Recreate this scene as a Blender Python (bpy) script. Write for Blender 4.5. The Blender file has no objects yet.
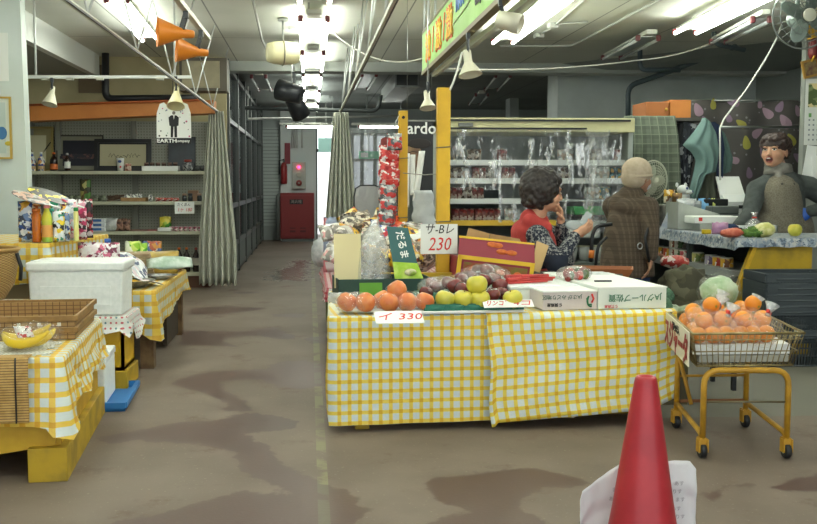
import bpy, bmesh, math, random
import numpy as np
from mathutils import Vector, Matrix, Euler, noise
R = math.radians
PI = math.pi
random.seed(7)
scn = bpy.context.scene
COL = scn.collection
# ---------------------------------------------------------------- camera
F, HC = 1000.0, 1.25
PX0, PY0 = 369.0, 262.0
cam_d = bpy.data.cameras.new('camera')
cam_d.sensor_width = 36
cam_d.lens = 36 * F / 817
cam_d.shift_x = (408.5 - PX0) / 817
cam = bpy.data.objects.new('camera', cam_d)
COL.objects.link(cam)
cam.location = (0, 0, HC)
cam.rotation_euler = (PI/2 - math.atan(79/1000), 0, -math.atan(60/1000))
cam_d.clip_start = .05
scn.camera = cam
CR = cam.rotation_euler.to_matrix()
def ray(px, py): return CR @ Vector(((px-PX0)/F, (PY0-py)/F, -1))
def P(px, py, Y):
    d = ray(px, py); t = Y/d.y
    return Vector((d.x*t, Y, HC + d.z*t))
def PZ(px, py, z):
    d = ray(px, py); t = (z-HC)/d.z
    return Vector((d.x*t, d.y*t, z))
def PX(px, py, X):
    d = ray(px, py); t = X/d.x
    return Vector((X, d.y*t, HC+d.z*t))
# ---------------------------------------------------------------- world and exposure
scn.view_settings.view_transform = 'Standard'
scn.view_settings.look = 'None'
scn.view_settings.gamma = 1
scn.view_settings.use_curve_mapping = False
scn.view_settings.exposure = 1.1
w = bpy.data.worlds.new('daylight'); scn.world = w; w.use_nodes = True
bg = w.node_tree.nodes['Background']
bg.inputs[0].default_value = (.90, .97, 1, 1)
bg.inputs[1].default_value = .9
TUBE = 15.0
# ---------------------------------------------------------------- materials
MATS = {}
def srgb(c):
    if isinstance(c, str):
        c = c.lstrip('#'); c = [int(c[i:i+2], 16)/255 for i in (0, 2, 4)]
    return tuple(((x/12.92) if x <= .04045 else ((x+.055)/1.055)**2.4) for x in c[:3]) + (1,)
class NT:
    def __init__(s, name):
        s.m = bpy.data.materials.new(name); s.m.use_nodes = True
        s.t = s.m.node_tree; s.n = s.t.nodes; s.l = s.t.links
        s.b = s.n['Principled BSDF']; s.o = s.n['Material Output']
        s.tc = s.n.new('ShaderNodeTexCoord')
    def new(s, ty, **kw):
        n = s.n.new(ty)
        for k, v in kw.items(): setattr(n, k, v)
        return n
    def link(s, a, b): s.l.new(a, b)
    def put(s, sock, v):
        if hasattr(v, 'is_output') or isinstance(v, bpy.types.NodeSocket): s.l.new(v, sock)
        else: sock.default_value = v
    def math(s, op, a, b=0, c=None):
        n = s.new('ShaderNodeMath', operation=op)
        s.put(n.inputs[0], a); s.put(n.inputs[1], b)
        if c is not None: s.put(n.inputs[2], c)
        return n.outputs[0]
    def mix(s, f, a, b):
        n = s.new('ShaderNodeMix', data_type='RGBA')
        s.put(n.inputs[0], f); s.put(n.inputs[6], a); s.put(n.inputs[7], b)
        return n.outputs[2]
    def noise(s, scale, detail=3, co='Object', rough=.55, vec=None):
        n = s.new('ShaderNodeTexNoise'); n.inputs['Scale'].default_value = scale
        n.inputs['Detail'].default_value = detail; n.inputs['Roughness'].default_value = rough
        s.link(vec if vec is not None else s.tc.outputs[co], n.inputs['Vector'])
        return n.outputs[0]
    def step(s, v, a, b):
        n = s.new('ShaderNodeMapRange'); n.interpolation_type = 'SMOOTHSTEP'
        s.put(n.inputs[0], v); n.inputs[1].default_value = a; n.inputs[2].default_value = b
        return n.outputs[0]
    def bump(s, h, strength=.3, dist=.005):
        n = s.new('ShaderNodeBump'); n.inputs['Strength'].default_value = strength
        n.inputs['Distance'].default_value = dist
        s.link(h, n.inputs['Height']); s.link(n.outputs[0], s.b.inputs['Normal'])
    def xyz(s, co='Object', vec=None):
        n = s.new('ShaderNodeSeparateXYZ'); s.link(vec if vec is not None else s.tc.outputs[co], n.inputs[0])
        return n.outputs
def mat(name, c, rough=.6, metal=0, c2=None, vs=8, bump=0, bs=60, emis=0, spec=.5, co='Object', trans=0, alpha=1, sss=0, coat=0, lo=.35, hi=.65):
    if name in MATS: return MATS[name]
    t = NT(name); b = t.b
    b.inputs['Base Color'].default_value = srgb(c)
    b.inputs['Roughness'].default_value = rough; b.inputs['Metallic'].default_value = metal
    b.inputs['Specular IOR Level'].default_value = spec
    b.inputs['Coat Weight'].default_value = coat
    if trans: b.inputs['Transmission Weight'].default_value = trans
    if alpha < 1: b.inputs['Alpha'].default_value = alpha
    if sss: b.inputs['Subsurface Weight'].default_value = sss; b.inputs['Subsurface Scale'].default_value = .01
    if c2 is not None:
        t.link(t.mix(t.step(t.noise(vs, 4, co), lo, hi), srgb(c), srgb(c2)), b.inputs['Base Color'])
    if bump: t.bump(t.noise(bs, 3, co), bump, .006)
    if emis:
        b.inputs['Emission Color'].default_value = srgb(c); b.inputs['Emission Strength'].default_value = emis
    MATS[name] = t.m
    return t.m
def gingham(name, base, line, cross, per=.052, wd=.36, co='UV', bump=.35, rough=.45, rot=0):
    if name in MATS: return MATS[name]
    t = NT(name)
    mp = t.new('ShaderNodeMapping'); mp.inputs['Rotation'].default_value = (0, 0, rot)
    t.link(t.tc.outputs[co], mp.inputs[0])
    x, y, z = t.xyz(vec=mp.outputs[0])
    def bar(v):
        f = t.math('FRACT', t.math('DIVIDE', v, per))
        return t.math('LESS_THAN', f, wd)
    a, b = bar(x), bar(y)
    s = t.math('ADD', a, b)
    c = t.mix(t.math('GREATER_THAN', s, .5), srgb(base), srgb(line))
    c = t.mix(t.math('GREATER_THAN', s, 1.5), c, srgb(cross))
    t.link(c, t.b.inputs['Base Color']); t.b.inputs['Roughness'].default_value = rough
    t.bump(t.noise(14, 4, 'Object'), bump, .02)
    MATS[name] = t.m; return t.m
def dots(name, base, dot, per=.03, r=.2, co='UV', dot2=None, rough=.6, every=3, bump=0):
    if name in MATS: return MATS[name]
    t = NT(name)
    x, y, z = t.xyz(co)
    fx = t.math('SUBTRACT', t.math('FRACT', t.math('DIVIDE', x, per)), .5)
    fy = t.math('SUBTRACT', t.math('FRACT', t.math('DIVIDE', y, per)), .5)
    d = t.math('SQRT', t.math('ADD', t.math('MULTIPLY', fx, fx), t.math('MULTIPLY', fy, fy)))
    k = t.math('LESS_THAN', d, r)
    dc = srgb(dot)
    if dot2:
        ix = t.math('FLOOR', t.math('DIVIDE', x, per)); iy = t.math('FLOOR', t.math('DIVIDE', y, per))
        q = t.math('FLOORED_MODULO', t.math('ADD', ix, t.math('MULTIPLY', iy, 2)), every)
        dc = t.mix(t.math('LESS_THAN', q, .5), srgb(dot), srgb(dot2))
    t.link(t.mix(k, srgb(base), dc), t.b.inputs['Base Color']); t.b.inputs['Roughness'].default_value = rough
    if bump: t.bump(t.noise(12, 4, 'Object'), bump, .02)
    MATS[name] = t.m; return t.m
def printed(name, cols, scale=18, rough=.35, co='Object', bump=.3, dist='cell'):
    """printed packaging: patches of several colours"""
    if name in MATS: return MATS[name]
    t = NT(name)
    v = t.new('ShaderNodeTexVoronoi'); v.inputs['Scale'].default_value = scale
    nz = t.new('ShaderNodeTexNoise'); nz.inputs['Scale'].default_value = scale*.8
    t.link(t.tc.outputs[co], nz.inputs['Vector'])
    ad = t.new('ShaderNodeVectorMath', operation='MULTIPLY_ADD')
    t.link(nz.outputs[1], ad.inputs[0]); ad.inputs[1].default_value = (.06, .06, .06); t.link(t.tc.outputs[co], ad.inputs[2])
    t.link(ad.outputs[0], v.inputs['Vector'])
    sep = t.new('ShaderNodeSeparateColor'); t.link(v.outputs['Color'], sep.inputs[0])
    cr = t.new('ShaderNodeValToRGB'); cr.color_ramp.interpolation = 'CONSTANT'
    e = cr.color_ramp.elements
    e[0].color = srgb(cols[0]); e[0].position = 0
    e[1].color = srgb(cols[1 % len(cols)]); e[1].position = 1/len(cols)
    for i in range(2, len(cols)):
        k = e.new(i/len(cols)); k.color = srgb(cols[i])
    t.link(sep.outputs[0], cr.inputs[0]); t.link(cr.outputs[0], t.b.inputs['Base Color'])
    t.b.inputs['Roughness'].default_value = rough
    if bump: t.bump(t.noise(25, 3, 'Object'), bump, .01)
    MATS[name] = t.m; return t.m
def film(name, clear=.75, tint='ffffff', streak=0, bs=30, bump=.8, rough=.12, sx=1, white=.25, st=(.55, .72)):
    """thin clear plastic: see-through with gloss and a little haze"""
    if name in MATS: return MATS[name]
    t = NT(name); t.n.remove(t.b)
    tr = t.new('ShaderNodeBsdfTransparent'); tr.inputs[0].default_value = srgb(tint)
    gl = t.new('ShaderNodeBsdfGlossy'); gl.inputs['Roughness'].default_value = rough
    df = t.new('ShaderNodeBsdfDiffuse'); df.inputs[0].default_value = (.85, .9, .9, 1)
    mp = t.new('ShaderNodeMapping'); mp.inputs['Scale'].default_value = (1, 1, sx)
    t.link(t.tc.outputs['Object'], mp.inputs[0])
    nz = t.noise(bs, 4, vec=mp.outputs[0], rough=.7)
    bp = t.new('ShaderNodeBump'); bp.inputs['Strength'].default_value = bump; bp.inputs['Distance'].default_value = .02
    t.link(nz, bp.inputs['Height']); t.link(bp.outputs[0], gl.inputs['Normal'])
    m1 = t.new('ShaderNodeMixShader'); m1.inputs[0].default_value = white
    t.link(gl.outputs[0], m1.inputs[1]); t.link(df.outputs[0], m1.inputs[2])
    m2 = t.new('ShaderNodeMixShader')
    if streak:
        k = t.math('MULTIPLY_ADD', t.step(nz, *st), streak, 1-clear)
        t.link(k, m2.inputs[0])
    else: m2.inputs[0].default_value = 1-clear
    t.link(tr.outputs[0], m2.inputs[1]); t.link(m1.outputs[0], m2.inputs[2])
    t.link(m2.outputs[0], t.o.inputs[0])
    MATS[name] = t.m; return t.m
# ---------------------------------------------------------------- mesh building
class MB:
    def __init__(s): s.bm = bmesh.new(); s.uv = s.bm.loops.layers.uv.new('UVMap'); s.mi = 0; s.sm = False
    def _fin(s, faces, sm=None):
        for f in faces: f.material_index = s.mi; f.smooth = s.sm if sm is None else sm
    def box(s, c, d, rot=None, bevel=0, seg=2, mi=None, taper=1):
        """c = centre, d = full size; taper scales the bottom"""
        if mi is not None: s.mi = mi
        M = Matrix.Translation(Vector(c)) @ (rot.to_matrix().to_4x4() if isinstance(rot, Euler) else (rot or Matrix.Identity(4)))
        vs = []
        for z in (-.5, .5):
            k = taper if z < 0 else 1
            for x, y in ((-.5, -.5), (.5, -.5), (.5, .5), (-.5, .5)):
                vs.append(s.bm.verts.new(M @ Vector((x*d[0]*k, y*d[1]*k, z*d[2]))))
        q = [(0, 3, 2, 1), (4, 5, 6, 7), (0, 1, 5, 4), (1, 2, 6, 5), (2, 3, 7, 6), (3, 0, 4, 7)]
        fs = [s.bm.faces.new([vs[i] for i in k]) for k in q]
        us = [(d[0], d[1])]*2 + [(d[0], d[2]), (d[1], d[2])]*2
        for f, (a, b) in zip(fs, us):
            for l, (x, y) in zip(f.loops, ((0, 0), (a, 0), (a, b), (0, b))): l[s.uv].uv = (x, y)
        s._fin(fs, False)
        if bevel:
            es = list({e for f in fs for e in f.edges})
            r = bmesh.ops.bevel(s.bm, geom=es, offset=bevel, segments=seg, affect='EDGES', profile=.5)
            for f in r['faces']: f.material_index = s.mi; f.smooth = True
        return s
    def b2(s, x0, x1, y0, y1, z0, z1, bevel=0, mi=None):
        return s.box(((x0+x1)/2, (y0+y1)/2, (z0+z1)/2), (abs(x1-x0), abs(y1-y0), abs(z1-z0)), None, bevel, 2, mi)
    def tube(s, pts, r, seg=8, closed=False, caps=True, mi=None):
        """round tube along points; r number or list"""
        if mi is not None: s.mi = mi
        pts = [Vector(p) for p in pts]; n = len(pts)
        rr = r if isinstance(r, (list, tuple)) else [r]*n
        rings = []; up = None
        for i, p in enumerate(pts):
            if closed: d = pts[(i+1) % n]-pts[i-1]
            else: d = (pts[min(i+1, n-1)]-pts[max(i-1, 0)])
            d = d.normalized() if d.length > 1e-9 else Vector((0, 0, 1))
            if up is None:
                up = Vector((0, 0, 1)) if abs(d.z) < .9 else Vector((1, 0, 0))
            a = d.cross(up)
            if a.length < 1e-6: a = d.orthogonal()
            a.normalize(); b = a.cross(d).normalized(); up = b
            rings.append([s.bm.verts.new(p + (a*math.cos(2*PI*k/seg)+b*math.sin(2*PI*k/seg))*rr[i]) for k in range(seg)])
        fs = []
        m = n if closed else n-1
        for i in range(m):
            A, B = rings[i], rings[(i+1) % n]
            for k in range(seg):
                fs.append(s.bm.faces.new((A[k], B[k], B[(k+1) % seg], A[(k+1) % seg])))
        s._fin(fs, True)
        if caps and not closed:
            s._fin([s.bm.faces.new(rings[0]), s.bm.faces.new(rings[-1][::-1])], False)
        return s
    def bar(s, a, b, wx, wz, mi=None):
        """rectangular bar from a to b"""
        a, b = Vector(a), Vector(b); d = b-a
        q = d.to_track_quat('Y', 'Z')
        M = Matrix.Translation((a+b)/2) @ q.to_matrix().to_4x4()
        return s.box((0, 0, 0), (wx, d.length, wz), M, mi=mi)
    def lathe(s, prof, c=(0, 0, 0), seg=20, M=None, mi=None, sx=1, sy=1):
        """prof: (r,z) from bottom to top"""
        if mi is not None: s.mi = mi
        M = M or Matrix.Identity(4); c = Vector(c); rings = []
        for r, z in prof:
            if r < 1e-6: rings.append([s.bm.verts.new(c + (M @ Vector((0, 0, z))))])
            else: rings.append([s.bm.verts.new(c + (M @ Vector((sx*r*math.cos(2*PI*k/seg), sy*r*math.sin(2*PI*k/seg), z)))) for k in range(seg)])
        fs = []
        for A, B in zip(rings, rings[1:]):
            if len(A) == 1 and len(B) == 1: continue
            for k in range(seg):
                j = (k+1) % seg
                if len(A) == 1: fs.append(s.bm.faces.new((A[0], B[j], B[k])))
                elif len(B) == 1: fs.append(s.bm.faces.new((A[k], A[j], B[0])))
                else: fs.append(s.bm.faces.new((A[k], A[j], B[j], B[k])))
        s._fin(fs, True)
        if len(rings[0]) > 1: s._fin([s.bm.faces.new(rings[0][::-1])], False)
        if len(rings[-1]) > 1: s._fin([s.bm.faces.new(rings[-1])], False)
        return s
    def ball(s, c, r, sc=(1, 1, 1), seg=14, rings=9, M=None, bumpy=0, fr=3, mi=None):
        if mi is not None: s.mi = mi
        c = Vector(c); M = M or Matrix.Identity(3); R_ = []
        sd = Vector((c.x*7.1+c.z, c.y*5.3, c.z*3.7))
        def pt(v):
            k = r*(1+bumpy*noise.noise(v*fr+sd)) if bumpy else r
            return c + M @ Vector((v.x*k*sc[0], v.y*k*sc[1], v.z*k*sc[2]))
        top = s.bm.verts.new(pt(Vector((0, 0, 1)))); bot = s.bm.verts.new(pt(Vector((0, 0, -1))))
        for i in range(1, rings):
            a = PI*i/rings
            R_.append([s.bm.verts.new(pt(Vector((math.sin(a)*math.cos(2*PI*k/seg), math.sin(a)*math.sin(2*PI*k/seg), math.cos(a))))) for k in range(seg)])
        fs = []
        for k in range(seg):
            j = (k+1) % seg
            fs.append(s.bm.faces.new((top, R_[0][k], R_[0][j])))
            fs.append(s.bm.faces.new((bot, R_[-1][j], R_[-1][k])))
            for A, B in zip(R_, R_[1:]): fs.append(s.bm.faces.new((A[k], B[k], B[j], A[j])))
        s._fin(fs, True)
        return s
    def cap(s, a, b, ra, rb, seg=12):
        """tapered capsule with closed round ends"""
        a, b = Vector(a), Vector(b)
        s.ball(a, ra, seg=seg, rings=8); s.ball(b, rb, seg=seg, rings=8)
        s.tube([a, b], [ra, rb], seg=seg)
        return s
    def sheet(s, fn, nu, nv, uv=None, mi=None, thick=0, sm=True):
        """fn(u,v) -> point, u,v in 0..1; uv=(w,h) metres"""
        if mi is not None: s.mi = mi
        g = [[s.bm.verts.new(fn(i/nu, j/nv)) for i in range(nu+1)] for j in range(nv+1)]
        w_, h_ = uv or (1, 1); fs = []
        for j in range(nv):
            for i in range(nu):
                f = s.bm.faces.new((g[j][i], g[j][i+1], g[j+1][i+1], g[j+1][i])); fs.append(f)
                for l, (a, b) in zip(f.loops, ((i, j), (i+1, j), (i+1, j+1), (i, j+1))): l[s.uv].uv = (a/nu*w_, b/nv*h_)
        s._fin(fs, sm)
        if thick:
            bmesh.ops.recalc_face_normals(s.bm, faces=fs)
            r = bmesh.ops.solidify(s.bm, geom=fs, thickness=thick)
            for f in s.bm.faces:
                if f.material_index != s.mi and f in r['geom']: f.material_index = s.mi
        return s
    def poly(s, pts, ext, mi=None, uvax=(0, 2)):
        """prism: polygon points extruded by vector ext"""
        if mi is not None: s.mi = mi
        ext = Vector(ext); A = [s.bm.verts.new(Vector(p)) for p in pts]; B = [s.bm.verts.new(Vector(p)+ext) for p in pts]
        n = len(A); fs = [s.bm.faces.new(A), s.bm.faces.new(B[::-1])]
        for i in range(n): fs.append(s.bm.faces.new((A[(i+1) % n], A[i], B[i], B[(i+1) % n])))
        for f in fs:
            for l in f.loops: l[s.uv].uv = (l.vert.co[uvax[0]], l.vert.co[uvax[1]])
        s._fin(fs, False); bmesh.ops.recalc_face_normals(s.bm, faces=fs)
        return s
def O(name, mb, mats, parent=None, loc=None, rot=None):
    me = bpy.data.meshes.new(name)
    mb.bm.normal_update(); mb.bm.to_mesh(me); mb.bm.free()
    for m in (mats if isinstance(mats, (list, tuple)) else [mats]): me.materials.append(m)
    o = bpy.data.objects.new(name, me); COL.objects.link(o)
    if parent: o.parent = parent
    if loc is not None: o.location = loc
    if rot is not None: o.rotation_euler = rot if not isinstance(rot, (int, float)) else (0, 0, rot)
    return o
def tag(o, label, cat, group=None, kind=None):
    if label: o['label'] = label
    if cat: o['category'] = cat
    if group: o['group'] = group
    if kind: o['kind'] = kind
    return o
def T(name, mb, mats, label, cat, loc=None, rot=None, group=None, kind=None):
    return tag(O(name, mb, mats, None, loc, rot), label, cat, group, kind)
def S(name, mb, mats, label=None):
    o = O(name, mb, mats); o['kind'] = 'structure'
    if label: o['label'] = label
    return o
def E(name, label, cat, loc=(0, 0, 0), rot=0, group=None):
    o = bpy.data.objects.new(name, None); COL.objects.link(o); o.empty_display_size = .1
    o.location = loc; o.rotation_euler = rot if not isinstance(rot, (int, float)) else (0, 0, rot)
    return tag(o, label, cat, group)
def dup(root, loc, rot=None, label=None, group=None, scale=None):
    def cp(o, par):
        c = o.copy(); COL.objects.link(c); c.parent = par
        for ch in [x for x in KIDS(o)]: cp(ch, c)
        return c
    c = cp(root, None); c.location = loc
    if rot is not None: c.rotation_euler = rot if not isinstance(rot, (int, float)) else (0, 0, rot)
    if scale: c.scale = scale if not isinstance(scale, (int, float)) else (scale,)*3
    if label: c['label'] = label
    if group: c['group'] = group
    return c
def KIDS(o): return [x for x in COL.objects if x.parent == o]
def text(name, body, size, parent, loc, rot, m, ext=.0006, al='CENTER', sx=1, bold=0, shear=0):
    cu = bpy.data.curves.new(name, 'FONT'); cu.body = body; cu.size = size; cu.extrude = ext
    cu.align_x = al; cu.align_y = 'CENTER'; cu.resolution_u = 2; cu.offset = bold; cu.shear = shear
    o = bpy.data.objects.new('tmp_text', cu); COL.objects.link(o)
    bpy.context.view_layer.update()
    me = bpy.data.meshes.new_from_object(o.evaluated_get(bpy.context.evaluated_depsgraph_get()))
    bpy.data.objects.remove(o)
    me.materials.clear(); me.materials.append(m)
    q = bpy.data.objects.new(name, me); COL.objects.link(q)
    q.parent = parent; q.location = loc; q.rotation_euler = rot; q.scale = (sx, 1, 1)
    return q
def blob(name, mb, m, parent, voxel=.008, smooth=4, loc=None):
    """one continuous surface grown from overlapping pieces"""
    o = O(name, mb, m, parent, loc)
    md = o.modifiers.new('r', 'REMESH'); md.mode = 'VOXEL'; md.voxel_size = voxel; md.use_smooth_shade = True
    if smooth:
        sm = o.modifiers.new('s', 'SMOOTH'); sm.iterations = smooth; sm.factor = .5
    bpy.context.view_layer.update()
    me = bpy.data.meshes.new_from_object(o.evaluated_get(bpy.context.evaluated_depsgraph_get()))
    o.modifiers.clear(); o.data = me
    me.name = name
    if not me.materials: me.materials.append(m)
    for p in me.polygons: p.use_smooth = True; p.material_index = 0
    return o
def sn(x, y=0, z=0): return noise.noise(Vector((x, y, z)))
# common materials
WHITE = mat('white_card', 'eceeea', .7)
CREAM = mat('cream_paint', 'd9d6bb', .5, c2='cfcbab', vs=5)
YEL = mat('yellow_paint', 'dcae1e', .55, c2='c39a1e', vs=9, bump=.15, bs=30)
YELD = mat('yellow_dirty_paint', 'b9981f', .6, c2='8d7626', vs=7, bump=.2, bs=25, lo=.4, hi=.75)
STEEL = mat('brushed_steel', 'a9adab', .35, 1)
WSTEEL = mat('white_steel', 'd5d8d3', .4)
DARK = mat('dark_plastic', '1c1e20', .45)
BLACK = mat('black_ink', '15161a', .6)
RED = mat('red_ink', 'd8352c', .6)
FOAM = mat('white_foam', 'eef2f0', .55, bump=.12, bs=160, c2='e6ebe9', vs=40)
CARD = mat('brown_cardboard', 'b08a5c', .75, c2='a07b50', vs=12)
CLOTH_Y = gingham('yellow_gingham_vinyl', 'd3dcdb', 'e8cf4e', 'e0b31e')
FILM = film('clear_wrap', .86, bs=45, streak=.3, white=.12)
FILMC = film('crumpled_film', .8, bs=25, streak=.4, white=.15)
def pipe_bend(pts, r=.15, n=5):
    """round the corners of a polyline"""
    pts = [Vector(p) for p in pts]; out = [pts[0]]
    for a, b, c in zip(pts, pts[1:], pts[2:]):
        d1 = (a-b); d2 = (c-b); k = min(r, d1.length*.45, d2.length*.45)
        p, q = b+d1.normalized()*k, b+d2.normalized()*k
        for i in range(n+1):
            t = i/n; out.append(p*(1-t)**2 + b*2*t*(1-t) + q*t*t)
    out.append(pts[-1]); return out
# ================================================================ STRUCTURE
def ip(pts, sc, ox, oy): return [(ox+x/sc, oy+y/sc) for x, y in pts]
stains = [
 ip([(280,75),(360,45),(480,32),(580,28),(620,8),(700,0),(770,12),(778,80),(700,90),(620,88),(575,60),(500,64),(440,70),(450,95),(500,120),(550,160),(460,162),(450,130),(380,100),(300,80)], 3.142, 80, 360),
 ip([(40,240),(180,225),(260,200),(430,190),(480,170),(560,168),(660,180),(690,215),(520,230),(600,280),(640,330),(730,370),(800,395),(880,430),(900,470),(860,520),(850,560),(40,560),(80,515),(230,490),(340,460),(430,430),(520,412),(655,425),(600,385),(500,355),(510,320),(480,290),(400,265),(190,255),(90,262)], 3.142, 80, 360),
 ip([(-60,310),(120,312),(230,300),(295,330),(270,340),(180,325),(90,330),(70,345),(120,360),(-60,355)], 3.085, 200, 230),
 ip([(325,330),(390,328),(392,352),(340,350)], 3.085, 200, 230),
 ip([(-30,240),(100,235),(210,242),(160,250),(60,262),(-30,262)], 3.085, 200, 230),
 ip([(210,258),(330,258),(310,270),(240,268)], 3.085, 200, 230),
 ip([(100,190),(180,190),(185,196),(110,197)], 3.085, 200, 230),
 ip([(325,165),(350,145),(440,135),(600,122),(690,140),(745,165),(700,170),(620,175),(570,200),(570,230),(620,250),(660,290),(240,290),(420,235),(380,215),(340,190),(305,170)], 2.553, 300, 420),
 ip([(265,335),(360,325),(420,300),(500,295),(600,305),(700,275),(817,240),(900,230),(900,340),(650,320),(560,308),(480,310),(420,318),(360,338),(350,385),(290,350)], 4.616, 640, 420),
]
wets = [ip([(200,155),(330,158),(345,85),(270,92),(285,110),(225,125)], 3.085, 200, 230)]
def sdist(px, py, poly):
    """signed distance to a polygon on the ground, positive inside"""
    q = [PZ(a, b, 0) for a, b in poly]; n = len(q)
    best = np.full(px.shape, 1e9); ins = np.zeros(px.shape, bool)
    for i in range(n):
        ax, ay, bx, by = q[i].x, q[i].y, q[(i+1) % n].x, q[(i+1) % n].y
        dx, dy = bx-ax, by-ay; L = dx*dx+dy*dy+1e-12
        t = np.clip(((px-ax)*dx+(py-ay)*dy)/L, 0, 1)
        best = np.minimum(best, np.hypot(px-ax-t*dx, py-ay-t*dy))
        c = (ay > py) != (by > py)
        with np.errstate(divide='ignore', invalid='ignore'):
            xx = (bx-ax)*(py-ay)/(by-ay+1e-12)+ax
        ins ^= c & (px < xx)
    return np.where(ins, best, -best)
def floor():
    xs = np.concatenate([[-6, -3], np.arange(-1.6, 3.2, .035), [4, 5.5, 7.2]])
    ys = np.concatenate([[-2.5, 0, 1.5], np.arange(2.6, 9, .035), np.arange(9, 16, .1), [17, 19, 22.2, 24.5]])
    X, Y = np.meshgrid(xs, ys); nx, ny = len(xs), len(ys)
    v = np.stack([X.ravel(), Y.ravel(), np.zeros(X.size)], 1)
    idx = np.arange(nx*ny).reshape(ny, nx)
    f = np.stack([idx[:-1, :-1].ravel(), idx[:-1, 1:].ravel(), idx[1:, 1:].ravel(), idx[1:, :-1].ravel()], 1)
    me = bpy.data.meshes.new('floor'); me.from_pydata(v.tolist(), [], f.tolist())
    st = np.full(X.size, -1.0); wt = np.full(X.size, -1.0)
    for p in stains: st = np.maximum(st, sdist(v[:, 0], v[:, 1], p))
    for p in wets: wt = np.maximum(wt, sdist(v[:, 0], v[:, 1], p))
    for nm, arr in (('stain', st), ('wet', wt)):
        a = me.attributes.new(nm, 'FLOAT', 'POINT'); a.data.foreach_set('value', arr.astype(np.float32))
    t = NT('concrete_floor')
    def att(n):
        a = t.new('ShaderNodeAttribute'); a.attribute_name = n; return a.outputs['Fac']
    n1 = t.noise(9, 5); n2 = t.noise(1.1, 4); n3 = t.noise(60, 3); n4 = t.noise(2.6, 6, rough=.7)
    d = t.math('ADD', att('stain'), t.math('MULTIPLY', t.math('SUBTRACT', n1, .5), .16))
    k = t.step(d, -.01, .014)
    base = t.mix(t.step(n2, .35, .65), srgb('7d7064'), srgb('706357'))
    base = t.mix(t.step(n4, .55, .72), base, srgb('685347'))
    base = t.mix(t.step(n3, .62, .75), base, srgb('8f8576'))
    x, y, z = t.xyz()
    # worn painted guide line along the aisle
    ln = t.math('LESS_THAN', t.math('ABSOLUTE', t.math('SUBTRACT', x, .052)), .023)
    ln = t.math('MULTIPLY', ln, t.step(t.noise(6, 5), .38, .55))
    base = t.mix(t.math('MULTIPLY', ln, .55), base, srgb('8f9268'))
    gz_ = t.math('MULTIPLY', t.math('GREATER_THAN', x, 1.75), t.math('GREATER_THAN', t.math('ADD', y, t.math('MULTIPLY', n1, .03)), 5.17))
    base = t.mix(t.math('MULTIPLY', gz_, .75), base, srgb('75756b'))
    col = t.mix(t.math('MULTIPLY', k, .85), base, t.mix(t.math('MULTIPLY', ln, .5), srgb('553f38'), srgb('5c5c46')))
    w_ = t.step(t.math('ADD', att('wet'), t.math('MULTIPLY', t.math('SUBTRACT', n1, .5), .9)), -.02, .05)
    t.link(col, t.b.inputs['Base Color'])
    r = t.math('SUBTRACT', .62, t.math('MULTIPLY', k, .16)); r = t.math('SUBTRACT', r, t.math('MULTIPLY', w_, .4))
    t.link(r, t.b.inputs['Roughness']); t.b.inputs['Specular IOR Level'].default_value = .35
    t.bump(n3, .12, .004)
    me.materials.append(t.m); o = bpy.data.objects.new('floor', me); COL.objects.link(o); o['kind'] = 'structure'
floor()
ZC = 2.8
# ceiling with board seams
def seams(name, base, seam, px, py, w=.012, c2=None):
    t = NT(name); x, y, z = t.xyz()
    def ln(v, p): return t.math('LESS_THAN', t.math('FRACT', t.math('DIVIDE', v, p)), w/p)
    k = t.math('MAXIMUM', ln(x, px), ln(y, py))
    b = t.mix(t.step(t.noise(.8, 4), .3, .7), srgb(base), srgb(c2 or base))
    t.link(t.mix(k, b, srgb(seam)), t.b.inputs['Base Color']); t.b.inputs['Roughness'].default_value = .7
    return t.m
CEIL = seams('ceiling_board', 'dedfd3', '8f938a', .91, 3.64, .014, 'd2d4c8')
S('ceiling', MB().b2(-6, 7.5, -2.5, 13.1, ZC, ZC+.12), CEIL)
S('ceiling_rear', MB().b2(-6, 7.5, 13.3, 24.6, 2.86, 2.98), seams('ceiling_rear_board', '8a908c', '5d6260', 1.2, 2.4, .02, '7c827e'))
S('trim_1', MB().b2(-1.6, 7.5, 13.0, 13.34, 2.68, 2.97), mat('beam_paint', 'a9ada5', .6))
LW = mat('pale_wall', 'cdd6d0', .7, c2='c3ccc5', vs=2)
S('wall_left', MB().b2(-4.6, -4.45, -2.5, 12.8, 0, ZC), LW)
S('wall_right', MB().b2(6.3, 6.5, -2.5, 24.5, 0, 2.95), mat('right_wall_grey', '8c928e', .7))
# white partition at the left edge
pr = P(29, 160, 8).x
S('wall_partition', MB().poly([(-4.45, 8, 0), (pr, 8, 0), (pr-.04, 8, ZC), (-4.45, 8, ZC)], (0, .14, 0)), LW)
# dropped bulkhead behind the partition, running along the room
BH = mat('bulkhead_plaster', '9a9c95', .8, bump=.3, bs=90)
S('trim_2', MB().b2(-4.45, -2.62, 8.2, 12.5, 2.56, 2.8).b2(-2.62, -2.54, 8.2, 12.5, 2.54, 2.8, mi=1), [BH, mat('bulkhead_edge', 'd8dbd5', .5)])
S('wall_niche', MB().b2(-4.45, -1.02, 12.62, 12.75, 0, 2.8), mat('beige_board', 'b7ac85', .7, c2='ada27c', vs=3))
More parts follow.
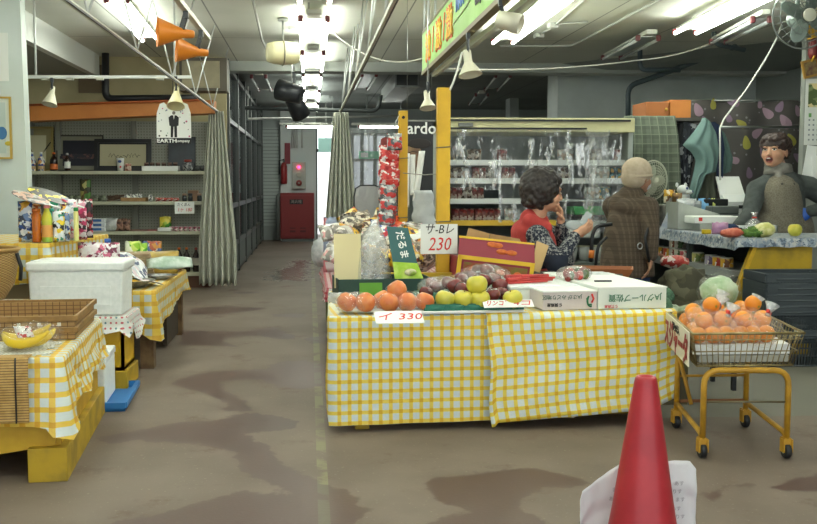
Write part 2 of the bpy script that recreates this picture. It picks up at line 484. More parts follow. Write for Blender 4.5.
# dark aluminium window wall along the aisle
AL = mat('dark_aluminium', '565a58', .4, .6); 
GL = film('dark_window_glass', .55, 'b8c6c4', rough=.05, bump=0, white=.05)
XW = -1.04
m = MB(); ys = [12.78, 14.4, 16.0, 17.6, 19.2, 20.8, 21.9]
for y in ys: m.b2(XW-.05, XW+.05, y-.045, y+.045, 0, 2.84)
for z in (.06, .42, .95, 2.05, 2.72):
    m.b2(XW-.04, XW+.04, 12.8, 21.9, z-.03, z+.03)
S('window_1', m, AL)
S('window_2', MB().b2(XW-.006, XW+.006, 12.83, 21.88, .45, 2.7), GL)
S('baseboard_left', MB().b2(XW-.03, XW+.03, 12.83, 21.88, .06, .42), mat('panel_grey', '6f7672', .6))
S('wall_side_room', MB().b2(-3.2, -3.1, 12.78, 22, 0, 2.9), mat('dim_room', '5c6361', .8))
# far wall pieces (shutter, service column, daylight door, grey panels)
SH = NT('shutter_slats'); x, y, z = SH.xyz()
k = SH.math('LESS_THAN', SH.math('FRACT', SH.math('DIVIDE', z, .075)), .16)
SH.link(SH.mix(k, srgb('c3ccc7'), srgb('7c8581')), SH.b.inputs['Base Color']); SH.b.inputs['Roughness'].default_value = .5
YF = 22.0
def fx(px): return P(px, 180, YF).x
def fz(py): return P(300, py, YF).z
m = MB()
m.b2(-3.2, fx(281), YF, YF+.15, 0, 2.9)
S('wall_back_left', m, mat('far_grey', 'b4bcb8', .7))
S('door_1', MB().b2(fx(254), fx(279), YF-.05, YF, fz(226), fz(128)), SH.m)
m = MB().b2(fx(281), fx(316), YF-.25, YF+.15, 0, 2.9)
S('wall_service_column', m, mat('far_white', 'e6ece9', .6))
# doorway to daylight: frame, frosted transom, opening
m = MB().b2(fx(334), fx(342), YF, YF+.15, 0, 2.9).b2(fx(316), fx(334), YF, YF+.15, fz(128), 2.9)
S('wall_back_middle', m, mat('far_grey2', 'a9b1ae', .7))
m = MB().b2(fx(316), fx(317.5), YF-.02, YF+.1, 0, fz(128)).b2(fx(316), fx(334), YF-.02, YF+.1, fz(152), fz(149)).b2(fx(332.8), fx(334), YF-.02, YF+.1, 0, fz(128))
S('door_2', m, AL)
m = MB().b2(fx(342), fx(352), YF, YF+.15, 0, 2.9).b2(fx(352), 6.4, YF, YF+.15, fz(134), 2.9).b2(fx(398), 6.4, YF, YF+.15, 0, fz(134)).b2(fx(352), fx(398), YF, YF+.15, 0, fz(205))
S('wall_back_right', m, mat('far_grey3', '939b98', .7))
m = MB()
for px in (352, 362, 375, 386, 398): m.b2(fx(px)-.04, fx(px)+.04, YF-.03, YF+.1, fz(205), fz(134))
for py in (134, 160, 205): m.b2(fx(352), fx(398), YF-.03, YF+.1, fz(py)-.03, fz(py)+.03)
S('window_3', m, AL)
S('window_4', MB().b2(fx(352), fx(398), YF+.03, YF+.05, fz(205), fz(134)), mat('frosted_glass', 'aab4c6', .3, alpha=.55))
# pillar and wall behind the chilled case
S('wall_pillar', MB().b2(P(556, 90, 14).x, P(572, 90, 14).x, 13.9, 14.5, 0, 2.86).b2(P(572, 90, 14).x, 6.3, 13.9, 14.1, 0, 2.86),
  mat('pale_grey_wall', 'd0d8d5', .7, c2='c4ccc8', vs=2))
S('wall_pillar_far', MB().b2(P(510, 90, 19).x, P(519, 90, 19).x, 19, 19.4, 0, 2.86), mat('far_pillar', 'b0b8b4', .7))
S('trim_3', MB().poly([(6.3, 11.3, 2.72), (6.3, 13.0, 2.72), (3.9, 13.0, 2.72), (3.3, 13.0, 2.8), (6.3, 9.5, 2.8)], (0, 0, .06)), mat('beam_paint2', '8b908a', .6))
# ================================================================ LIGHT FITTINGS
TUB = mat('lit_tube', 'f6fcf2', .5, emis=TUBE)
OFF = mat('unlit_tube', 'd9dedc', .25)
HOUS = mat('lamp_housing', 'cfd0c4', .45)
SOCK = mat('socket_maroon', '6b2f32', .4)
def tube_light(name, label, cat, c, L, rot, two=.25, lit=True, group=None, housing=.30, sock=None, hang=0):
    e = E(name, label, cat, c, rot, group)
    if hang:
        for q in (-L*.35, L*.35): O('rod', MB().tube([(0, q, .06), (0, q, hang-c[2])], .008, 6), STEEL, e)
    O('housing', MB().box((0, 0, .045), (two*.55 if two else .07, L+housing, .045), bevel=.01), HOUS, e)
    O('reflector', MB().box((0, 0, .02), (two*.95 if two else .05, L*.98, .006)), HOUS if lit else STEEL, e)
    for sx in ((-two/2, two/2) if two else (0,)):
        O('tube', MB().tube([(sx, -L/2, -.012), (sx, L/2, -.012)], .016, 10), TUB if lit else OFF, e)
        for sy in (-1, 1): O('socket', MB().box((sx, sy*(L/2+.018), .002), (.045, .04, .06), bevel=.012), sock or SOCK, e)
    return e
grp = None
names = ['nearest', 'second', 'third', 'fourth', 'fifth', 'sixth']
Xc = .052
for i, Y in enumerate((7.25, 9.75, 12.05, 14.5, 16.9, 19.4)):
    z = 2.68
    tube_light('ceiling_light', 'twin tube ceiling light over the aisle, %s in the central row from the camera' % names[i], 'light',
               (Xc, Y, z if Y < 13 else 2.70), 1.66, 0, .235, True)
for i, Y in enumerate((4.8, 2.3, -.2)): tube_light('ceiling_light', 'added unseen twin tube light over the aisle, %s counting back over the camera' % names[i], 'light', (Xc, Y, 2.68), 1.66, 0, .235, True)  # row continued out of view, added to brighten the foreground
for i, (X_, Y) in enumerate(((-1.7, 6.2), (-1.7, 2.8), (2.0, 4.6), (2.1, 1.4), (3.9, 4.9))): tube_light('ceiling_light', 'added unseen twin tube light above the near stalls, %s of those over the viewer' % names[i], 'light', (X_, Y, 2.68), 2.2, 0, .2, True)  # extra lamps outside the frame, added for more light on the near stalls
tube_light('ceiling_light', 'twin tube light glowing above the left stall behind the orange spotlights', 'light', (P(130, 22, 9).x, 9.3, 2.7), 2.2, R(2), .16, True)
tube_light('ceiling_light', 'long twin tube light glowing right of the hanging green sign', 'light', (1.95, 8.7, 2.68), 3.0, R(-1), .2, True)
tube_light('ceiling_light', 'twin tube light glowing at the upper right above the counter', 'light', (3.46, 8.35, 2.66), 1.9, R(-4), .2, True)
tube_light('ceiling_light', 'unlit grey twin tube fitting left of the glowing upper right light', 'light', (P(635, 37, 10.3).x, 10.5, 2.66), 1.5, R(-4), .2, False)
tube_light('ceiling_light', 'unlit pale box light fitting right of the glowing upper right light', 'light', (P(748, 28, 8.8).x, 9.0, 2.62), 1.3, R(-8), .14, False)
for k, (a, b, Y) in enumerate(((262, 84, 15.3), (365, 82, 15.0), (497, 83, 15.0), (478, 92, 18.0))):
    tube_light('ceiling_light', ['unlit twin tube fitting in the dim rear left of the central row', 'unlit shiny twin tube fitting above the right aisle curtain',
               'unlit twin tube fitting nearest on the dark rear ceiling right of the yellow post', 'unlit twin tube fitting farthest on the dark rear ceiling right of the yellow post'][k], 'light',
               (P(a, b, Y).x, Y, 2.74), 2.0, R(-6*(k > 1)), .2, False)
tube_light('hanging_light', 'bright single tube hung crosswise over the end of the aisle', 'light', P(314, 126.5, 19), 1.0, R(90), 0, True, hang=2.86)
tube_light('hanging_light', 'bright single tube hung crosswise behind the right aisle curtain', 'light', P(384, 126.5, 18.6), .9, R(90), 0, True, hang=2.86)
# ================================================================ CEILING HARDWARE
ROD = mat('white_rod', 'c9ccc8', .35, .3)
def rail(name, label, x0, x1, y0, y1, z, rods):
    e = E(name, label, 'curtain rail', (x0, y0, z))
    O('track', MB().bar((0, 0, 0), (x1-x0, y1-y0, 0), .016, .024).bar((.012, 0, -.008), (x1-x0+.012, y1-y0, -.01), .008, .012, mi=1), [mat('rail_cream', 'b9b9a8', .4), DARK], e)
    for a, b in rods:
        O('rod', MB().tube([Vector(a)-e.location, Vector(b)-e.location], .007, 6), ROD, e)
zr = 2.09
def xr(Y, s): return (-1.11+(Y-4.6)*.0055) if s < 0 else (.395-(Y-4.6)*.003)
for s, lab in ((-1, 'cream curtain rail on thin white rods along the left of the aisle'), (1, 'cream curtain rail on thin white rods along the right of the aisle')):
    rods = []
    for Y in (5.2, 6.6, 8.2, 9.8, 11.4):
        X = xr(Y, s)
        rods.append(((X, Y, zr+.01), (X-.18*(1 if s < 0 else -.6), Y+.12, ZC)))
        rods.append(((X, Y, zr+.01), (X+.16*(1 if s < 0 else .5), Y+.3, ZC)))
    rail('curtain_rail', lab, xr(3.2, s), xr(12.1, s), 3.2, 12.1, zr, rods)
def folds(name, label, mtl, c, w, z0, z1, nf, amp, pinch=.55, cat='curtain', flare=0, dirx=Vector((1, 0, 0)), diry=Vector((0, 1, 0))):
    L = w*1.6
    def fn(u, v):
        k = pinch+(1-pinch)*min(1, v*1.3+.0)
        k += flare*v
        p = c + dirx*((u-.5)*w*k) + diry*(amp*(.5+.7*v)*math.sin(u*nf*2*PI+2*sn(v*2, nf))+.02*sn(u*6, v*5))
        p = Vector(p); p.z = z1+(z0-z1)*v + (.012*math.sin(u*nf*2*PI) if v > .98 else 0)
        return p
    return T(name, MB().sheet(fn, nf*10, 24, (L, z1-z0), thick=.004), mtl, label, cat)
CUR = NT('lace_curtain'); n_ = CUR.noise(40, 3); x, y, z = CUR.xyz()
st = CUR.math('LESS_THAN', CUR.math('FRACT', CUR.math('DIVIDE', CUR.xyz('UV')[0], .05)), .3)
CUR.link(CUR.mix(n_, srgb('a5a798'), srgb('cfd0c2')), CUR.b.inputs['Base Color']); CUR.b.inputs['Roughness'].default_value = .9
folds('aisle_curtain', 'gathered grey lace curtain hanging beside the left shelving', CUR.m, Vector((P(217, 200, 11.8).x, 11.8, 0)), .44, .06, 2.08, 6, .055, .38)
c = folds('aisle_curtain', 'gathered grey lace curtain hanging behind the snack pile on the right of the aisle', CUR.m, Vector((P(341, 180, 11.9).x, 11.9, 0)), .42, .06, 2.08, 6, .06, .4)
# conduits, pipes, cable runs
PIPE = mat('pipe_pale', 'b7b9b2', .5)
def run(name, label, pts, r, m_, cat='pipe'):
    return T(name, MB().tube(pts, r, 8), m_, label, cat)
run('ceiling_conduit', 'pale conduit running along the ceiling above the barrel loudspeaker', [P(246, -30, 7.2)*1, P(262, 40, 10.4), P(272, 62, 12.2)], .012, PIPE)
def cz(px, py, z=ZC-.015): return PZ(px, py, z)
run('ceiling_conduit', 'white conduit branching across the ceiling right of the lit sign light', pipe_bend([cz(500, 46), cz(572, 46), cz(640, 10), cz(700, -20)], .1), .012, PIPE)
t_ = E('ceiling_conduit', 'white conduit with two junction boxes above the chilled case', 'pipe', cz(538, 37))
l0 = t_.location.copy()
O('conduit', MB().tube([Vector(q)-l0 for q in (cz(535, 37), cz(553, 27), cz(586, -2))], .011, 8).tube([Vector(q)-l0 for q in (cz(555, 24), cz(588, 22))], .009, 8), PIPE, t_)
for q in ((539, 35), (553, 25)): O('junction_box', MB().box(cz(*q)-l0, (.09, .12, .06), bevel=.01), PIPE, t_)
GP = mat('grey_pipe', '4d5a5e', .5)
run('wall_pipe', 'blue grey pipe turning down the wall behind the plaid drape', pipe_bend([P(628, 130, 12.6), P(628, 86, 12.6), P(668, 72, 12.6), P(728, 49, 12.0), P(735, 47, 11.0)], .12), .034, GP)
run('wall_pipe', 'grey pipe dropping from the ceiling near the upper right light', pipe_bend([P(714, 20, 10.2), P(714, 44, 10.2), P(745, 50, 10.2)], .08), .025, GP)
run('wall_pipe', 'thin grey pipe dropping then running right behind the unlit fitting', pipe_bend([P(640, 45, 11.6), P(640, 70, 11.6), P(680, 70, 11.6)], .08), .03, GP)
run('rear_pipe', 'dark pipe run crossing the rear ceiling over the aisle end', pipe_bend([P(245, 108, 15), P(378, 111, 15), P(381, 95, 15.0)], .15), .03, mat('dark_pipe', '4a4f4d', .5))
run('rear_pipe', 'pale pipe crossing the rear ceiling below the dark run', [Vector((P(248, 119, 17).x, 17, 2.86)), P(248, 119, 17), P(400, 116, 17)], .02, PIPE)
t_ = E('rear_duct', 'grey louvred duct on the rear ceiling right of the aisle curtain', 'duct', (P(400, 90, 15).x, 15, 2.4))
O('duct', MB().b2(-.1, .25, -.3, 2.5, .25, .46), mat('duct_grey', '8a8f8c', .5), t_)
O('louvre', MB().b2(-.08, .23, -.33, -.3, .27, .44), mat('duct_dark', '3a3e3d', .5), t_)
m = MB()
for i in range(8): m.bar(P(640+i*14, 33+i*.5, 11.5), P(640+i*14, 33+i*.5, 12.7), .02, .02)
for k in range(3):
    m.bar(P(636, 34+k*8, 11.6+k*.3), P(760, 30+k*8, 11.6+k*.3), .03, .03)
T('cable_tray', m, mat('tray_grey', '6f7674', .5), 'grey ladder cable tray under the ceiling behind the lit right fixture', 'cable tray')
wire = mat('white_cable', 'd6d6cc', .5)
def sag(a, b, s, n=14): return [a.lerp(b, i/n)-Vector((0, 0, 4*s*(i/n)*(1-i/n))) for i in range(n+1)]
run('hanging_cable', 'white cable dangling from the ceiling to the clothes rack', [P(782, 24, 8.8), P(775, 42, 8.8), P(764, 62, 8.8), P(746, 90, 8.8), P(724, 119, 8.8), P(720, 128, 8.8), P(720, 180, 8.8)], .008, wire, 'cable')
run('hanging_cable', 'pale cable sagging across the ceiling above the chilled case', sag(P(440, 68, 10.5), P(640, 60, 10.5), .05)+sag(P(640, 60, 10.5), P(790, 0, 9.5), .12)[1:], .007, wire, 'cable')
run('hanging_cable', 'pale cable sagging left of the green sign', sag(P(325, 25, 9.5), P(424, 58, 9.0), .15), .006, wire, 'cable')
# ceiling details
T('smoke_detector', MB().lathe([(.055, 0), (.06, .02), (.04, .035), (0, .04)], M=Matrix.Rotation(PI, 4, 'X')), mat('detector_white', 'd5d6cc', .5),
  'small round white detector on the ceiling left of the tube row', 'detector', Vector(cz(294, 27, ZC)))
# barrel loudspeaker hung from ceiling
def loud():
    c = P(283, 53, 9.6)
    e = E('barrel_loudspeaker', 'cream barrel shaped loudspeaker hanging from the ceiling left of the tube row', 'loudspeaker', c, R(12))
    M = Matrix.Rotation(PI/2, 4, 'Y')
    O('shell', MB().lathe([(.06, -.155), (.085, -.15), (.105, -.09), (.112, 0), (.105, .09), (.085, .15), (.06, .155)], M=M), mat('speaker_cream', 'd6cfa6', .45), e)
    O('strap', MB().tube([Vector((0, .114*math.cos(a), .114*math.sin(a))) for a in [2*PI*i/24 for i in range(24)]], .008, 6, closed=True), mat('strap_grey', '8f8a72', .4), e)
    top = 2.8-c.z
    O('stem', MB().tube([(0, 0, .1), (0, 0, top)], .01, 8).lathe([(.05, top-.03), (.05, top-.005)]), mat('stem_grey', '8a8c84', .4), e)
loud()
# spotlights
def spot(name, label, c, aim, col, s=1.0, style='cone', top=None, dark=False, rod=False):
    s *= {'cone': .76, 'bell': .66, 'drum': .62}[style]
    e = E(name, label, 'spotlight', c)
    a = Vector(aim).normalized(); q = a.to_track_quat('Z', 'Y').to_matrix().to_4x4()
    if style == 'cone': prof = [(.018, -.13), (.024, -.12), (.03, -.06), (.045, -.02), (.088, .09), (.092, .095), (.086, .092), (.04, -.01), (0, -.02)]
    elif style == 'bell': prof = [(.03, -.14), (.036, -.13), (.036, -.03), (.05, -.01), (.1, .075), (.103, .08), (.095, .078), (.04, -.01), (0, -.02)]
    else: prof = [(.05, -.12), (.075, -.11), (.085, 0), (.09, .1), (.084, .1), (.075, 0), (0, -.05)]
    prof = [(r*s, z*s) for r, z in prof]
    O('lamp_shade', MB().lathe(prof, M=q, seg=24), col, e)
    O('bulb', MB().ball((0, 0, 0), .032*s, M=q.to_3x3()), mat('spot_glass', 'c9c4b4', .2), e)
    t0 = Vector(top)-Vector(c)
    O('bracket', MB().box((t0.x, t0.y, t0.z), (.03*s, .05*s, .05*s)).bar(t0, Vector((0, 0, .02*s))-a*.05*s, .018*s, .03*s), mat('bracket_dark', '34383a', .4) if not dark else DARK, e)
    if rod: O('rod', MB().tube([t0, Vector((t0.x, t0.y, ZC-c[2]))], .009, 6), ROD, e)
    O('pivot', MB().ball(-a*.06*s+Vector((0, 0, .012)), .024*s), DARK, e)
    return e
ORG = mat('orange_enamel', 'd97f22', .35); CRM = mat('cream_enamel', 'cdc9b2', .4)
rz = 2.42
Yo = 6.2
e = E('lighting_track', 'short cream lighting track above the orange spotlights', 'light track', P(190, 15, 6.2))
l0 = e.location.copy()
O('track', MB().bar(P(172, -8, 5.8)-l0, P(208, 38, 7.0)-l0, .035, .03), mat('rail_cream', 'b9b9a8', .4), e)
O('rod', MB().tube([P(183, 2, 6.1)-l0, P(183, -60, 6.1)-l0], .008, 6), ROD, e)
spot('spotlight', 'orange cone spotlight, upper one of the orange pair over the left rail', P(173, 33, 6.2), (-1, -.25, .02), ORG, 1.3, 'cone', P(186, 14, 6.2))
spot('spotlight', 'orange cone spotlight, lower one of the orange pair over the left rail', P(190, 51, 6.6), (-1, -.25, .08), ORG, 1.2, 'cone', P(201, 34, 6.6))
wr = 8.6
e = E('lighting_track', 'thin white lighting track hung across in front of the orange beam', 'light track', P(108, 77, wr))
l0 = e.location.copy()
O('track', MB().bar(P(24, 77, wr)-l0, P(191, 77, wr)-l0, .03, .025), WSTEEL, e)
for q in (45, 70, 100, 160): O('track_adapter', MB().box(P(q, 79, wr)-l0, (.06, .03, .02)), mat('rail_cream', 'b9b9a8', .4), e)
for q in (36, 175): O('rod', MB().tube([P(q, 77, wr)-l0, Vector((P(q, 77, wr).x, wr, ZC))-l0], .01, 6), ROD, e)
spot('spotlight', 'cream cone spotlight on the white track beside the partition', P(51, 97, wr), (-.15, -.3, -1), CRM, .95, 'cone', P(52, 80, wr))
spot('spotlight', 'cream cone spotlight above the hanging shirt shaped card', P(176, 98, 8.6), (.0, -.5, -1), mat('cream_enamel2', 'd8cf9f', .4), 1.1, 'cone', P(176, 79, 8.6))
BKE = mat('black_enamel', '22252a', .35)
spot('spotlight', 'black drum spotlight, upper one of the pair left of the tube row', P(289, 92, 11.2), (-.9, .35, .25), BKE, 2.1, 'drum', P(294, 75, 11.2), rod=True)
spot('spotlight', 'black drum spotlight, lower one of the pair left of the tube row', P(297, 107, 11.6), (.45, .5, -.9), BKE, 2.0, 'drum', P(292, 90, 11.6), rod=True)
# green hanging sign, characters facing the aisle
def green_sign():
    X0, Z0 = .92, 2.14
    y1 = PX(424, 72, X0).y; y0 = 3.4
    Z0 = PX(424, 72, X0).z; Z1 = PX(424, 35, X0).z
    e = E('hanging_sign', 'long green hanging sign with big orange characters, right of the aisle', 'sign', (X0, (y0+y1)/2, Z0))
    L = y1-y0
    O('panel', MB().b2(-.015, .015, -L/2, L/2, 0, Z1-Z0), mat('sign_green', '7fb23e', .5, c2='8fbf55', vs=3), e)
    O('frame', MB().b2(-.02, .03, -L/2, L/2, -.028, 0).b2(-.02, .02, -L/2, L/2, Z1-Z0, Z1-Z0+.015), mat('sign_frame', '6d6038', .5), e)
    rot = (R(90), 0, R(-90)); h = (Z1-Z0)
    oy = mat('sign_orange', 'e8641c', .5); yy = mat('sign_yellow', 'f3c21c', .5)
    def atY(px): return PX(px, 40, X0).y-(y0+y1)/2
    for px, ch in ((430.5, '激'), (441, '激'), (452, '激')):
        text('lettering', ch, h*.72, e, (-.018, atY(px), h*.45), rot, oy, .002, sx=1.5, bold=.012)
        text('lettering', ch, h*.72, e, (-.021, atY(px), h*.45), rot, yy, .002, sx=1.5, bold=0)
    for px in (435.5, 446.5): text('lettering', '/', h*.8, e, (-.019, atY(px), h*.5), rot, oy, .002, bold=.006)
    bl = mat('sign_blue', '2d6fc4', .5)
    text('lettering', 'MAX', h*.5, e, (-.019, atY(462.5), h*.7), rot, bl, .002, bold=.004)
    text('lettering', '8:12, 2F', h*.33, e, (-.019, atY(483), h*.36), rot, BLACK, .002, bold=.004)
    O('swoosh', MB().tube([(-.02, atY(456), h*.36), (-.02, atY(470), h*.42), (-.02, atY(480), h*.62)], .004, 5), mat('sign_pale', 'dfe8c8', .5), e)
    for yy_ in (L/2-.02, 0, -L/2+1.2): O('rod', MB().tube([(0, yy_, h), (0, yy_, ZC-Z0)], .008, 6), ROD, e)
    return e
green_sign()
e = E('lighting_track', 'brown edged lighting track running below the green sign', 'light track', (1.0, 5.5, 2.06))
O('track', MB().bar((-.02, 2.35, .03), (0.02, -2.0, .03), .03, .03), mat('rail_cream', 'b9b9a8', .4), e)
O('rod', MB().tube([(-.02, 2.3, .03), (-.02, 2.3, ZC-2.06)], .01, 6), ROD, e)
spot('spotlight', 'small cream spotlight at the far end of the green sign', P(427.5, 102, 7.6), (.05, -.3, -1), CRM, .95, 'bell', P(428, 84, 7.6), rod=True)
spot('spotlight', 'cream bell spotlight pointing down below the middle of the green sign', P(469, 66, 5.6), (.12, -.25, -1), CRM, 1.0, 'bell', P(468, 36, 5.6))
spot('spotlight', 'cream drum spotlight seen from the side below the near part of the green sign', P(510, 22, 4.6), (.75, -.35, -.25), CRM, .85, 'drum', P(500, 3, 4.6))
run('hanging_cable', 'pale cord hanging from the bell spotlight to the yellow post', sag(P(462, 52, 5.6), P(450, 90, 5.6), .02, 8), .006, wire, 'cable')
# ================================================================ SHARED BUILDERS
def clothmb(corners, zt, hem, amp=.02, flare=.02, rc=.03, step=.03, nv=10, lift=.004, k=5, seed=0, sides=None, bulge=.035):
    """cloth over a flat top that hangs down all round; corners CCW from above; hem(i,f) -> z of the lower edge on side i"""
    mb = MB(); bm = mb.bm; uv = mb.uv
    C4 = [Vector((a, b)) for a, b in corners]; n = len(C4); path = []
    cen = sum(C4, Vector((0, 0)))/n
    for i in range(n):
        a, b = C4[i], C4[(i+1) % n]; d = b-a; L = d.length; dn = d/L; nm = Vector((dn.y, -dn.x))
        ns = max(3, int(L/step))
        for j in range(ns):
            f = j/ns; p = a+d*f
            # round the corner a little
            e1 = max(0, 1-(f*L)/rc); e2 = max(0, 1-((1-f)*L)/rc)
            p = p + (cen-p).normalized()*rc*.4*max(e1, e2)
            pn = nm
            if e1 > 0:
                pv = (C4[i]-C4[i-1]).normalized(); pn = (nm + Vector((pv.y, -pv.x))*e1).normalized()
            path.append((p, pn, i, f))
    N = len(path); top = []
    for p, pn, i, f in path: top.append(bm.verts.new((p.x, p.y, zt+lift)))
    tf = bm.faces.new(top); tf.smooth = False
    d0 = (C4[1]-C4[0]).normalized(); d1 = Vector((-d0.y, d0.x))
    for l in tf.loops:
        q = Vector((l.vert.co.x, l.vert.co.y))-C4[0]; l[uv].uv = (q.dot(d0)+5.2, q.dot(d1)+5.2)
    rows = [top]; s = 0; S_ = []
    for i in range(N):
        S_.append(s); s += (path[(i+1) % N][0]-path[i][0]).length
    tot = s
    for j in range(nv+1):
        t = j/nv; row = []
        for q, (p, pn, i, f) in enumerate(path):
            hz = hem(i, f); z = zt+lift-.006-(zt-.006-hz)*t
            w = amp*t*(sn(S_[q]*k+seed, t*1.5+seed)+.5*sn(S_[q]*k*2.7, t*3+seed)) + flare*t + .006
            # corner fold bulges
            e = min(f, 1-f); L = (C4[(i+1) % n]-C4[i]).length*e
            w += bulge*t*math.exp(-(L/.06)**2)*min(1, (zt-hz)/.3)
            w = max(w, .005)
            row.append(bm.verts.new((p.x+pn.x*w, p.y+pn.y*w, z)))
        rows.append(row)
    for j in range(len(rows)-1):
        A, B = rows[j], rows[j+1]
        for q in range(N):
            r = (q+1) % N
            if sides is not None and path[q][2] not in sides: continue
            fc = bm.faces.new((A[q], B[q], B[r], A[r])); fc.smooth = True
            for l, (a, b) in zip(fc.loops, ((q, A), (q, B), (q+1, B), (q+1, A))):
                l[uv].uv = ((S_[a] if a < N else tot)+5.2, l.vert.co.z+5.2-zt)
    bmesh.ops.recalc_face_normals(bm, faces=bm.faces[:])
    return mb
def bottle_prof(r, h, neck=.35, nr=.35):
    b = h*(1-neck)
    return [(r*.85, 0), (r, h*.03), (r, b), (r*.8, b+h*neck*.35), (r*nr, h-h*neck*.25), (r*nr, h)]
def bottle(label, loc, r, h, body, labc, capc, cat='bottle', neck=.35, nr=.35, group=None, name='bottle', lab=(.15, .5), seg=16, rot=0):
    e = E(name, label, cat, loc, rot, group)
    O('body', MB().lathe(bottle_prof(r, h, neck, nr), seg=seg), body, e)
    if labc: O('label_band', MB().lathe([(r*1.015, h*lab[0]), (r*1.02, h*lab[0]+.001), (r*1.02, h*lab[1]), (r*1.015, h*lab[1]+.001)], seg=seg), labc, e)
    O('cap', MB().lathe([(r*nr*1.2, h), (r*nr*1.2, h*1.0+.02), (r*nr, h+.024)], seg=12), capc, e)
    return e
def pouch_mb(w, h, d, crumple=.012, seal=.06, n=10, seed=0, top_pinch=0):
    """pillow bag standing on its lower seam, width x, height z"""
    mb = MB()
    for side in (-1, 1):
        def fn(u, v, side=side):
            x = (u-.5)*w; z = v*h
            b = (max(0, math.sin(PI*u))**.6)*(max(0, math.sin(PI*min(1, max(0, (v-seal)/(1-2*seal)))))**.55)
            x *= 1-top_pinch*max(0, v-.75)*4*.8
            y = side*(d/2)*b + crumple*sn(u*4+seed, v*4, seed)*(1 if 0 < u < 1 else 0)
            z += crumple*.8*sn(u*5, seed, v)*(v > .9)
            return (x, y if 0 < u < 1 and 0 < v < 1 else crumple*.5*sn(v*5+seed, u*3), z)
        mb.sheet(fn, n, n, (w, h))
    bmesh.ops.remove_doubles(mb.bm, verts=mb.bm.verts[:], dist=.0006)
    bmesh.ops.recalc_face_normals(mb.bm, faces=mb.bm.faces[:])
    return mb
def pouch(name, label, cat, loc, w, h, d, m, rot=0, group=None, crumple=.012, seed=None, top_pinch=0):
    return T(name, pouch_mb(w, h, d, crumple, seed=seed if seed is not None else random.random()*50, top_pinch=top_pinch), m, label, cat, loc, rot, group)
def openbox_mb(w, d, h, t=.006, mb=None, z0=0, c=(0, 0)):
    mb = mb or MB(); cx, cy = c
    mb.b2(cx-w/2, cx+w/2, cy-d/2, cy+d/2, z0, z0+t)
    for sx in (-1, 1): mb.b2(cx+sx*w/2-(t if sx > 0 else 0), cx+sx*w/2+(t if sx < 0 else 0), cy-d/2, cy+d/2, z0, z0+h)
    for sy in (-1, 1): mb.b2(cx-w/2, cx+w/2, cy+sy*d/2-(t if sy > 0 else 0), cy+sy*d/2+(t if sy < 0 else 0), z0, z0+h)
    return mb
def frame_pic(label, c, w, h, fw, fm, matc, pic, tilt=R(8), art=None, name='picture_frame', rot=0, depth=.025):
    """framed picture, c = bottom centre"""
    e = E(name, label, 'picture', c, Euler((-tilt, 0, rot)))
    m = MB()
    m.b2(-w/2, -w/2+fw, -depth, 0, 0, h).b2(w/2-fw, w/2, -depth, 0, 0, h).b2(-w/2+fw, w/2-fw, -depth, 0, 0, fw).b2(-w/2+fw, w/2-fw, -depth, 0, h-fw, h)
    O('frame', m, fm, e)
    O('mount', MB().b2(-w/2+fw, w/2-fw, -depth*.4, 0, fw, h-fw), matc, e)
    if pic is not None:
        mw, mh, pm = pic
        O('print', MB().b2(-w/2+fw+mw, w/2-fw-mw, -depth*.5, -depth*.4, fw+mh, h-fw-mh), pm, e)
    if art: art(e, w, h, -depth*.55)
    return e
# ================================================================ LEFT SHELVING
YS = 12.0
sx0, sx1 = P(22, 170, YS).x, P(209, 170, YS).x
PEG = dots('pegboard', 'aaab9f', '8c8e84', .05, .14, co='Object')
pt = NT('pegboard_panel'); x, y, z = pt.xyz()
fx_ = pt.math('SUBTRACT', pt.math('FRACT', pt.math('DIVIDE', x, .035)), .5); fz_ = pt.math('SUBTRACT', pt.math('FRACT', pt.math('DIVIDE', z, .035)), .5)
kk = pt.math('LESS_THAN', pt.math('ADD', pt.math('MULTIPLY', fx_, fx_), pt.math('MULTIPLY', fz_, fz_)), .045)
pt.link(pt.mix(kk, srgb('a2a498'), srgb('74766c')), pt.b.inputs['Base Color']); pt.b.inputs['Roughness'].default_value = .6
def shelfz(py, Y=YS): return P(120, py, Y).z
ZS = [shelfz(171), shelfz(201.5), shelfz(231.5), shelfz(273)]
e = E('display_shelf', 'wide grey pegboard display shelving against the back of the left stall', 'shelving', ((sx0+sx1)/2, YS+.25, 0))
W = sx1-sx0
O('back_panel', MB().b2(-W/2, W/2, .2, .23, 0, 2.0), pt.m, e)
SHF = mat('shelf_cream', 'bdbda6', .5)
for z in ZS: O('shelf', MB().b2(-W/2, W/2, -.25, .19, z-.04, z, bevel=.004), SHF, e)
UPR = mat('shelf_upright', '85867c', .5)
for px in (28, 55, 132, 209.5):
    xx = P(px, 170, YS+.2).x-(sx0+sx1)/2
    O('upright', MB().b2(xx-.03, xx+.03, .12, .2, 0, 2.0), UPR, e)
O('plinth', MB().b2(-W/2, W/2, -.22, .18, 0, ZS[3]-.04), mat('plinth_brown', '5d3d2c', .7), e)
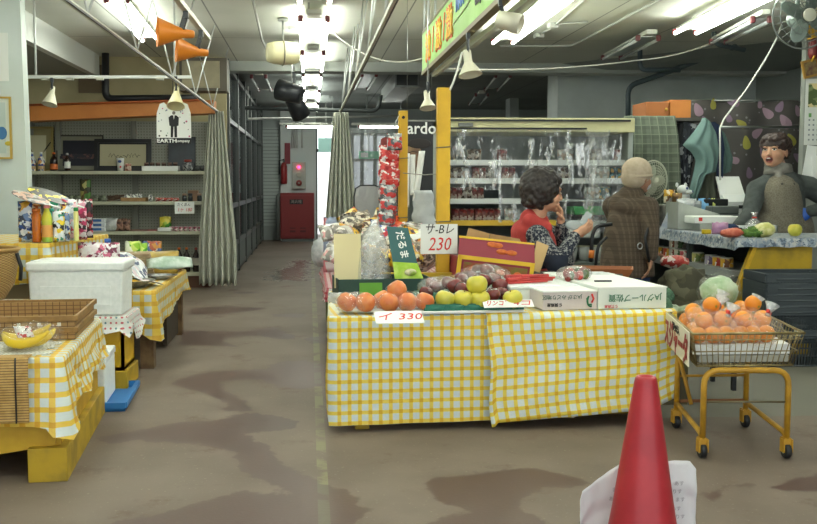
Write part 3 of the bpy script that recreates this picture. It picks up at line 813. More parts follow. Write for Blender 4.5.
# orange header beam, dark board, light box sign, black pipe
BR = mat('orange_beam', 'c27a38', .55, c2='b56e30', vs=3)
m = MB().poly([P(27, 105, 11.6), P(214, 100, 11.6), P(214, 113, 11.6), P(27, 121, 11.6)], (0, .3, 0))
T('orange_beam', m, BR, 'long orange painted beam across the top of the left shelving', 'beam')
tag(run('orange_beam_ledge', None, [P(27, 105, 11.57), P(200, 100, 11.57)], .012, mat('beam_rust', 'a5501f', .6)), 'thin rust coloured strip along the top front edge of the orange beam', 'strip')
T('wall_board', MB().b2(P(79, 80, 12.6).x, P(107, 80, 12.6).x, 12.57, 12.6, P(90, 93, 12.6).z, P(90, 65, 12.6).z), mat('brown_board', '6f6048', .7), 'square brown board on the beige wall above the orange beam', 'board')
run('wall_pipe', 'black pipe dropping and turning right above the orange beam', pipe_bend([P(105.5, 50, 12.3), P(105.5, 99, 12.3), P(200, 98, 12.3)], .1), .045, DARK)
e = E('lightbox_sign', 'unlit boxy beige sign above the right end of the orange beam', 'sign', P(202, 88, 11.5))
O('housing', MB().b2(-.25, .28, 0, .35, -.03, .34), mat('lightbox_dark', '5f584a', .6), e)
O('face', MB().b2(-.22, .2, -.02, 0, 0, .3), mat('lightbox_face', '9c9272', .5, c2='8d8468', vs=5), e)
# framed pictures
def onshelf(px, k, dy=.12, z=None): p = P(px, 170, YS+.2+dy); return Vector((p.x, YS+.2+dy, ZS[k] if z is None else z))
GOLD = mat('pale_gold_frame', '9c8a50', .4); PAP = mat('cream_paper', 'cfcaa9', .8)
def art_fan(e, w, h, y):
    for s in (-1, 1):
        for j in range(4): O('brush_mark', MB().poly([(s*(.04+.012*j), y, .2+.02*j), (s*(.1+.02*j), y, .26+.03*j), (s*(.085+.02*j), y, .25+.035*j)], (0, -.001, 0)), BLACK, e)
frame_pic('gold framed picture with two dark brush fans at the left end of the top shelf', onshelf(38, 0), .36, .54, .025, GOLD, mat('ochre_mount', '9b9168', .8), (.06, .08, PAP), art=art_fan)
def art_group(e, w, h, y):
    O('picture_row', MB().b2(-.24, .26, y-.002, y, .15, .21), printed('crowd_print', ['4a3a40', '2a2b38', '6b4c4a', '33303c'], 30), e)
frame_pic('wide grey framed dark photograph of a row of figures on the top shelf', onshelf(80, 0, .16), .56, .44, .015, mat('dark_frame', '3a372f', .5), mat('grey_mount', '8a8a78', .8), (.06, .05, mat('navy_photo', '20222e', .4)), art=art_group)
def art_ink(e, w, h, y):
    random.seed(3)
    for j in range(9):
        x0 = -.17+.042*j; O('ink_mark', MB().tube([(x0, y, .17+.02*math.sin(j*2)), (x0+.02, y, .2+.02*math.cos(j)), (x0+.04, y, .165+.01*(j % 3))], .003, 4), BLACK, e)
frame_pic('wide black framed ink drawing leaning on the middle of the top shelf', onshelf(123, 0, .08), .68, .39, .045, mat('black_frame', '222326', .4), BLACK, (.02, .02, mat('ink_paper', 'b4ae90', .8)), art=art_ink)
frame_pic('plain dark unframed picture behind the jars at the right end of the top shelf', onshelf(182, 0, .14), .33, .42, .01, mat('dark_frame2', '15171c', .5), mat('dark_print', '1e242c', .4, c2='27323c', vs=4), None)
# goods on the top shelf
BLUEW = printed('blue_white_label', ['e3e3dc', '2b4a90', 'dfa25c', 'e9e6d8', '3a5ca8'], 30)
for i, px in enumerate((33, 42)):
    b = bottle(['white and blue snack bottle at the far left of the top shelf', 'white and blue snack bottle second from the left on the top shelf'][i], onshelf(px-.5, 0, -.05), .04, .2, BLUEW, mat('tan_label', 'c9a77a', .5), WHITE, lab=(.1, .3))
bottle('large dark sauce bottle with orange label and orange cap on the top shelf', onshelf(54, 0, -.05), .045, .2, mat('soy_dark', '231713', .2), mat('orange_label', 'c9692c', .5), mat('orange_cap', 'd5703a', .4), lab=(.1, .42))
bottle('brown sauce bottle with white label in front of the dark photograph', onshelf(67.5, 0, -.05), .036, .19, mat('soy_brown', '2b1c18', .2), WHITE, mat('silver_cap', 'c8c8c4', .4), lab=(.18, .58))
e = E('paper_cup', 'tall white cup with blue and red print on the top shelf', 'cup', onshelf(120.5, 0, -.05))
O('cup', MB().lathe([(.035, 0), (.045, .15), (.046, .155), (.042, .155), (.034, .01)]), mat('cup_white', 'e6e8e6', .5), e)
O('print', MB().ball((0, -.04, .115), .022, (1, .3, .8)).ball((.008, -.038, .05), .012, (1, .3, 1), mi=1), [mat('print_blue', '2a4488', .5), RED], e)
pouch('snack_pack', 'small pink and brown pack beside the tall white cup', 'pack', onshelf(128, 0, -.05), .08, .09, .05, printed('pink_brown', ['b8796c', 'caa58f', '8b5246', 'd3b8a8'], 35))
T('jar_tray', openbox_mb(.43, .16, .06), WHITE, 'shallow white tray holding small jars on the top shelf', 'tray', onshelf(161, 0, -.08))
e0 = None
for i in range(6):
    l = onshelf(146.5+i*5.8, 0, -.08); l.z += .008
    if e0 is None:
        e0 = E('preserve_jar', 'small dark preserve jar with brown lid in the white tray on the top shelf', 'jar', l, 0, 'preserve jars in the white tray')
        O('glass', MB().lathe([(.025, 0), (.029, .005), (.029, .065), (.024, .075)]), mat('jar_dark', '43302c', .2), e0)
        O('lid', MB().lathe([(.027, .075), (.027, .092), (.024, .094)]), mat('lid_brown', '7b6254', .4), e0)
    else: dup(e0, l)
e = E('storage_jar', 'round glass jar with red lid near the right end of the top shelf', 'jar', onshelf(188, 0, -.06))
O('glass', MB().lathe([(.04, 0), (.062, .03), (.066, .07), (.05, .105), (.042, .11)]), printed('jar_contents', ['5a5d60', '9a9c9c', '34373b', '77797b'], 40, rough=.15), e)
O('lid', MB().lathe([(.046, .11), (.048, .135), (.044, .138)]), mat('lid_red', '8e2f28', .4), e)
for i, px in enumerate((197, 203)): T('dark_pebble_pack', MB().ball((0, 0, .035), .05, (1, .8, .7), bumpy=.3), mat('dark_pack', '3c3f3e', .5), 'dark rounded pack at the right end of the top shelf, ' + ['left one', 'right one'][i], 'pack', onshelf(px, 0, -.03))
# second shelf
GRN = printed('green_pack', ['4b6b3a', '8aa35a', '2d4027', 'b9b98a', '6d4a2a'], 25)
pouch('tea_bag', 'upright green and brown picture bag on the second shelf', 'bag', onshelf(85, 1, -.08), .13, .26, .05, printed('tea_print', ['4f7a3a', '6d5230', 'b0a860', '5f8f48', '3a3a24'], 16))
for i, px in enumerate((60, 68, 76, 94, 101)):
    pouch('dried_food_pack', 'low dark green pack on the second shelf, %s from the left' % ['first', 'second', 'third', 'fourth', 'fifth'][i], 'pack', onshelf(px, 1, -.1), .1, .07, .06, mat('dry_green%d' % (i % 2), ['3e4636', '565c4c'][i % 2], .6, c2='8a8f7c', vs=20))
m = MB(); random.seed(5)
for i in range(26):
    a = random.uniform(-.3, .3); m.tube([(random.uniform(-.12, .0), random.uniform(-.05, .05), .01+random.random()*.06), (random.uniform(0, .14), random.uniform(-.05, .05), .01+random.random()*.07)], .006, 5)
T('dried_root_heap', m, mat('root_brown', '5b4636', .8), 'heap of dried brown roots on the second shelf', 'dried roots', onshelf(115, 1, -.1), kind='stuff')
T('cardboard_tray', openbox_mb(.3, .16, .045), CARD, 'low cardboard tray at the middle of the second shelf', 'tray', onshelf(134, 1, -.12))
for i, px in enumerate((127, 133, 139, 150)): pouch('small_pack', 'small black and white pack at the middle of the second shelf, %s from the left' % ['first', 'second', 'third', 'fourth'][i], 'pack', onshelf(px, 1, -.12)+Vector((0, 0, .008 if px < 145 else 0)), .08, .08, .05, printed('bw_pack', ['d4d6d2', '30343a', '8f9394', 'e3e3de'], 40), i*.4)
for i, px in enumerate((158, 164, 170, 176)): pouch('red_pack', 'small red and white pack lying on the second shelf, %s from the left' % ['first', 'second', 'third', 'fourth'][i], 'pack', onshelf(px, 1, -.12), .08, .045, .05, printed('red_pack', ['b03a38', 'd8c9c4', '8b2a2e', 'c35a50'], 40), i*.3)
for i, px in enumerate((184, 190, 199, 205)): bottle('little dark jar at the right end of the second shelf, %s from the left' % ['first', 'second', 'third', 'fourth'][i], onshelf(px, 1, -.08), .028, .07, mat('jar_black', '34373a', .25), None, mat('lid_%d' % (i % 2), ['a98c78', '30343c'][i % 2], .4), 'jar', .2, .8, name='small_jar')
T('brown_carton', MB().b2(-.06, .06, -.05, .05, 0, .13, bevel=.004), mat('carton_brown', '94745c', .7), 'small brown carton standing behind the little jars on the second shelf', 'carton', onshelf(193, 1, .06))
def card(name, label, loc, w, h, rot, lines, base=None, cat='price card', t=.004, parent=None):
    """lines: (text,size,x,z,material,sx)"""
    e = E(name, label, cat, loc, rot)
    O('card', MB().b2(-w/2, w/2, -t, 0, -h/2, h/2), base or WHITE, e)
    for tx, sz, x_, z_, m_, sx_ in lines: text('lettering', tx, sz, e, (x_, -t-.001, z_), (R(90), 0, 0), m_, sx=sx_*.88, shear=.22)
    return e
card('price_card', 'white handwritten price card taped below the second shelf', onshelf(184, 1, -.203)+Vector((0, 0, -.075)), .23, .14, 0, [('たくあん', .045, -.01, .035, BLACK, 1), ('1ヶ 180', .06, 0, -.025, RED, 1)])
# third shelf
for i in range(3): T('egg_carton', MB().b2(-.09, .09, -.06, .06, 0, .05, bevel=.006).b2(-.05, .05, -.062, -.06, .012, .04, mi=1), [mat('carton_white', 'd5d9dc', .5), mat('carton_blue', '3668a8', .5)],
                     'white carton with blue label, %s of the stack on the third shelf' % ['lowest', 'middle', 'topmost'][i], 'carton', onshelf(97, 2, -.12)+Vector((0, 0, .052*i)))
pouch('clear_bag', 'bulging clear bag of pale food beside the stacked cartons', 'bag', onshelf(109, 2, -.1), .2, .16, .12, film('bag_film', .4, bs=20, streak=.4, white=.6))
for i, (px, w_) in enumerate(((119, .12), (125, .1))): pouch('bean_bag', 'brown bag of beans on the third shelf, %s one' % ['left', 'right'][i], 'bag', onshelf(px, 2, -.1), w_, .15, .08, printed('bean_print', ['6f4c40', '8d6a58', '4f352e', 'a07a68'], 30))
for i, px in enumerate((135, 143, 151)): T('flat_pack', MB().b2(-.06, .06, -.05, .05, 0, .022, bevel=.006), mat('flat%d' % i, ['8a6d60', '7c5a55', '9c5f5c'][i], .5), 'flat dull pack on the third shelf, %s from the left' % ['first', 'second', 'third'][i], 'pack', onshelf(px, 2, -.12))
pouch('yellow_bag', 'yellow and green bag standing on the third shelf', 'bag', onshelf(164.5, 2, -.06), .14, .17, .06, printed('yellow_green', ['d3c53a', '9eb83a', 'e3d85a', '4f9a38', 'd9ca40'], 18))
T('white_box', MB().b2(-.08, .08, -.05, .05, 0, .045, bevel=.01), WHITE, 'low white pack in front of the yellow bag', 'pack', onshelf(164, 2, -.17))
e0 = None
for i in range(8):
    l = onshelf(170.5+i*4.8, 2, -.12)
    if e0 is None:
        e0 = E('jelly_cup', 'little pink printed cup in the row at the right of the third shelf', 'cup', l, 0, 'pink cups on the third shelf')
        O('cup', MB().lathe([(.02, 0), (.026, .05)]), printed('cup_pink', ['b05a74', 'd9b4bc', '9a3a50', 'e0d0d0'], 50), e0)
        O('lid', MB().lathe([(.028, .05), (.028, .054)]), mat('lid_pinkish', 'd8b8bf', .3), e0)
    else: dup(e0, l)
# bottom shelf soy bottles
for i, (px, cc) in enumerate(((179, 'd9702a'), (186.5, 'd9702a'), (196, '8e3a34'))):
    bottle(['leftmost dark soy bottle with orange cap on the bottom shelf', 'second dark soy bottle with orange cap on the bottom shelf', 'dark soy bottle with red cap on the bottom shelf'][i], Vector((P(px, 250, 12.12).x, 12.12, ZS[3])), .043, .27, mat('soy_dark', '231713', .2), mat('soy_label', 'b9b4a4', .5), mat('cap_%d' % i, cc, .4), lab=(.3, .62))
# shirt shaped card hanging
def shirt_card():
    Y = 8.64; c = P(173, 103, Y); s = Y/1000
    e = E('shirt_shaped_banner', 'white shirt shaped card with a black suited figure and confetti, hanging under a spotlight', 'banner', c)
    q = lambda px, py: ((px-173)*s, 0, (103-py)*s)
    pts = [q(160, 104), (q(164, 102.5)), q(168, 106), q(173, 108), q(179, 106), q(183, 102.5), q(187, 104), q(190, 113), q(190, 137), q(156.5, 137), q(157, 113)]
    O('card', MB().poly(pts, (0, .012, 0)), WHITE, e)
    O('caption_strip', MB().poly([q(156.5, 137), q(190, 137), q(190, 143), q(156.5, 143)], (0, .012, 0)), BLACK, e)
    text('lettering', 'EARTH', .045, e, Vector(q(166.5, 140))+Vector((0, -.003, 0)), (R(90), 0, 0), WHITE, sx=1.2, bold=.001)
    text('lettering', 'company', .032, e, Vector(q(182, 140))+Vector((0, -.003, 0)), (R(90), 0, 0), WHITE, bold=.0005)
    def fl(pts, m_=BLACK, y=-.003): return MB().poly([Vector(q(*p))+Vector((0, y, 0)) for p in pts], (0, .003, 0))
    O('figure', fl([(171, 115), (176, 115), (178.5, 117), (178, 125), (176.5, 125.5), (176.5, 136.5), (174, 136.5), (173.8, 126), (173.2, 126), (172.5, 136.5), (170.3, 136.5), (170.5, 125.5), (169.2, 125), (168.5, 117)]), BLACK, e)
    O('figure_head', MB().ball(Vector(q(173.6, 112.6)), 1.6*s, (1, .2, 1.1)), mat('head_grey', '77736c', .6), e)
    O('figure_shirt', fl([(173, 115), (174.4, 115), (173.7, 119)], y=-.005), WHITE, e)
    cols = [mat('conf_%d' % i, c_, .6) for i, c_ in enumerate(('1d1d22', '2f8f72', 'b83a7a', '1d1d22', '8a8fb0', '3a3a42'))]
    random.seed(11)
    for i in range(34):
        a = random.uniform(158, 188.5); b = random.uniform(108, 135.5)
        if 167.5 < a < 179.5: continue
        O('confetti', MB().ball(Vector(q(a, b)), random.uniform(.35, .95)*s, (1, .2, 1), seg=8, rings=5), cols[i % 6], e)
    O('cord', MB().tube([(0, 0, -.02), (0, 0, .225)], .003, 5), DARK, e)
shirt_card()
# poster and framed print on the partition
YP = 7.99
card('wall_notice', 'pale blank notice on the white partition at the left edge', P(1, 57, YP), .11, .37, 0, [], mat('notice_pale', 'dfe2da', .6), 'notice')
def art_l(e, w, h, y): O('blue_shape', MB().ball((.07, y, .2), .05, (.8, .1, 1)).ball((.12, y, .12), .03, (1, .1, .6), mi=1), [mat('art_blue', '3c6f9c', .6), mat('art_yellow', 'cdb63a', .6)], e)
frame_pic('gilt framed print hanging on the white partition at the left edge', Vector((P(-6, 160, YP).x, YP, P(0, 159, YP).z)), .29, .48, .014, mat('gilt', 'c9a54a', .35, .4), mat('pale_mount', 'cfd3c6', .7), (.03, .03, mat('art_pale', 'b9c6bd', .6)), tilt=0, art=art_l)
# ================================================================ LEFT STANDS
CLOTH2 = gingham('yellow_gingham_stall', 'cfd8d6', 'e6c24a', 'd9a225', .06, .38)
CLOTH3 = gingham('yellow_gingham_far', 'c3cdca', 'dcbb48', 'cfa02c', .075, .4)
# far left table with brown legs
e = E('stall_table', 'low stall table with brown wooden legs behind the polystyrene box', 'table', (-1.3, 7.5, 0))
WD = mat('worn_wood', '7a6140', .7, c2='62492f', vs=14)
O('tabletop', MB().b2(-.17, .26, -.76, .86, .48, .53), WD, e)
for a, b in ((-.12, -.7), (.2, -.7), (-.12, .8), (.2, .8)): O('leg', MB().b2(a-.04, a+.05, b-.05, b+.05, 0, .48), WD, e)
O('side_board', MB().b2(.19, .22, .1, .75, .02, .3), mat('dark_board', '3f3428', .8), e)
def hem3(i, f):
    if i == 0: return .33-.14*f**2
    if i == 1: return .19+.16*min(1, f*2)+.02*math.sin(f*9)
    return .35
T('tablecloth', clothmb([(-1.48, 6.72), (-1.03, 6.72), (-1.03, 8.4), (-1.48, 8.4)], .53, hem3, .03, .015, seed=3, sides=(0, 1, 2)), CLOTH3, 'yellow and white checked cloth on the low table under the newspapers and dishes', 'tablecloth')
# riser along the partition with toys, covered in check cloth
T('display_riser', MB().poly([(-2.35, 6.46, 0), (-1.68, 6.46, 0), (-1.52, 7.55, 0), (-2.35, 7.55, 0)], (0, 0, .86)), mat('riser_wood', '8a7a5c', .7), 'boxy display riser under the checked cloth behind the polystyrene box', 'riser')
T('tablecloth', clothmb([(-2.37, 6.44), (-1.66, 6.44), (-1.50, 7.6), (-2.37, 7.6)], .865, lambda i, f: .62+.02*math.sin(f*7), .035, .01, seed=8, k=9, nv=7, sides=(0, 1)), CLOTH3, 'yellow and white checked cloth pinned along the riser below the bright packets', 'tablecloth')
# toys and bottles on the riser: (px centre, py top, py bottom, width px, material)
def on_riser(px, pyb):
    p = PZ(px, pyb, .87); return p
TP = [printed('toyA', ['d9dfe4', '2f4f94', 'e8b03a', 'f0f0ee', '6c89b8', '444b5c'], 38), printed('toyB', ['dfe6ea', 'c7455c', 'eef0ee', '9fb2c8', 'f0c8d0'], 42),
      printed('toyC', ['f2d22c', '232326', 'e9e9e4', '2f8f72', 'dfe6ea'], 36), printed('toyD', ['c73c6a', '2a2528', 'e9a8bc', '8c2f4a', 'e8e2e4'], 40),
      printed('toyE', ['3c2730', 'b9384f', '1f2023', '7c2436', 'd6cfd0'], 40), printed('toyF', ['e6eaee', '4b76b8', '3aa07c', 'f3f3ef', 'e8c23a'], 38)]
def toy(px0, px1, pyt, pyb, m, lab, Y=6.6, d=.05):
    # stands on the riser top
    a = P((px0+px1)/2, pyb, Y); w_ = (px1-px0)*Y/1000; z = .872; h = P(px0, pyt, Y).z-z
    return pouch('toy_packet', lab, 'packet', (a.x, Y, z), w_, h, d, m, 0, crumple=.012)
toy(19, 33, 201, 241, TP[0], 'blue and white glossy packet at the left end of the riser', 6.55)
toy(29, 42, 203, 240, printed('toyG', ['b9561f', 'd98a3a', '5a2a20', 'e8d8c8'], 46), 'orange and white packet behind the orange jelly tube', 6.75)
toy(48, 64, 199, 240, TP[5], 'tall white and blue character free packet behind the drink bottles', 6.9)
toy(53, 65, 211, 239, TP[2], 'yellow and black packet between the bottles on the riser', 6.55)
toy(62, 78, 199, 238, TP[1], 'white and pink packet in the middle of the riser row', 6.7)
toy(70, 82, 201, 235, TP[5], 'silvery blue packet right of the white and pink packet', 7.0)
toy(77, 87, 200, 236, TP[3], 'pink and black packet near the right end of the riser row', 6.8)
toy(84, 93, 199, 234, TP[4], 'dark red and black packet at the right end of the riser row', 7.0)
toy(62, 70, 206, 240, TP[0], 'narrow glossy packet in front of the white and pink packet', 6.6, .04)
ORJ = mat('amber_gel', 'c46a1c', .15, c2='b3560f', vs=10)
def rb(px, pyt, pyb, r, m_, cap_, lab, Y, nk=.3, nr=.35, lb=None):
    z = .872; h = P(px, pyt, Y).z-z-.02
    return bottle(lab, (P(px, pyb, Y).x, Y, z), r, h, m_, lb, cap_, neck=nk, nr=nr, rot=0)
rb(37, 209, 243, .028, ORJ, ORJ, 'tall amber plastic tube at the left of the riser row', 6.5, .08, .8)
rb(47.5, 205, 243, .034, mat('lemon_soap', 'd6cc3e', .2, c2='8fb84a', vs=8), mat('pink_cap', 'e58c92', .4), 'yellow green soap bottle with a pink cap on the riser', 6.52, .3, .5, mat('peach_label', 'e0a050', .5))
rb(52, 209, 240, .03, mat('aqua_soap', '58c2b4', .3), mat('aqua_cap', '3fa898', .4), 'aqua bottle just right of the pink capped bottle', 6.6, .3, .5)
rb(76.5, 208, 238, .016, mat('pale_yellow_tube', 'e3dd8c', .3), mat('green_cap', '2f8f4a', .4), 'thin pale yellow tube with a green cap on the riser', 6.6, .06, .8)
# paper fans lying on top of the packets
def fan(lab, px, py, Y, rot, m_, w_=.25):
    e = E('paper_fan', lab, 'fan', P(px, py, Y), rot)
    pts = [(w_*.5*math.cos(a), w_*.34*math.sin(a), 0) for a in [2*PI*i/20 for i in range(20)]]
    O('fan_face', MB().poly(pts, (0, 0, .003), uvax=(0, 1)), m_, e)
    O('handle', MB().box((w_*.62, 0, .001), (w_*.3, .02, .004)), WHITE, e)
fan('white and peach paper fan lying across the packets at the left', 31, 198, 6.5, Euler((R(12), R(20), 0)), printed('fanA', ['b8b8b4', 'c9a08c', '5c5452', '6e6a68'], 28))
fan('yellow and black paper fan lying across the packets in the middle', 50, 196, 6.7, Euler((R(16), R(20), .1)), printed('fanB', ['2f2e2e', '2a2a2c', 'e0cc30', '3c3a34'], 24), .3)
# goods on the far left table
def o3(px, py, z=.54): return PZ(px, py, z)
m = MB()
for k in range(9): m.box((sn(k)*.02, sn(k, 5)*.015, .012+k*.02), (.34-.008*k, .3, .017), Euler((0, 0, sn(k, 2)*.15)), bevel=.003)
T('paper_bag_stack', m, mat('kraft_paper', '9c8465', .8, c2='b8a484', vs=8), 'stack of folded brown paper bags on the low checked table', 'paper bags', (-1.36, 7.75, .537), R(8), kind='stuff')
LG = printed('lime_pack', ['9ad23a', 'e6ecd8', '5aa83a', 'c8e070'], 22)
for i, (px, py, h) in enumerate(((140, 258, .24), (135, 254, .26), (145, 262, .18))): pouch('vegetable_pack', 'bright green and white pack behind the brown paper bags, %s' % ['middle one', 'left one', 'right one'][i], 'pack', (P(px, py, 8.0).x, 8.0-.1*i, .537), .12, h, .05, LG, .3*i)
pouch('gold_bag', 'large mustard coloured bag lying at the back of the checked table', 'bag', (P(159, 262, 7.95).x, 7.9, .54), .3, .2, .1, mat('mustard_foil', 'a98f3c', .35, c2='c0a650', vs=9, bump=.3, bs=20), Euler((R(-30), 0, 0)))
pouch('snack_bag', 'small orange and blue snack bag behind the mustard bag', 'bag', (P(152, 250, 8.2).x, 8.2, .54), .16, .24, .06, printed('snk', ['c98a3a', '5a6fa0', 'e0e0dc', 'b0502c'], 24))
CLR = film('pack_film', .35, 'dff0e8', bs=30, streak=.5, white=.5)
pouch('wrapped_greens', 'clear wrapped pale green bundle on the checked table', 'pack', (P(170, 270, 7.5).x, 7.5, .62), .34, .18, .09, mat('pale_greens', '9fb8a4', .3, c2='cdd9d0', vs=14, bump=.4, bs=25), Euler((R(-70), 0, R(10))))
for i, (px, py) in enumerate(((146, 265), (162, 264))):
    a = PZ(px-10, py-6, .60); b = PZ(px+14, py+4, .57)
    T('red_sauce_tray', MB().bar(a, b, .09, .03).bar(a+Vector((0, 0, .02)), b+Vector((0, 0, .02)), .06, .006, mi=1), [mat('tray_red', '8e2e22', .4), mat('tray_red2', 'b85a48', .4)], 'slim red pack lying slanted on the checked table, %s one' % ['left', 'right'][i], 'pack')
def dish(lab, loc, r, h, m_, cat='dish', sy=.75, rot=0):
    return T('serving_dish', MB().lathe([(r*.45, 0), (r*.5, .004), (r*.95, h), (r, h+.003), (r*.92, h-.003), (r*.45, .012), (0, .01)], sx=1, sy=sy, seg=28), m_, lab, cat, loc, rot)
DD = mat('dark_dish', '2c2d31', .25)
dish('dark oval dish at the right edge of the checked table', o3(171, 270, .537), .17, .04, DD)
dish('black and white dish near the front of the checked table', o3(158, 279, .537), .15, .03, mat('bw_dish', '3a3c42', .3, c2='c8ccd0', vs=14))
d_ = dish('grey patterned dish with yellow contents at the front of the checked table', Vector((-1.25, 6.9, .537)), .2, .05, mat('pattern_dish', '9b9c90', .3, c2='55574f', vs=30))
T('yellow_slice_row', MB().ball((0, 0, 0), .1, (1.2, .6, .18), bumpy=.2), mat('egg_yellow', 'e6b52e', .4), 'yellow food heaped in the grey patterned dish', 'food', (-1.27, 6.9, .575))
NEWS = printed('news_print', ['c9cdd4', 'e6e8ea', '5c6480', 'd8c4cc', 'eef0f0'], 24, rough=.7)
def paper(lab, loc, w_, h_, rot, m_=NEWS, curl=.05, sd=1):
    return T('printed_leaflet', MB().sheet(lambda u, v: ((u-.5)*w_, (v-.5)*h_, curl*(math.sin(PI*u)+.5*sn(u*3+sd, v*3))), 12, 12, (w_, h_), thick=.002), m_, lab, 'leaflet', loc, rot)
paper('curled printed leaflet draped beside the polystyrene box', Vector((-1.27, 7.1, .64)), .3, .42, Euler((.3, .5, .3)), curl=.05)
paper('printed leaflet lying flat in front of the dark dishes', Vector((-1.17, 7.05, .545)), .22, .26, Euler((0, 0, .5)), curl=.03, sd=5)
pouch('pink_packet', 'pink and white packet peeping over the polystyrene box', 'packet', (-1.42, 6.85, .54), .28, .31, .07, printed('pinkpk', ['d46a8c', 'e8dde2', '7c3450', 'f0eef0'], 40))
T('blue_cap_bottle', MB().lathe([(.03, 0), (.03, .28), (.02, .3)]).lathe([(.022, .3), (.022, .33)], mi=1), [mat('clear_blue', 'b9cfe0', .2), mat('bluecap', '2f62b4', .4)], 'bottle with a blue cap just behind the polystyrene box', 'bottle', (P(108, 255, 6.98).x, 6.98, .537))
# crate under the big box
def crate(name, lab, x0, x1, y0, y1, z0, z1, m_):
    e = E(name, lab, 'crate', ((x0+x1)/2, (y0+y1)/2, z0)); w_, d_, h_ = x1-x0, y1-y0, z1-z0
    O('body', openbox_mb(w_, d_, h_, .02), m_, e)
    O('rim', MB().b2(-w_/2-.012, w_/2+.012, -d_/2-.012, -d_/2, h_-.03, h_).b2(-w_/2-.012, w_/2+.012, d_/2, d_/2+.012, h_-.03, h_).b2(w_/2, w_/2+.012, -d_/2, d_/2, h_-.03, h_).b2(-w_/2-.012, -w_/2, -d_/2, d_/2, h_-.03, h_), m_, e)
    for sx in (-.2, .2): O('rib', MB().b2(sx*w_-.012, sx*w_+.012, -d_/2-.008, -d_/2, 0, h_-.03), m_, e)
    return e
YC = mat('yellow_crate_plastic', 'ddb41f', .45, c2='cfa51c', vs=3)
crate('plastic_crate', 'yellow plastic crate under the dotted cloth and polystyrene box', -1.86, -1.12, 6.06, 6.42, .12, .44, YC)
T('wooden_block', MB().b2(-1.86, -1.10, 6.04, 6.44, 0, .118, bevel=.006), YELD, 'dirty yellow wooden base under the yellow plastic crate', 'base')
DOT = dots('dotted_oilcloth', 'd9dad6', 'c05a62', .032, .2, dot2='5f7f8c', every=4, bump=.3)
T('dotted_cloth', clothmb([(-1.87, 6.04), (-1.10, 6.04), (-1.10, 6.5), (-1.87, 6.5)], .445, lambda i, f: .38-.06*math.sin(f*3) if i == 0 else .32+.05*math.sin(f*8), .03, .02, seed=5, sides=(0, 1)), DOT, 'white dotted oilcloth spread over the yellow crate', 'cloth')
e = E('polystyrene_box', 'large white polystyrene box with lid on the dotted cloth', 'box', (-1.405, 6.26, .452))
O('body', MB().box((0, 0, .135), (.56, .36, .27), bevel=.012, taper=.97), FOAM, e)
O('lid', MB().box((0, 0, .297), (.585, .385, .056), bevel=.014).box((0, 0, .326), (.5, .3, .006), bevel=.002), FOAM, e)
O('front_panel', MB().box((0, -.181, .12), (.42, .006, .12), bevel=.002), FOAM, e)
# wicker basket on covered box
T('covered_box', MB().b2(-2.28, -1.69, 5.72, 6.14, 0, .55), mat('hidden_box', '9a8a60', .7), 'box hidden under the dotted cloth at the left edge', 'box')
T('dotted_cloth', clothmb([(-2.3, 5.7), (-1.68, 5.7), (-1.68, 6.03), (-2.3, 6.16)], .555, lambda i, f: .25, .03, .01, seed=15, sides=(0, 1)), DOT, 'white dotted cloth under the wicker basket', 'cloth')
WK = NT('wicker_weave'); x, y, z = WK.xyz()
ang = WK.math('MULTIPLY', WK.math('ARCTAN2', y, x), 34)
wv = WK.math('MULTIPLY', WK.math('SINE', ang), WK.math('SINE', WK.math('MULTIPLY', z, 420)))
WK.link(WK.mix(WK.step(wv, -.5, .5), srgb('8f6c38'), srgb('b8955a')), WK.b.inputs['Base Color']); WK.b.inputs['Roughness'].default_value = .6
WK.bump(wv, .6, .004)
e = E('wicker_basket', 'deep round wicker basket at the left edge', 'basket', (-1.93, 5.93, .565))
O('bowl', MB().lathe([(.1, 0), (.15, .01), (.205, .1), (.225, .2), (.232, .3), (.224, .3), (.21, .2), (.19, .1), (.13, .02), (0, .02)], seg=40), WK.m, e)
O('rim', MB().tube([(.232*math.cos(a), .232*math.sin(a), .3) for a in [2*PI*i/40 for i in range(40)]], .012, 8, closed=True), mat('wicker_rim', 'a88448', .6, bump=.5, bs=120), e)
O('dark_strap', MB().tube([(.24, -.04, .28), (.26, -.03, .2), (.25, -.02, .12)], .012, 6), DARK, e)
# nearest stand
def PT(p): return p
e = E('yellow_stand', 'yellow painted box stand under the bananas and blind', 'stand', (-1.05, 4.22, 0), R(4.5))
# local: x to the left negative, y away
YB = mat('yellow_stand_paint', 'd2a928', .55, c2='c2981f', vs=6, bump=.15, bs=30)
O('box', MB().poly([(-.9, 0, .03), (0, 0, .15), (0, 0, .5), (-.9, 0, .5)], (0, .52, 0)).poly([(-.9, .525, .15), (0, .525, .15), (0, .525, .5), (-.9, .525, .5)], (0, .68, 0)), YB, e)
O('edge_batten', MB().box((-.035, -.006, .32), (.03, .012, .33)), YB, e)
O('tabletop', MB().b2(-.9, 0.005, -.01, 1.22, .5, .52), YB, e)
O('base_block', MB().b2(-.13, .03, -.04, 1.24, 0, .145, bevel=.004), YELD, e)
def stand_pt(x, y): 
    a = R(4.5); return (-1.05+x*math.cos(a)-y*math.sin(a), 4.22+x*math.sin(a)+y*math.cos(a))
def hem1(i, f):
    if i == 0: return .28-.05*f-.06*max(0, f-.93)/.07
    if i == 1:
        return .18 + .13*min(1, f*7) +.02*math.sin(f*14)
    return .4
T('tablecloth', clothmb([stand_pt(-.9, -.02), stand_pt(.015, -.02), stand_pt(.015, 1.24), stand_pt(-.9, 1.24)], .52, hem1, .045, .03, seed=2.3, sides=(0, 1), k=7, nv=14), CLOTH2,
  'yellow and white checked cloth under the bananas and bamboo tray', 'tablecloth')
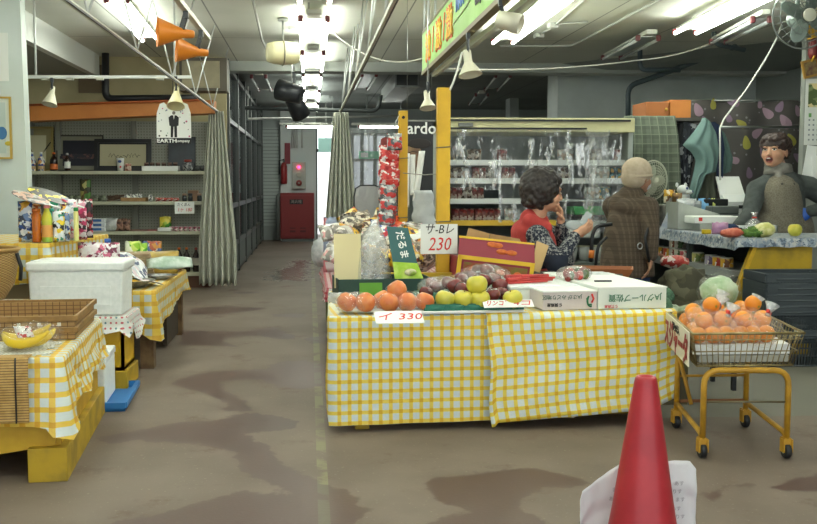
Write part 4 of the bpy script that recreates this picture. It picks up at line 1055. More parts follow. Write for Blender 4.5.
# bamboo blind hanging over the front
BB = NT('bamboo_slats'); x, y, z = BB.xyz('UV')
kk = BB.math('LESS_THAN', BB.math('FRACT', BB.math('DIVIDE', y, .0115)), .25)
nz = BB.noise(30, 3, vec=None)
BB.link(BB.mix(kk, BB.mix(BB.step(nz, .3, .7), srgb('b08a48'), srgb('c9a460')), srgb('5c4522')), BB.b.inputs['Base Color']); BB.b.inputs['Roughness'].default_value = .6
e = E('bamboo_blind', 'bamboo slat blind hanging over the front of the nearest stand', 'blind', (-1.05, 4.22, 0), R(4.5))
O('slats', MB().sheet(lambda u, v: (-.9+u*.79, -.062-.012*math.sin(v*5)-.035*v if v > .12 else -.066+(.12-v)*.7, (.535-.001 if v < .12 else .535-(v-.12)*.27/.88)-.05*0 ), 30, 24, (.79, .32), thick=.004), BB.m, e)
for k in range(6):
    xx = -.86+k*.14; O('cord', MB().tube([(xx, -.066-.012*math.sin(v*5)-.035*v, .535-(v-.12)*.27/.88) for v in [.12+.88*j/10 for j in range(11)]], .0035, 5), DARK, e)
# netting sheet, tray, bananas
NET = dots('white_netting', 'd8dad4', '9a9c90', .018, .25, rough=.5)
def st(x, y, z=0): a = stand_pt(x, y); return Vector((a[0], a[1], z))
T('netting_mat', MB().sheet(lambda u, v: (-.86+.8*u+.04*sn(v*4), .04+.36*v+.02*sn(u*6), .529+.004*sn(u*20, v*20)), 30, 20, (.8, .36), thick=.002), NET, 'white netting mat under the bananas', 'mat', (-1.05, 4.22, 0), R(4.5))
BAM = NT('woven_bamboo'); x, y, z = BAM.xyz('UV')
cx = BAM.math('FRACT', BAM.math('DIVIDE', x, .035)); cy = BAM.math('FRACT', BAM.math('DIVIDE', y, .02))
BAM.link(BAM.mix(BAM.math('MAXIMUM', BAM.math('LESS_THAN', cx, .12), BAM.math('LESS_THAN', cy, .18)), srgb('a98552'), srgb('6f5230')), BAM.b.inputs['Base Color']); BAM.b.inputs['Roughness'].default_value = .6
e = E('bamboo_tray', 'rectangular woven bamboo tray at the back of the nearest stand', 'tray', st(-.42, .78, .527), R(4.5))
w2, d2 = .42, .33
for a, b, c_, d_ in ((-w2, w2, -d2, -d2+.012), (-w2, w2, d2-.012, d2)):
    O('side', MB().b2(a, b, c_, d_, .0, .10), BAM.m, e)
for a in (-w2, w2-.012): O('side', MB().b2(a, a+.012, -d2+.012, d2-.012, 0, .10), BAM.m, e)
O('bottom', MB().b2(-w2+.01, w2-.01, -d2+.01, d2-.01, 0, .01), BAM.m, e)
BMR = mat('bamboo_rim', 'a17c44', .5, c2='8a6836', vs=12)
m = MB()
for z in (.045, .1):
    for y_ in (-d2-.006, d2+.006): m.box((0, y_, z), (2*w2+.03, .012, .026), bevel=.003)
    for x_ in (-w2-.006, w2+.006): m.box((x_, 0, z), (.012, 2*d2, .026), bevel=.003)
O('rim', m, BMR, e)
# holes of the weave read as light squares
m = MB()
for i in range(9): m.b2(-.37+i*.09-.008, -.37+i*.09+.008, -d2-.004, -d2, .064, .08)
O('weave_gap', m, mat('gap_pale', 'd8d4c0', .7), e)
# bananas
BAN = mat('banana_skin', 'e4c52a', .4, c2='d9b728', vs=6)
def banana(label, loc, rot, n=4, size=.17, sd=0):
    e = E('banana_bunch', label, 'bananas', loc, rot)
    for i in range(n):
        off = (i-(n-1)/2); pts = []; rr = []
        for j in range(9):
            t = j/8; a = -1.0+2.0*t
            x = size*.62*math.sin(a)+.0; z_ = size*.55*(1-math.cos(a))
            spread = off*.030*math.sin(PI*min(1, t*.9+.1))
            pts.append(Vector((x, spread+off*.004, z_*.9+.024)))
            q_ = pts[-1]; ax = q_.x+size*.55; an_ = off*.30; pts[-1] = Vector((-size*.55+ax*math.cos(an_)-q_.y*math.sin(an_), ax*math.sin(an_)+q_.y*math.cos(an_), q_.z+.012*abs(off)*t))
            rr.append([.006, .014, .019, .0205, .021, .020, .018, .012, .005][j])
        O('banana', MB().tube(pts, rr, 8), BAN, e)
    O('stem', MB().tube([(-size*.52, 0, size*.25), (-size*.58, 0, size*.33)], [.014, .01], 8), mat('banana_stem', '8f8a34', .6), e)
    O('brand_label', MB().sheet(lambda u, v: (-.05+.07*u-.02*v, -.045+.03*v-.01, .05+.045*v+.006), 2, 2, thick=.001), printed('fruit_label', ['c8302c', '2a2a2c', 'e9e9e4', 'd8d0c8'], 60), e)
    w = MB().ball((0, 0, .055), 1, (size*.72, .10, .062), bumpy=.12, fr=4, seg=20, rings=12)
    O('wrap', w, film('banana_film', .9, bs=40, streak=.35, white=.1), e)
    return e
banana('wrapped bunch of bananas on the netting mat', st(-.15, .2, .531), R(12), 4, .2)
banana('wrapped bunch of bananas cut off by the left picture edge', st(-.40, .16, .531), R(6), 3, .18)
# low polystyrene box on blue tray
e = E('blue_tray', 'bright blue plastic tray on the floor under the small polystyrene box', 'tray', (-1.24, 5.78, 0), R(3))
O('base', openbox_mb(.42, .62, .05, .012), mat('blue_plastic', '2f7fc8', .4), e)
O('rib', MB().b2(-.215, .215, -.32, -.31, .02, .05).b2(.21, .222, -.31, .31, .02, .05), mat('blue_plastic', '2f7fc8', .4), e)
e = E('polystyrene_box', 'small white polystyrene box standing on the blue tray', 'box', (-1.29, 5.78, .014), R(3))
O('body', MB().box((0, 0, .115), (.28, .4, .23), bevel=.008), FOAM, e)
O('lid', MB().box((0, 0, .252), (.29, .41, .042), bevel=.008), FOAM, e)
# ================================================================ CENTRE STALL
FL = Vector((P(329, 300, 4.93).x, 4.93)); FR = Vector((P(664, 300, 5.08).x, 5.08))
du = (FR-FL).normalized(); dv = Vector((.02, 1)).normalized(); TA = math.atan2(du.y, du.x)
TW = (FR-FL).length; TD = 1.18; ZT = .585
def tp(u, v, z=0): q = FL+du*u+dv*v; return Vector((q.x, q.y, z))
e = E('stall_table', 'long stall table with yellow frame under the front checked cloth', 'table', tp(0, 0), TA)
O('tabletop', MB().b2(.12, TW-.02, .02, TD, ZT-.03, ZT), WD, e)
for a in (.14, TW-.12):
    for b in (.06, TD-.08): O('leg', MB().b2(a, a+.07, b, b+.07, .0, ZT-.03), YELD, e)
O('stretcher', MB().b2(.05, TW-.05, .1, .14, .05, .12), YELD, e)
O('floor_rail', MB().b2(TW-.5, TW-.02, .2, .3, .0, .05), YELD, e)
def hem0(i, f):
    if i == 0: return .035 if f < .72 else .035+.10*(f-.72)/.28-.02*math.sin(f*30)
    if i == 1: return .13+.25*f+.04*math.sin(f*12)
    if i == 3: return .1+.25*(1-f)
    return .3
c4 = [tp(0, 0), tp(TW, 0), tp(TW, TD), tp(0, TD)]
CLOTHM = gingham('yellow_gingham_main', 'cdd8da', 'e6cd55', 'dcae20', .0523, .37, bump=.45)
T('tablecloth', clothmb([(q.x, q.y) for q in c4], ZT, hem0, .016, .0, bulge=.01, seed=.7, sides=(0, 1, 3), nv=16, k=4), CLOTHM, 'yellow and white checked vinyl cloth covering the long front table', 'tablecloth')
# second piece overlapping the right part
def ov(u, v):
    uu = .80+(TW+.06-.80)*u+ .02*sn(v*3, 2)
    h0 = .035+.055*u-.02*(u < .02)
    if v < .12: return tp(uu, -.0+.05*(1-v/.12)-.02, ZT+.010)
    t = (v-.12)/.88
    lean = .03*t*(1-u)*0+.015*u*t
    return tp(uu+.025*t*(1-u)+.0*t, -.045-.03*t-.014*sn(uu*5, t*3+9)-.02*u*t, ZT+.004-(ZT-h0)*t+(.06*max(0, u-.86)/.14*t if u > .86 else 0))
T('tablecloth', MB().sheet(ov, 60, 30, (TW+.06-.80, .62), thick=.002), gingham('yellow_gingham_overlay', 'd2dad6', 'e6cf50', 'dfae1e', .055, .36, bump=.5, rot=R(2)), 'second checked vinyl cloth overlapping the right part of the front table', 'tablecloth')
# ---- tied posts
def post(lab, px0, px1, pt, Y, m_=YEL, hole=False):
    a = P((px0+px1)/2, pt, Y); w_ = (px1-px0)*Y/1000
    e = E('wooden_post', lab, 'post', (a.x, Y, 0))
    O('post', MB().b2(-w_/2, w_/2, -.035, .035, 0, a.z, bevel=.004), m_, e)
    if hole: O('hole', MB().lathe([(.012, 0), (.012, .002)], (0, -.037, a.z-.05), M=Matrix.Rotation(PI/2, 4, 'X')), BLACK, e)
    for z in (a.z*.55, a.z*.8): O('wire_tie', MB().tube([(-w_/2-.004, -.04, z), (w_/2+.004, -.04, z+.005), (w_/2+.004, .04, z), (-w_/2-.004, .04, z)], .003, 5, closed=True), mat('wire_grey', '77786c', .4, .5), e)
    return e
YP1 = mat('yellow_post_paint', 'deb024', .55, c2='cfa122', vs=5, bump=.1, bs=40)
post('thick yellow painted wooden post rising behind the apples', 437, 450, 88, 6.2, YP1)
post('thinner yellow painted wooden post with a hole near its top, behind the snacks', 398.5, 407.5, 111, 7.6, YP1, True)
T('yellow_board', MB().box((0, 0, 0), (.62, .04, .10), bevel=.004), YELD, 'yellow board fixed across the foot of the thick post behind the fruit', 'board', P(418, 279, 6.12)+Vector((0.05, 0, -.01)), R(-6))
tag(run('tie_string', None, [P(403, 173, 7.4), P(425, 175, 7.0), P(445, 173, 6.24)], .003, mat('string_grey', '8c8c80', .6)), 'thin grey string tied between the two yellow posts', 'string')
e = card('price_card', 'white hand lettered price card reading 230 taped to the thick yellow post', P(439, 239, 6.157), .232, .185, R(4), [('サ-Bレ', .075, 0, .058, BLACK, 1), ('230', .115, 0, -.035, RED, .95)])
# ---- fruit builders
def apple_prof(r): return [(0, -r*.72), (r*.3, -r*.84), (r*.62, -r*.74), (r*.92, -r*.3), (r, .12*r), (r*.9, r*.52), (r*.62, r*.8), (r*.32, r*.86), (r*.1, r*.7), (0, r*.62)]
def fruit(name, lab, cat, loc, r, m_, group=None, rot=(0, 0, 0), stem=True, prof=None, label=None):
    e = E(name, lab, cat, loc, rot, group)
    O('skin', MB().lathe(prof or apple_prof(r), seg=22), m_, e)
    if stem: O('stem', MB().tube([(0, 0, r*.6), (.003, 0, r*.85), (.006, .002, r*.98)], .0022, 5), mat('stem_brown', '5a4428', .7), e)
    return e
def seton(u, v, z): return tp(u, v, ZT+z)
def tpx(px, py, z): return PZ(px, py, z)
PER = mat('persimmon_skin', 'e08a4c', .35, c2='d66f38', vs=14, coat=.3)
rp = .051
perl = ['leftmost orange persimmon in the film wrapped row', 'second orange persimmon from the left in the wrapped row', 'third orange persimmon from the left, lying behind the others', 'orange persimmon below and left of the topmost one', 'orange persimmon on top of the wrapped heap', 'orange persimmon below and right of the topmost one', 'rightmost orange persimmon beside the apple tray']
T('foam_tray', MB().lathe([(.4, 0), (.5, .004), (.53, .022), (.515, .022), (.49, .008), (0, .006)], sx=.47, sy=.15, seg=40), WHITE, 'long white oval tray under the wrapped persimmons', 'tray', tpx(384, 311, ZT+.01), TA)
zb = ZT+.02
for i, (px, py) in enumerate(((347, 304.5), (365.5, 306), (382, 300), (389, 306), (397, 295), (407, 306), (424.5, 303))):
    z = zb+rp*.85+(0.058 if i == 4 else 0)
    if i == 2: q = tp(.28, .16, z); 
    else: q = P(px, py, (5.03, 5.01, 5.1, 5.0, 5.05, 5.01, 5.02)[i]); q.z = z
    fruit('persimmon', perl[i], 'persimmon', q, rp*(1.0 if i != 3 else .95), PER, rot=(.4*math.sin(i*2), .5*math.cos(i*3), i), stem=False,
          prof=[(0, -rp*.75), (rp*.5, -rp*.8), (rp*.9, -rp*.45), (rp, 0), (rp*.92, rp*.45), (rp*.6, rp*.82), (rp*.25, rp*.88), (0, rp*.82)])
def wrapblob(lab, c, r, sc, bum=.12, name='film_wrap', m_=None, rot=0, kind=None):
    return T(name, MB().ball((0, 0, 0), r, sc, 30, 18, bumpy=bum, fr=4), m_ or FILM, lab, 'wrap', c, rot)
wrapblob('clear film stretched over the left pair of persimmons', P(357, 303, 5.02), .1, (1.12, .6, .56))
wrapblob('clear film stretched over the right heap of persimmons', P(404, 303, 5.03), .1, (1.5, .68, .62))
card('price_card', 'white price card with red writing lying at the table edge under the persimmons', tpx(398, 317.5, ZT+.012)+Vector((0, -.05, .006)), .235, .10, Euler((R(-62), 0, TA)), [('イ 330', .07, 0, 0, RED, 1.3)])
# apple tray
GT = mat('green_fruit_tray', '1f6e58', .4)
e = E('fruit_tray', 'dark green moulded tray under the yellow and red apples', 'tray', tp(.70, .17, ZT+.01), TA)
m = MB(); m.poly([(-.21, -.15, 0), (.26, -.15, 0), (.26, .28, 0), (-.21, .28, 0)], (0, 0, .012))
for a, b, c_, d_ in ((-.235, -.205, -.16, .3), (.255, .285, -.16, .3)): m.b2(a, b, c_, d_, 0, .045)
for a, b in ((-.17, -.15), (.28, .3)): m.b2(-.23, .28, a, b, 0, .045)
O('shell', m, GT, e)
for k in range(5): O('cup_rib', MB().lathe([(.028, 0), (.045, .036)], (-.17+.1*k, -.165, .004), seg=12, sy=.3), GT, e)
T('foam_tray', MB().b2(-.28, .3, -.0, .11, 0, .014, bevel=.004), WHITE, 'long white tray edge below the green apple tray', 'tray', tp(.70, -.02, ZT+.008), TA)
YA = mat('yellow_apple_skin', 'd6c842', .3, c2='c2bd48', vs=9, coat=.3); RA = mat('red_apple_skin', '7d3331', .25, c2='5d2728', vs=9, coat=.4)
ra = .052
ya = [(445, 297, 0, 'leftmost yellow apple at the front of the green tray'), (463, 297, 0, 'second yellow apple from the left at the front of the green tray'), (480, 298.5, 0, 'yellow apple below the topmost one in the green tray'),
      (477, 283, 1, 'topmost yellow apple with a white sticker'), (513, 294, 0, 'yellow apple at the right end of the green tray')]
for i, (px, py, up, lab) in enumerate(ya):
    q = P(px, py, 5.05 if up else 5.03); q.z = ZT+.024+ra*.84+(.072 if up else 0)+.004
    f_ = fruit('yellow_apple', lab, 'apple', q, ra*(1.06 if up else 1), YA, rot=(.25*math.sin(i*2.2), .3*math.cos(i*1.7), i))
    if up: O('sticker', MB().ball((.012, -ra*.95, .012), .014, (1.1, .25, .8)), WHITE, f_)
i = 0
for px, py, Y, z in ((426, 293, 5.3, 0), (437, 287, 5.42, .02), (448, 283, 5.35, .05), (455, 286, 5.24, .04), (461, 279, 5.45, .07), (470, 278, 5.5, .09), (478, 271, 5.55, .13), (487, 271, 5.5, .13), (494, 279, 5.4, .09), (500, 286, 5.3, .05), (493, 295, 5.1, .01), (462, 290, 5.2, .03), (502, 294, 5.2, .0), (484, 281, 5.3, .08), (432, 284, 5.45, .04)):
    q = P(px, py, Y)
    fruit('red_apple', 'dark red apple in the clear bags behind the yellow apples', 'apple', q, .04+.004*(i % 2), RA, 'bagged red apples behind the yellow apples', (.3*math.sin(i), .3*math.cos(i*2), i), stem=i % 2 == 0); i += 1
T('apple_rest', MB().box((0, 0, .03), (.42, .24, .06), bevel=.02), GT, 'raised green packing under the bagged red apples', 'packing', tp(.68, .42, ZT+.01), TA)
wrapblob('glossy clear bag over the left group of red apples', P(440, 287, 5.34), .1, (1.25, .9, .6), .15, 'plastic_bag', FILMC)
wrapblob('glossy clear bag over the right group of red apples', P(484, 281, 5.42), .1, (1.55, .95, .95), .15, 'plastic_bag', FILMC)
card('price_card', 'white price card with red writing lying in front of the apple tray', P(508, 304, 4.98), .26, .055, Euler((R(-55), 0, TA)), [('ﾘﾝｺﾞ 4コ', .045, 0, 0, RED, 1.6)])
# green produce carton with tall flaps
e = E('produce_carton', 'dark green produce carton with tall open flaps holding a bag of roots', 'carton', P(383, 300, 5.62)+Vector((0, .12, 0)), TA)
e.location.z = ZT+.006
DG = mat('dark_green_card', '1f3f3a', .55); LGc = mat('lime_card', '9cc62c', .5, c2='c9dc6a', vs=14); CRC = mat('cream_card', 'ddd0a2', .7)
TEAL = mat('teal_card', '2f5f60', .5)
O('body', openbox_mb(.54, .3, .12, .006), DG, e)
O('green_print', MB().b2(-.15, -.02, -.155, -.151, .03, .1), mat('leaf_green_print', '5e9a36', .5), e)
text('lettering', 'GINGER', .035, e, (.06, -.153, .065), (R(90), 0, 0), mat('pale_grey_ink', 'a8b0ac', .6))
fl_ = O('flap', MB().box((-.2, -.02, .215), (.155, .006, .31), Euler((R(-6), 0, 0))), CRC, e)
f2 = O('flap', MB().poly([(.055, -.06, .21), (.20, -.06, .2), (.155, .0, .40), (.03, .0, .41)], (0, .006, 0)).poly([(.066, -.085, .1), (.235, -.085, .1), (.2, -.06, .2), (.055, -.06, .21)], (0, .006, 0), mi=1), [TEAL, LGc], e)
dn_ = Vector((.035, -.06, -.2)).normalized(); rt_ = Vector((1, 0, .17)); rt_ = (rt_-dn_*rt_.dot(dn_)).normalized()
text('lettering', 'だるま', .056, f2, (.112, -.036, .305), Matrix((dn_, rt_, dn_.cross(rt_))).transposed().to_euler(), WHITE, bold=.001)
O('flap_picture', MB().ball((.155, -.08, .15), .035, (1, .15, .6)), mat('ginger_print', 'e3d9b4', .5, c2='8fae3c', vs=30), f2)
# clear bag of ginger roots
GR = mat('ginger_root', 'a79c86', .6, c2='8e8470', vs=16)
base = e.location.copy()
random.seed(21)
m = MB()
for k in range(34):
    zz = random.uniform(.03, .26); sp = .085*(1-zz/.5)
    m.ball((random.uniform(-sp, sp)*.7-.05, random.uniform(-.035, .035), zz), random.uniform(.018, .03), (1.3, 1, .8), 10, 7, Euler((random.random()*3, random.random()*3, 0)).to_matrix(), .25)
T('ginger_heap', m, GR, 'heap of pale knobbly roots inside the clear bag', 'ginger roots', base+Vector((0, 0, .005)), TA, kind='stuff')
def bagf(u, v):
    a = u*2*PI; z = v*.44
    r = (.115*(1-.35*v) if v < .6 else .115*.79*(1-(v-.6)/.4*.85))*(1+.16*sn(math.cos(a)*2, math.sin(a)*2, v*3))
    return (-.055+1.0*r*math.cos(a)+.015*v, .72*r*math.sin(a), .012+z)
T('plastic_bag', MB().sheet(bagf, 28, 20), film('frost_bag', .62, bs=18, streak=.35, white=.5, rough=.25), 'tall crumpled clear bag full of pale roots in the green carton', 'bag', base, TA)
T('plastic_bag', MB().sheet(lambda u, v: (.16*(u-.5)+.01*sn(v*5), .02*sn(u*6, v*6), .06*v+.01*sn(u*5, v*3)), 10, 6), film('dark_film', .35, '335048', bs=30, streak=.3), 'crumpled dark green film by the left end of the green carton', 'film', P(343, 298, 5.3)+Vector((0, 0, -.03)))
# maroon fruit carton, tilted with open lid
MAR = mat('maroon_card', '8e2a3a', .5); YC2 = mat('yellow_card', 'e0b62a', .5); ORC = mat('orange_print', 'd9762c', .5, c2='c25a24', vs=30)
e = E('fruit_carton', 'maroon fruit carton with yellow edges and orange fruit pictures, lid open', 'carton', P(493, 279, 6.0)+Vector((0, 0, -.03)), Euler((0, R(7), R(4))))
O('body', MB().box((0, .12, .07), (.47, .26, .14), bevel=.003), MAR, e)
O('yellow_edge', MB().b2(-.24, .24, -.016, -.009, .13, .155).b2(-.24, -.215, -.016, -.009, 0, .15).b2(.215, .24, -.016, -.009, 0, .15), YC2, e)
O('picture_panel', MB().b2(-.2, .2, -.014, -.0095, .012, .115), mat('olive_print', '7c7430', .5, c2='96482c', vs=12), e)
for k, (x_, r_) in enumerate(((-.13, .038), (.03, .03), (.14, .026))): O('fruit_picture', MB().ball((x_, -.017, .068), r_, (1, .15, .8)), ORC, e)
lid = O('lid', MB().poly([(-.24, -.012, .155), (.24, -.012, .155), (.235, .03, .27), (-.235, .03, .26)], (0, .006, 0)), MAR, e)
O('lid_edge', MB().poly([(-.24, .022, .255), (.235, .026, .265), (.235, .03, .275), (-.24, .026, .268)], (0, .008, 0)), YC2, lid)
for k, (x_, z_) in enumerate(((.0, .235), (.03, .2), (.09, .2), (-.03, .237))): O('fruit_picture', MB().ball((x_, -.017+(z_-.155)*.365, z_), .036, (1, .2, .45)), ORC, lid)
O('flap', MB().poly([(-.2, .045, .2), (-.06, .045, .19), (-.045, .06, .30), (-.18, .06, .32)], (0, .005, 0)), CARD, e)
O('flap', MB().poly([(-.04, .062, .24), (.16, .062, .27), (.15, .07, .29), (-.04, .07, .3)], (0, .005, 0)), CARD, e)
O('flap', MB().poly([(.23, .0, .11), (.29, .02, .1), (.33, .04, .27), (.25, .04, .29)], (0, .006, 0)), mat('kraft_flap', 'c0a06e', .7), e)
T('carton_support', MB().box((0, 0, 0), (.45, .2, .1)), CARD, 'plain cardboard block under the tilted maroon carton', 'block', tp(.97, .90, ZT+.06), TA)
# white foam tray with red pack
e = E('foam_tray', 'white polystyrene tray with sloping sides behind the right apples', 'tray', tp(1.13, .45, ZT+.008), TA+R(3))
O('shell', openbox_mb(.38, .4, .09, .018), FOAM, e)
O('lid', MB().box((0, 0, .1), (.39, .41, .02), bevel=.006), FOAM, e)
m = MB(); random.seed(4)
for k in range(7): m.tube([(random.uniform(-.17, -.05), random.uniform(-.06, .06), .005+.006*k), (random.uniform(.05, .17), random.uniform(-.05, .05), .01+.004*k)], [.006, .012][k % 2], 6)
T('red_chilli_pack', m, mat('chilli_red', 'c8403c', .35), 'pack of long red peppers lying on the white tray', 'peppers', tp(1.1, .38, ZT+.12), R(14), kind='stuff')
# JA cartons
def ja(lab, u0, u1, v0, v1, h, m_, slant, lines, logo=False):
    e = E('white_carton', lab, 'carton', tp(u0, v0, ZT+.012), TA)
    w_ = u1-u0; d_ = v1-v0
    O('body', MB().b2(0, w_, 0, d_, 0, h, bevel=.003), m_, e)
    O('lid', MB().b2(-.002, w_+.002, -.003, d_+.002, h, h+.006), WHITE, e)
    for tx, sz, x_, z_, mm in lines: text('lettering', tx, sz, e, (x_, -.0045, z_), (R(90), R(180), 0), mm, bold=.0004)
    if logo:
        O('logo', MB().tube([(w_-.035+.018*math.cos(a), -.004, h*.5+.03*math.sin(a)) for a in [2.2+i*.35 for i in range(9)]], .005, 6).tube([(w_-.055, -.004, h*.5+.015), (w_-.05, -.004, h*.5-.018), (w_-.03, -.004, h*.5-.02)], .005, 6), mat('logo_green', '1f6b45', .5), e)
        O('logo_accent', MB().tube([(w_-.03, -.0045, h*.5+.035), (w_-.02, -.0045, h*.5+.01), (w_-.03, -.0045, h*.5-.01)], .005, 6), RED, e)
    return e
PK = mat('pinkish_white_card', 'd9cfcb', .6, c2='d2c6c3', vs=6); WG = mat('greenish_white_card', 'dfe6de', .6)
INKG = mat('grey_green_ink', '5e7468', .6); REDS = mat('small_red_ink', 'c24a58', .6)
ja('pinkish white carton with upside down printing and green and red emblem', 1.105, 1.395, .02, .9, .092, PK, 0, [('JAさが みどり地区', .026, .10, .068, INKG), ('佐賀県産', .02, .06, .028, BLACK)], True)
ja('white carton printed JA in upside down green letters at the right table end', 1.40, 1.775, .02, .92, .108, WG, 0, [('JAグループ佐賀', .042, .2, .06, mat('ja_green', '3c7a5c', .6)), ('佐賀県産', .018, .07, .015, REDS)])
zt = ZT+.012+.10
# things on the cartons
SB = printed('strawberry_mix', ['c2453c', 'd9655a', '3d4a2c', '2f3a26', 'e0b0a0', 'b03a36'], 45, rough=.3)
e = E('strawberry_pack', 'clear pack of red and green produce on the white cartons', 'pack', P(575, 285, 5.5)+Vector((0, .02, 0)), .2)
e.location.z = zt+.012
random.seed(9)
for k in range(12): O('berry', MB().ball((random.uniform(-.07, .06), random.uniform(-.05, .05), random.uniform(.015, .05)), .023, (1, 1, 1.2), 10, 7, bumpy=.15), mat(['berry_red', 'berry_green', 'berry_dark'][k % 3], ['c0453c', '56663a', '8e3a34'][k % 3], .35), e)
O('wrap', MB().ball((0, 0, .035), .1, (1, .75, .45), 20, 12, bumpy=.2), film('clear_wrap2', .7, bs=30, streak=.4), e)
def flatpk(lab, px, py, w_, d_, m_, rot=0, h=.02, z=None):
    q = PZ(px, py, zt if z is None else z)
    return T('flat_pack', MB().ball((0, 0, h/2), 1, (w_/2, d_/2, h*.7), 16, 8, bumpy=.15), m_, lab, 'pack', q, rot)
flatpk('flat clear pack of pale noodles at the back of the cartons', 567, 270, .22, .12, mat('pale_noodles', 'c9c6b8', .35, c2='a8a490', vs=30))
flatpk('small clear white pack with a black strip on the cartons', 598, 276, .2, .13, mat('frosty_pack', 'c4c9c8', .3, c2='e4e7e5', vs=18))
T('black_strip', MB().box((0, 0, 0), (.09, .02, .008)), BLACK, 'short black strip lying on the frosted pack', 'strip', PZ(603, 281, zt+.03))
e = E('brown_carton', 'shallow open brown carton behind the white cartons', 'carton', P(602, 276, 6.2)+Vector((0, 0, -.02)), R(-18))
CB = mat('orange_brown_card', 'a8673c', .6, c2='995a34', vs=6)
O('bottom', MB().b2(-.15, .15, -.1, .1, 0, .006), CB, e)
for s_ in (-1, 1):
    O('side', MB().poly([(s_*.15, -.1, 0), (s_*.15, .1, 0), (s_*.19, .13, .075), (s_*.19, -.13, .075)], (-s_*.006, 0, 0)), CB, e)
    O('side', MB().poly([(-.15, s_*.1, 0), (.15, s_*.1, 0), (.19, s_*.13, .075), (-.19, s_*.13, .075)], (0, -s_*.006, 0)), CB, e)
T('carton_prop', MB().box((0, 0, 0), (.3, .2, .1)), mat('prop_grey', '6a6862', .7), 'low block under the shallow brown carton', 'block', tp(1.66, 1.05, ZT+.055), TA)
T('grey_screen', MB().b2(-.15, .15, 0, .01, 0, .11), mat('smoky_panel', '77706e', .3, alpha=.8), 'smoky clear panel standing at the back of the table by the seated woman', 'panel', tp(1.32, 1.1, ZT+.006), TA)
# ---- second table behind with the snack heap
X2 = P(317, 260, 9.4).x
e = E('stall_table', 'rear stall table with green wooden legs under the snack heap', 'table', (.75, 8.2, 0))
O('tabletop', MB().b2(-.62, .36, -1.1, 1.0, .46, .5), WD, e)
GLG = mat('green_legs', '6f7346', .7)
for a, b in ((-.6, -1.05), (.26, -1.05), (-.6, .88), (.26, .88)): O('leg', MB().b2(a, a+.08, b, b+.08, 0, .46), GLG, e)
REDG = gingham('red_gingham', 'd9d6d4', 'c0606a', 'a8323e', .04, .4)
T('tablecloth', clothmb([(.12, 7.08), (1.12, 7.08), (1.12, 9.22), (.12, 9.22)], .502, lambda i, f: .40+.02*math.sin(f*20), .02, .01, seed=4, sides=(0, 3), nv=5), REDG, 'red and white checked cloth on the rear table beneath the snacks', 'tablecloth')
SN = [printed('snA', ['d8b23a', '8a5a2c', 'e8dcc0', 'b03a30', '5a4030'], 30), printed('snB', ['7c7468', 'c8beaa', '4a4238', 'a08a6a', 'e0d8c8'], 30), printed('snC', ['2f4fa8', 'd83a34', 'e8e8ea', '3a62c0', 'c22f3a'], 30),
      printed('snD', ['e05a2c', 'd8382c', 'f0b088', 'e8e0d8', 'c83a34'], 30), printed('snE', ['e8b41c', '4a2c4a', 'd89a1c', '2f2a44', 'f0d040'], 30), printed('snF', ['c8c4bc', 'e6e2da', '8f8a84', 'd8a0a0', 'b8b4b0'], 30)]
nm = ['brown and gold', 'grey and tan', 'blue and red', 'orange red', 'yellow and purple', 'pale grey and pink']
random.seed(31)
sp = [(336, 232, 5), (345, 226, 1), (352, 222, 1), (360, 218, 0), (368, 221, 1), (347, 238, 5), (354, 234, 4), (342, 248, 1), (364, 232, 1), (374, 228, 0), (380, 224, 0), (385, 232, 2), (392, 229, 3), (390, 240, 2), (398, 236, 3), (405, 233, 2), (410, 242, 4), (402, 247, 4), (412, 255, 4), (396, 252, 1), (420, 247, 3), (417, 234, 5), (333, 255, 5), (352, 250, 0), (376, 245, 5), (384, 256, 4), (414, 260, 0), (406, 252, 1)]
pos_w = {}
for i, (px, py, k) in enumerate(sp):
    Y = 7.9-(py-215)*.022+random.uniform(-.08, .08)
    q = P(px, py, Y); q.z -= .06
    pos_w.setdefault(k, 0); pos_w[k] += 1
    o_ = ['first', 'second', 'third', 'fourth', 'fifth', 'sixth', 'seventh'][min(6, pos_w[k]-1)]
    pouch('snack_bag', '%s snack bag in the heap, %s of its colours from the left' % (nm[k], o_), 'snack bag', q, .2, .17, .08, SN[k], Euler((random.uniform(-.9, -.2), random.uniform(-.5, .5), random.uniform(-.7, .7))), 'snack bags heaped on the rear table')
T('snack_heap_core', MB().ball((0, 0, 0), .42, (.95, 1.35, .52), bumpy=.15), SN[1], 'tightly packed lower bags filling the snack heap', 'snack bags', (.66, 7.75, .74), kind='stuff')
paper('long white leaflet lying on the snack heap by the thin post', P(414, 236, 7.3), .1, .4, Euler((.3, .4, -.9)), WHITE, .02)
wrapblob('white and grey plastic bag on the red checked cloth', Vector((P(322, 248, 8.9).x, 8.9, .64)), .12, (.8, .7, 1.1), .2, 'plastic_bag', mat('bag_grey_white', 'b4b8bb', .4, c2='d8dadc', vs=10))
pouch('standing_packet', 'narrow white packet with pink picture standing at the left of the heap', 'packet', Vector((P(330, 244, 8.3).x, 8.3, .508)), .11, .46, .05, printed('pkw', ['e4e4e6', 'd98a94', 'eceef0', '9aa6c0'], 14))
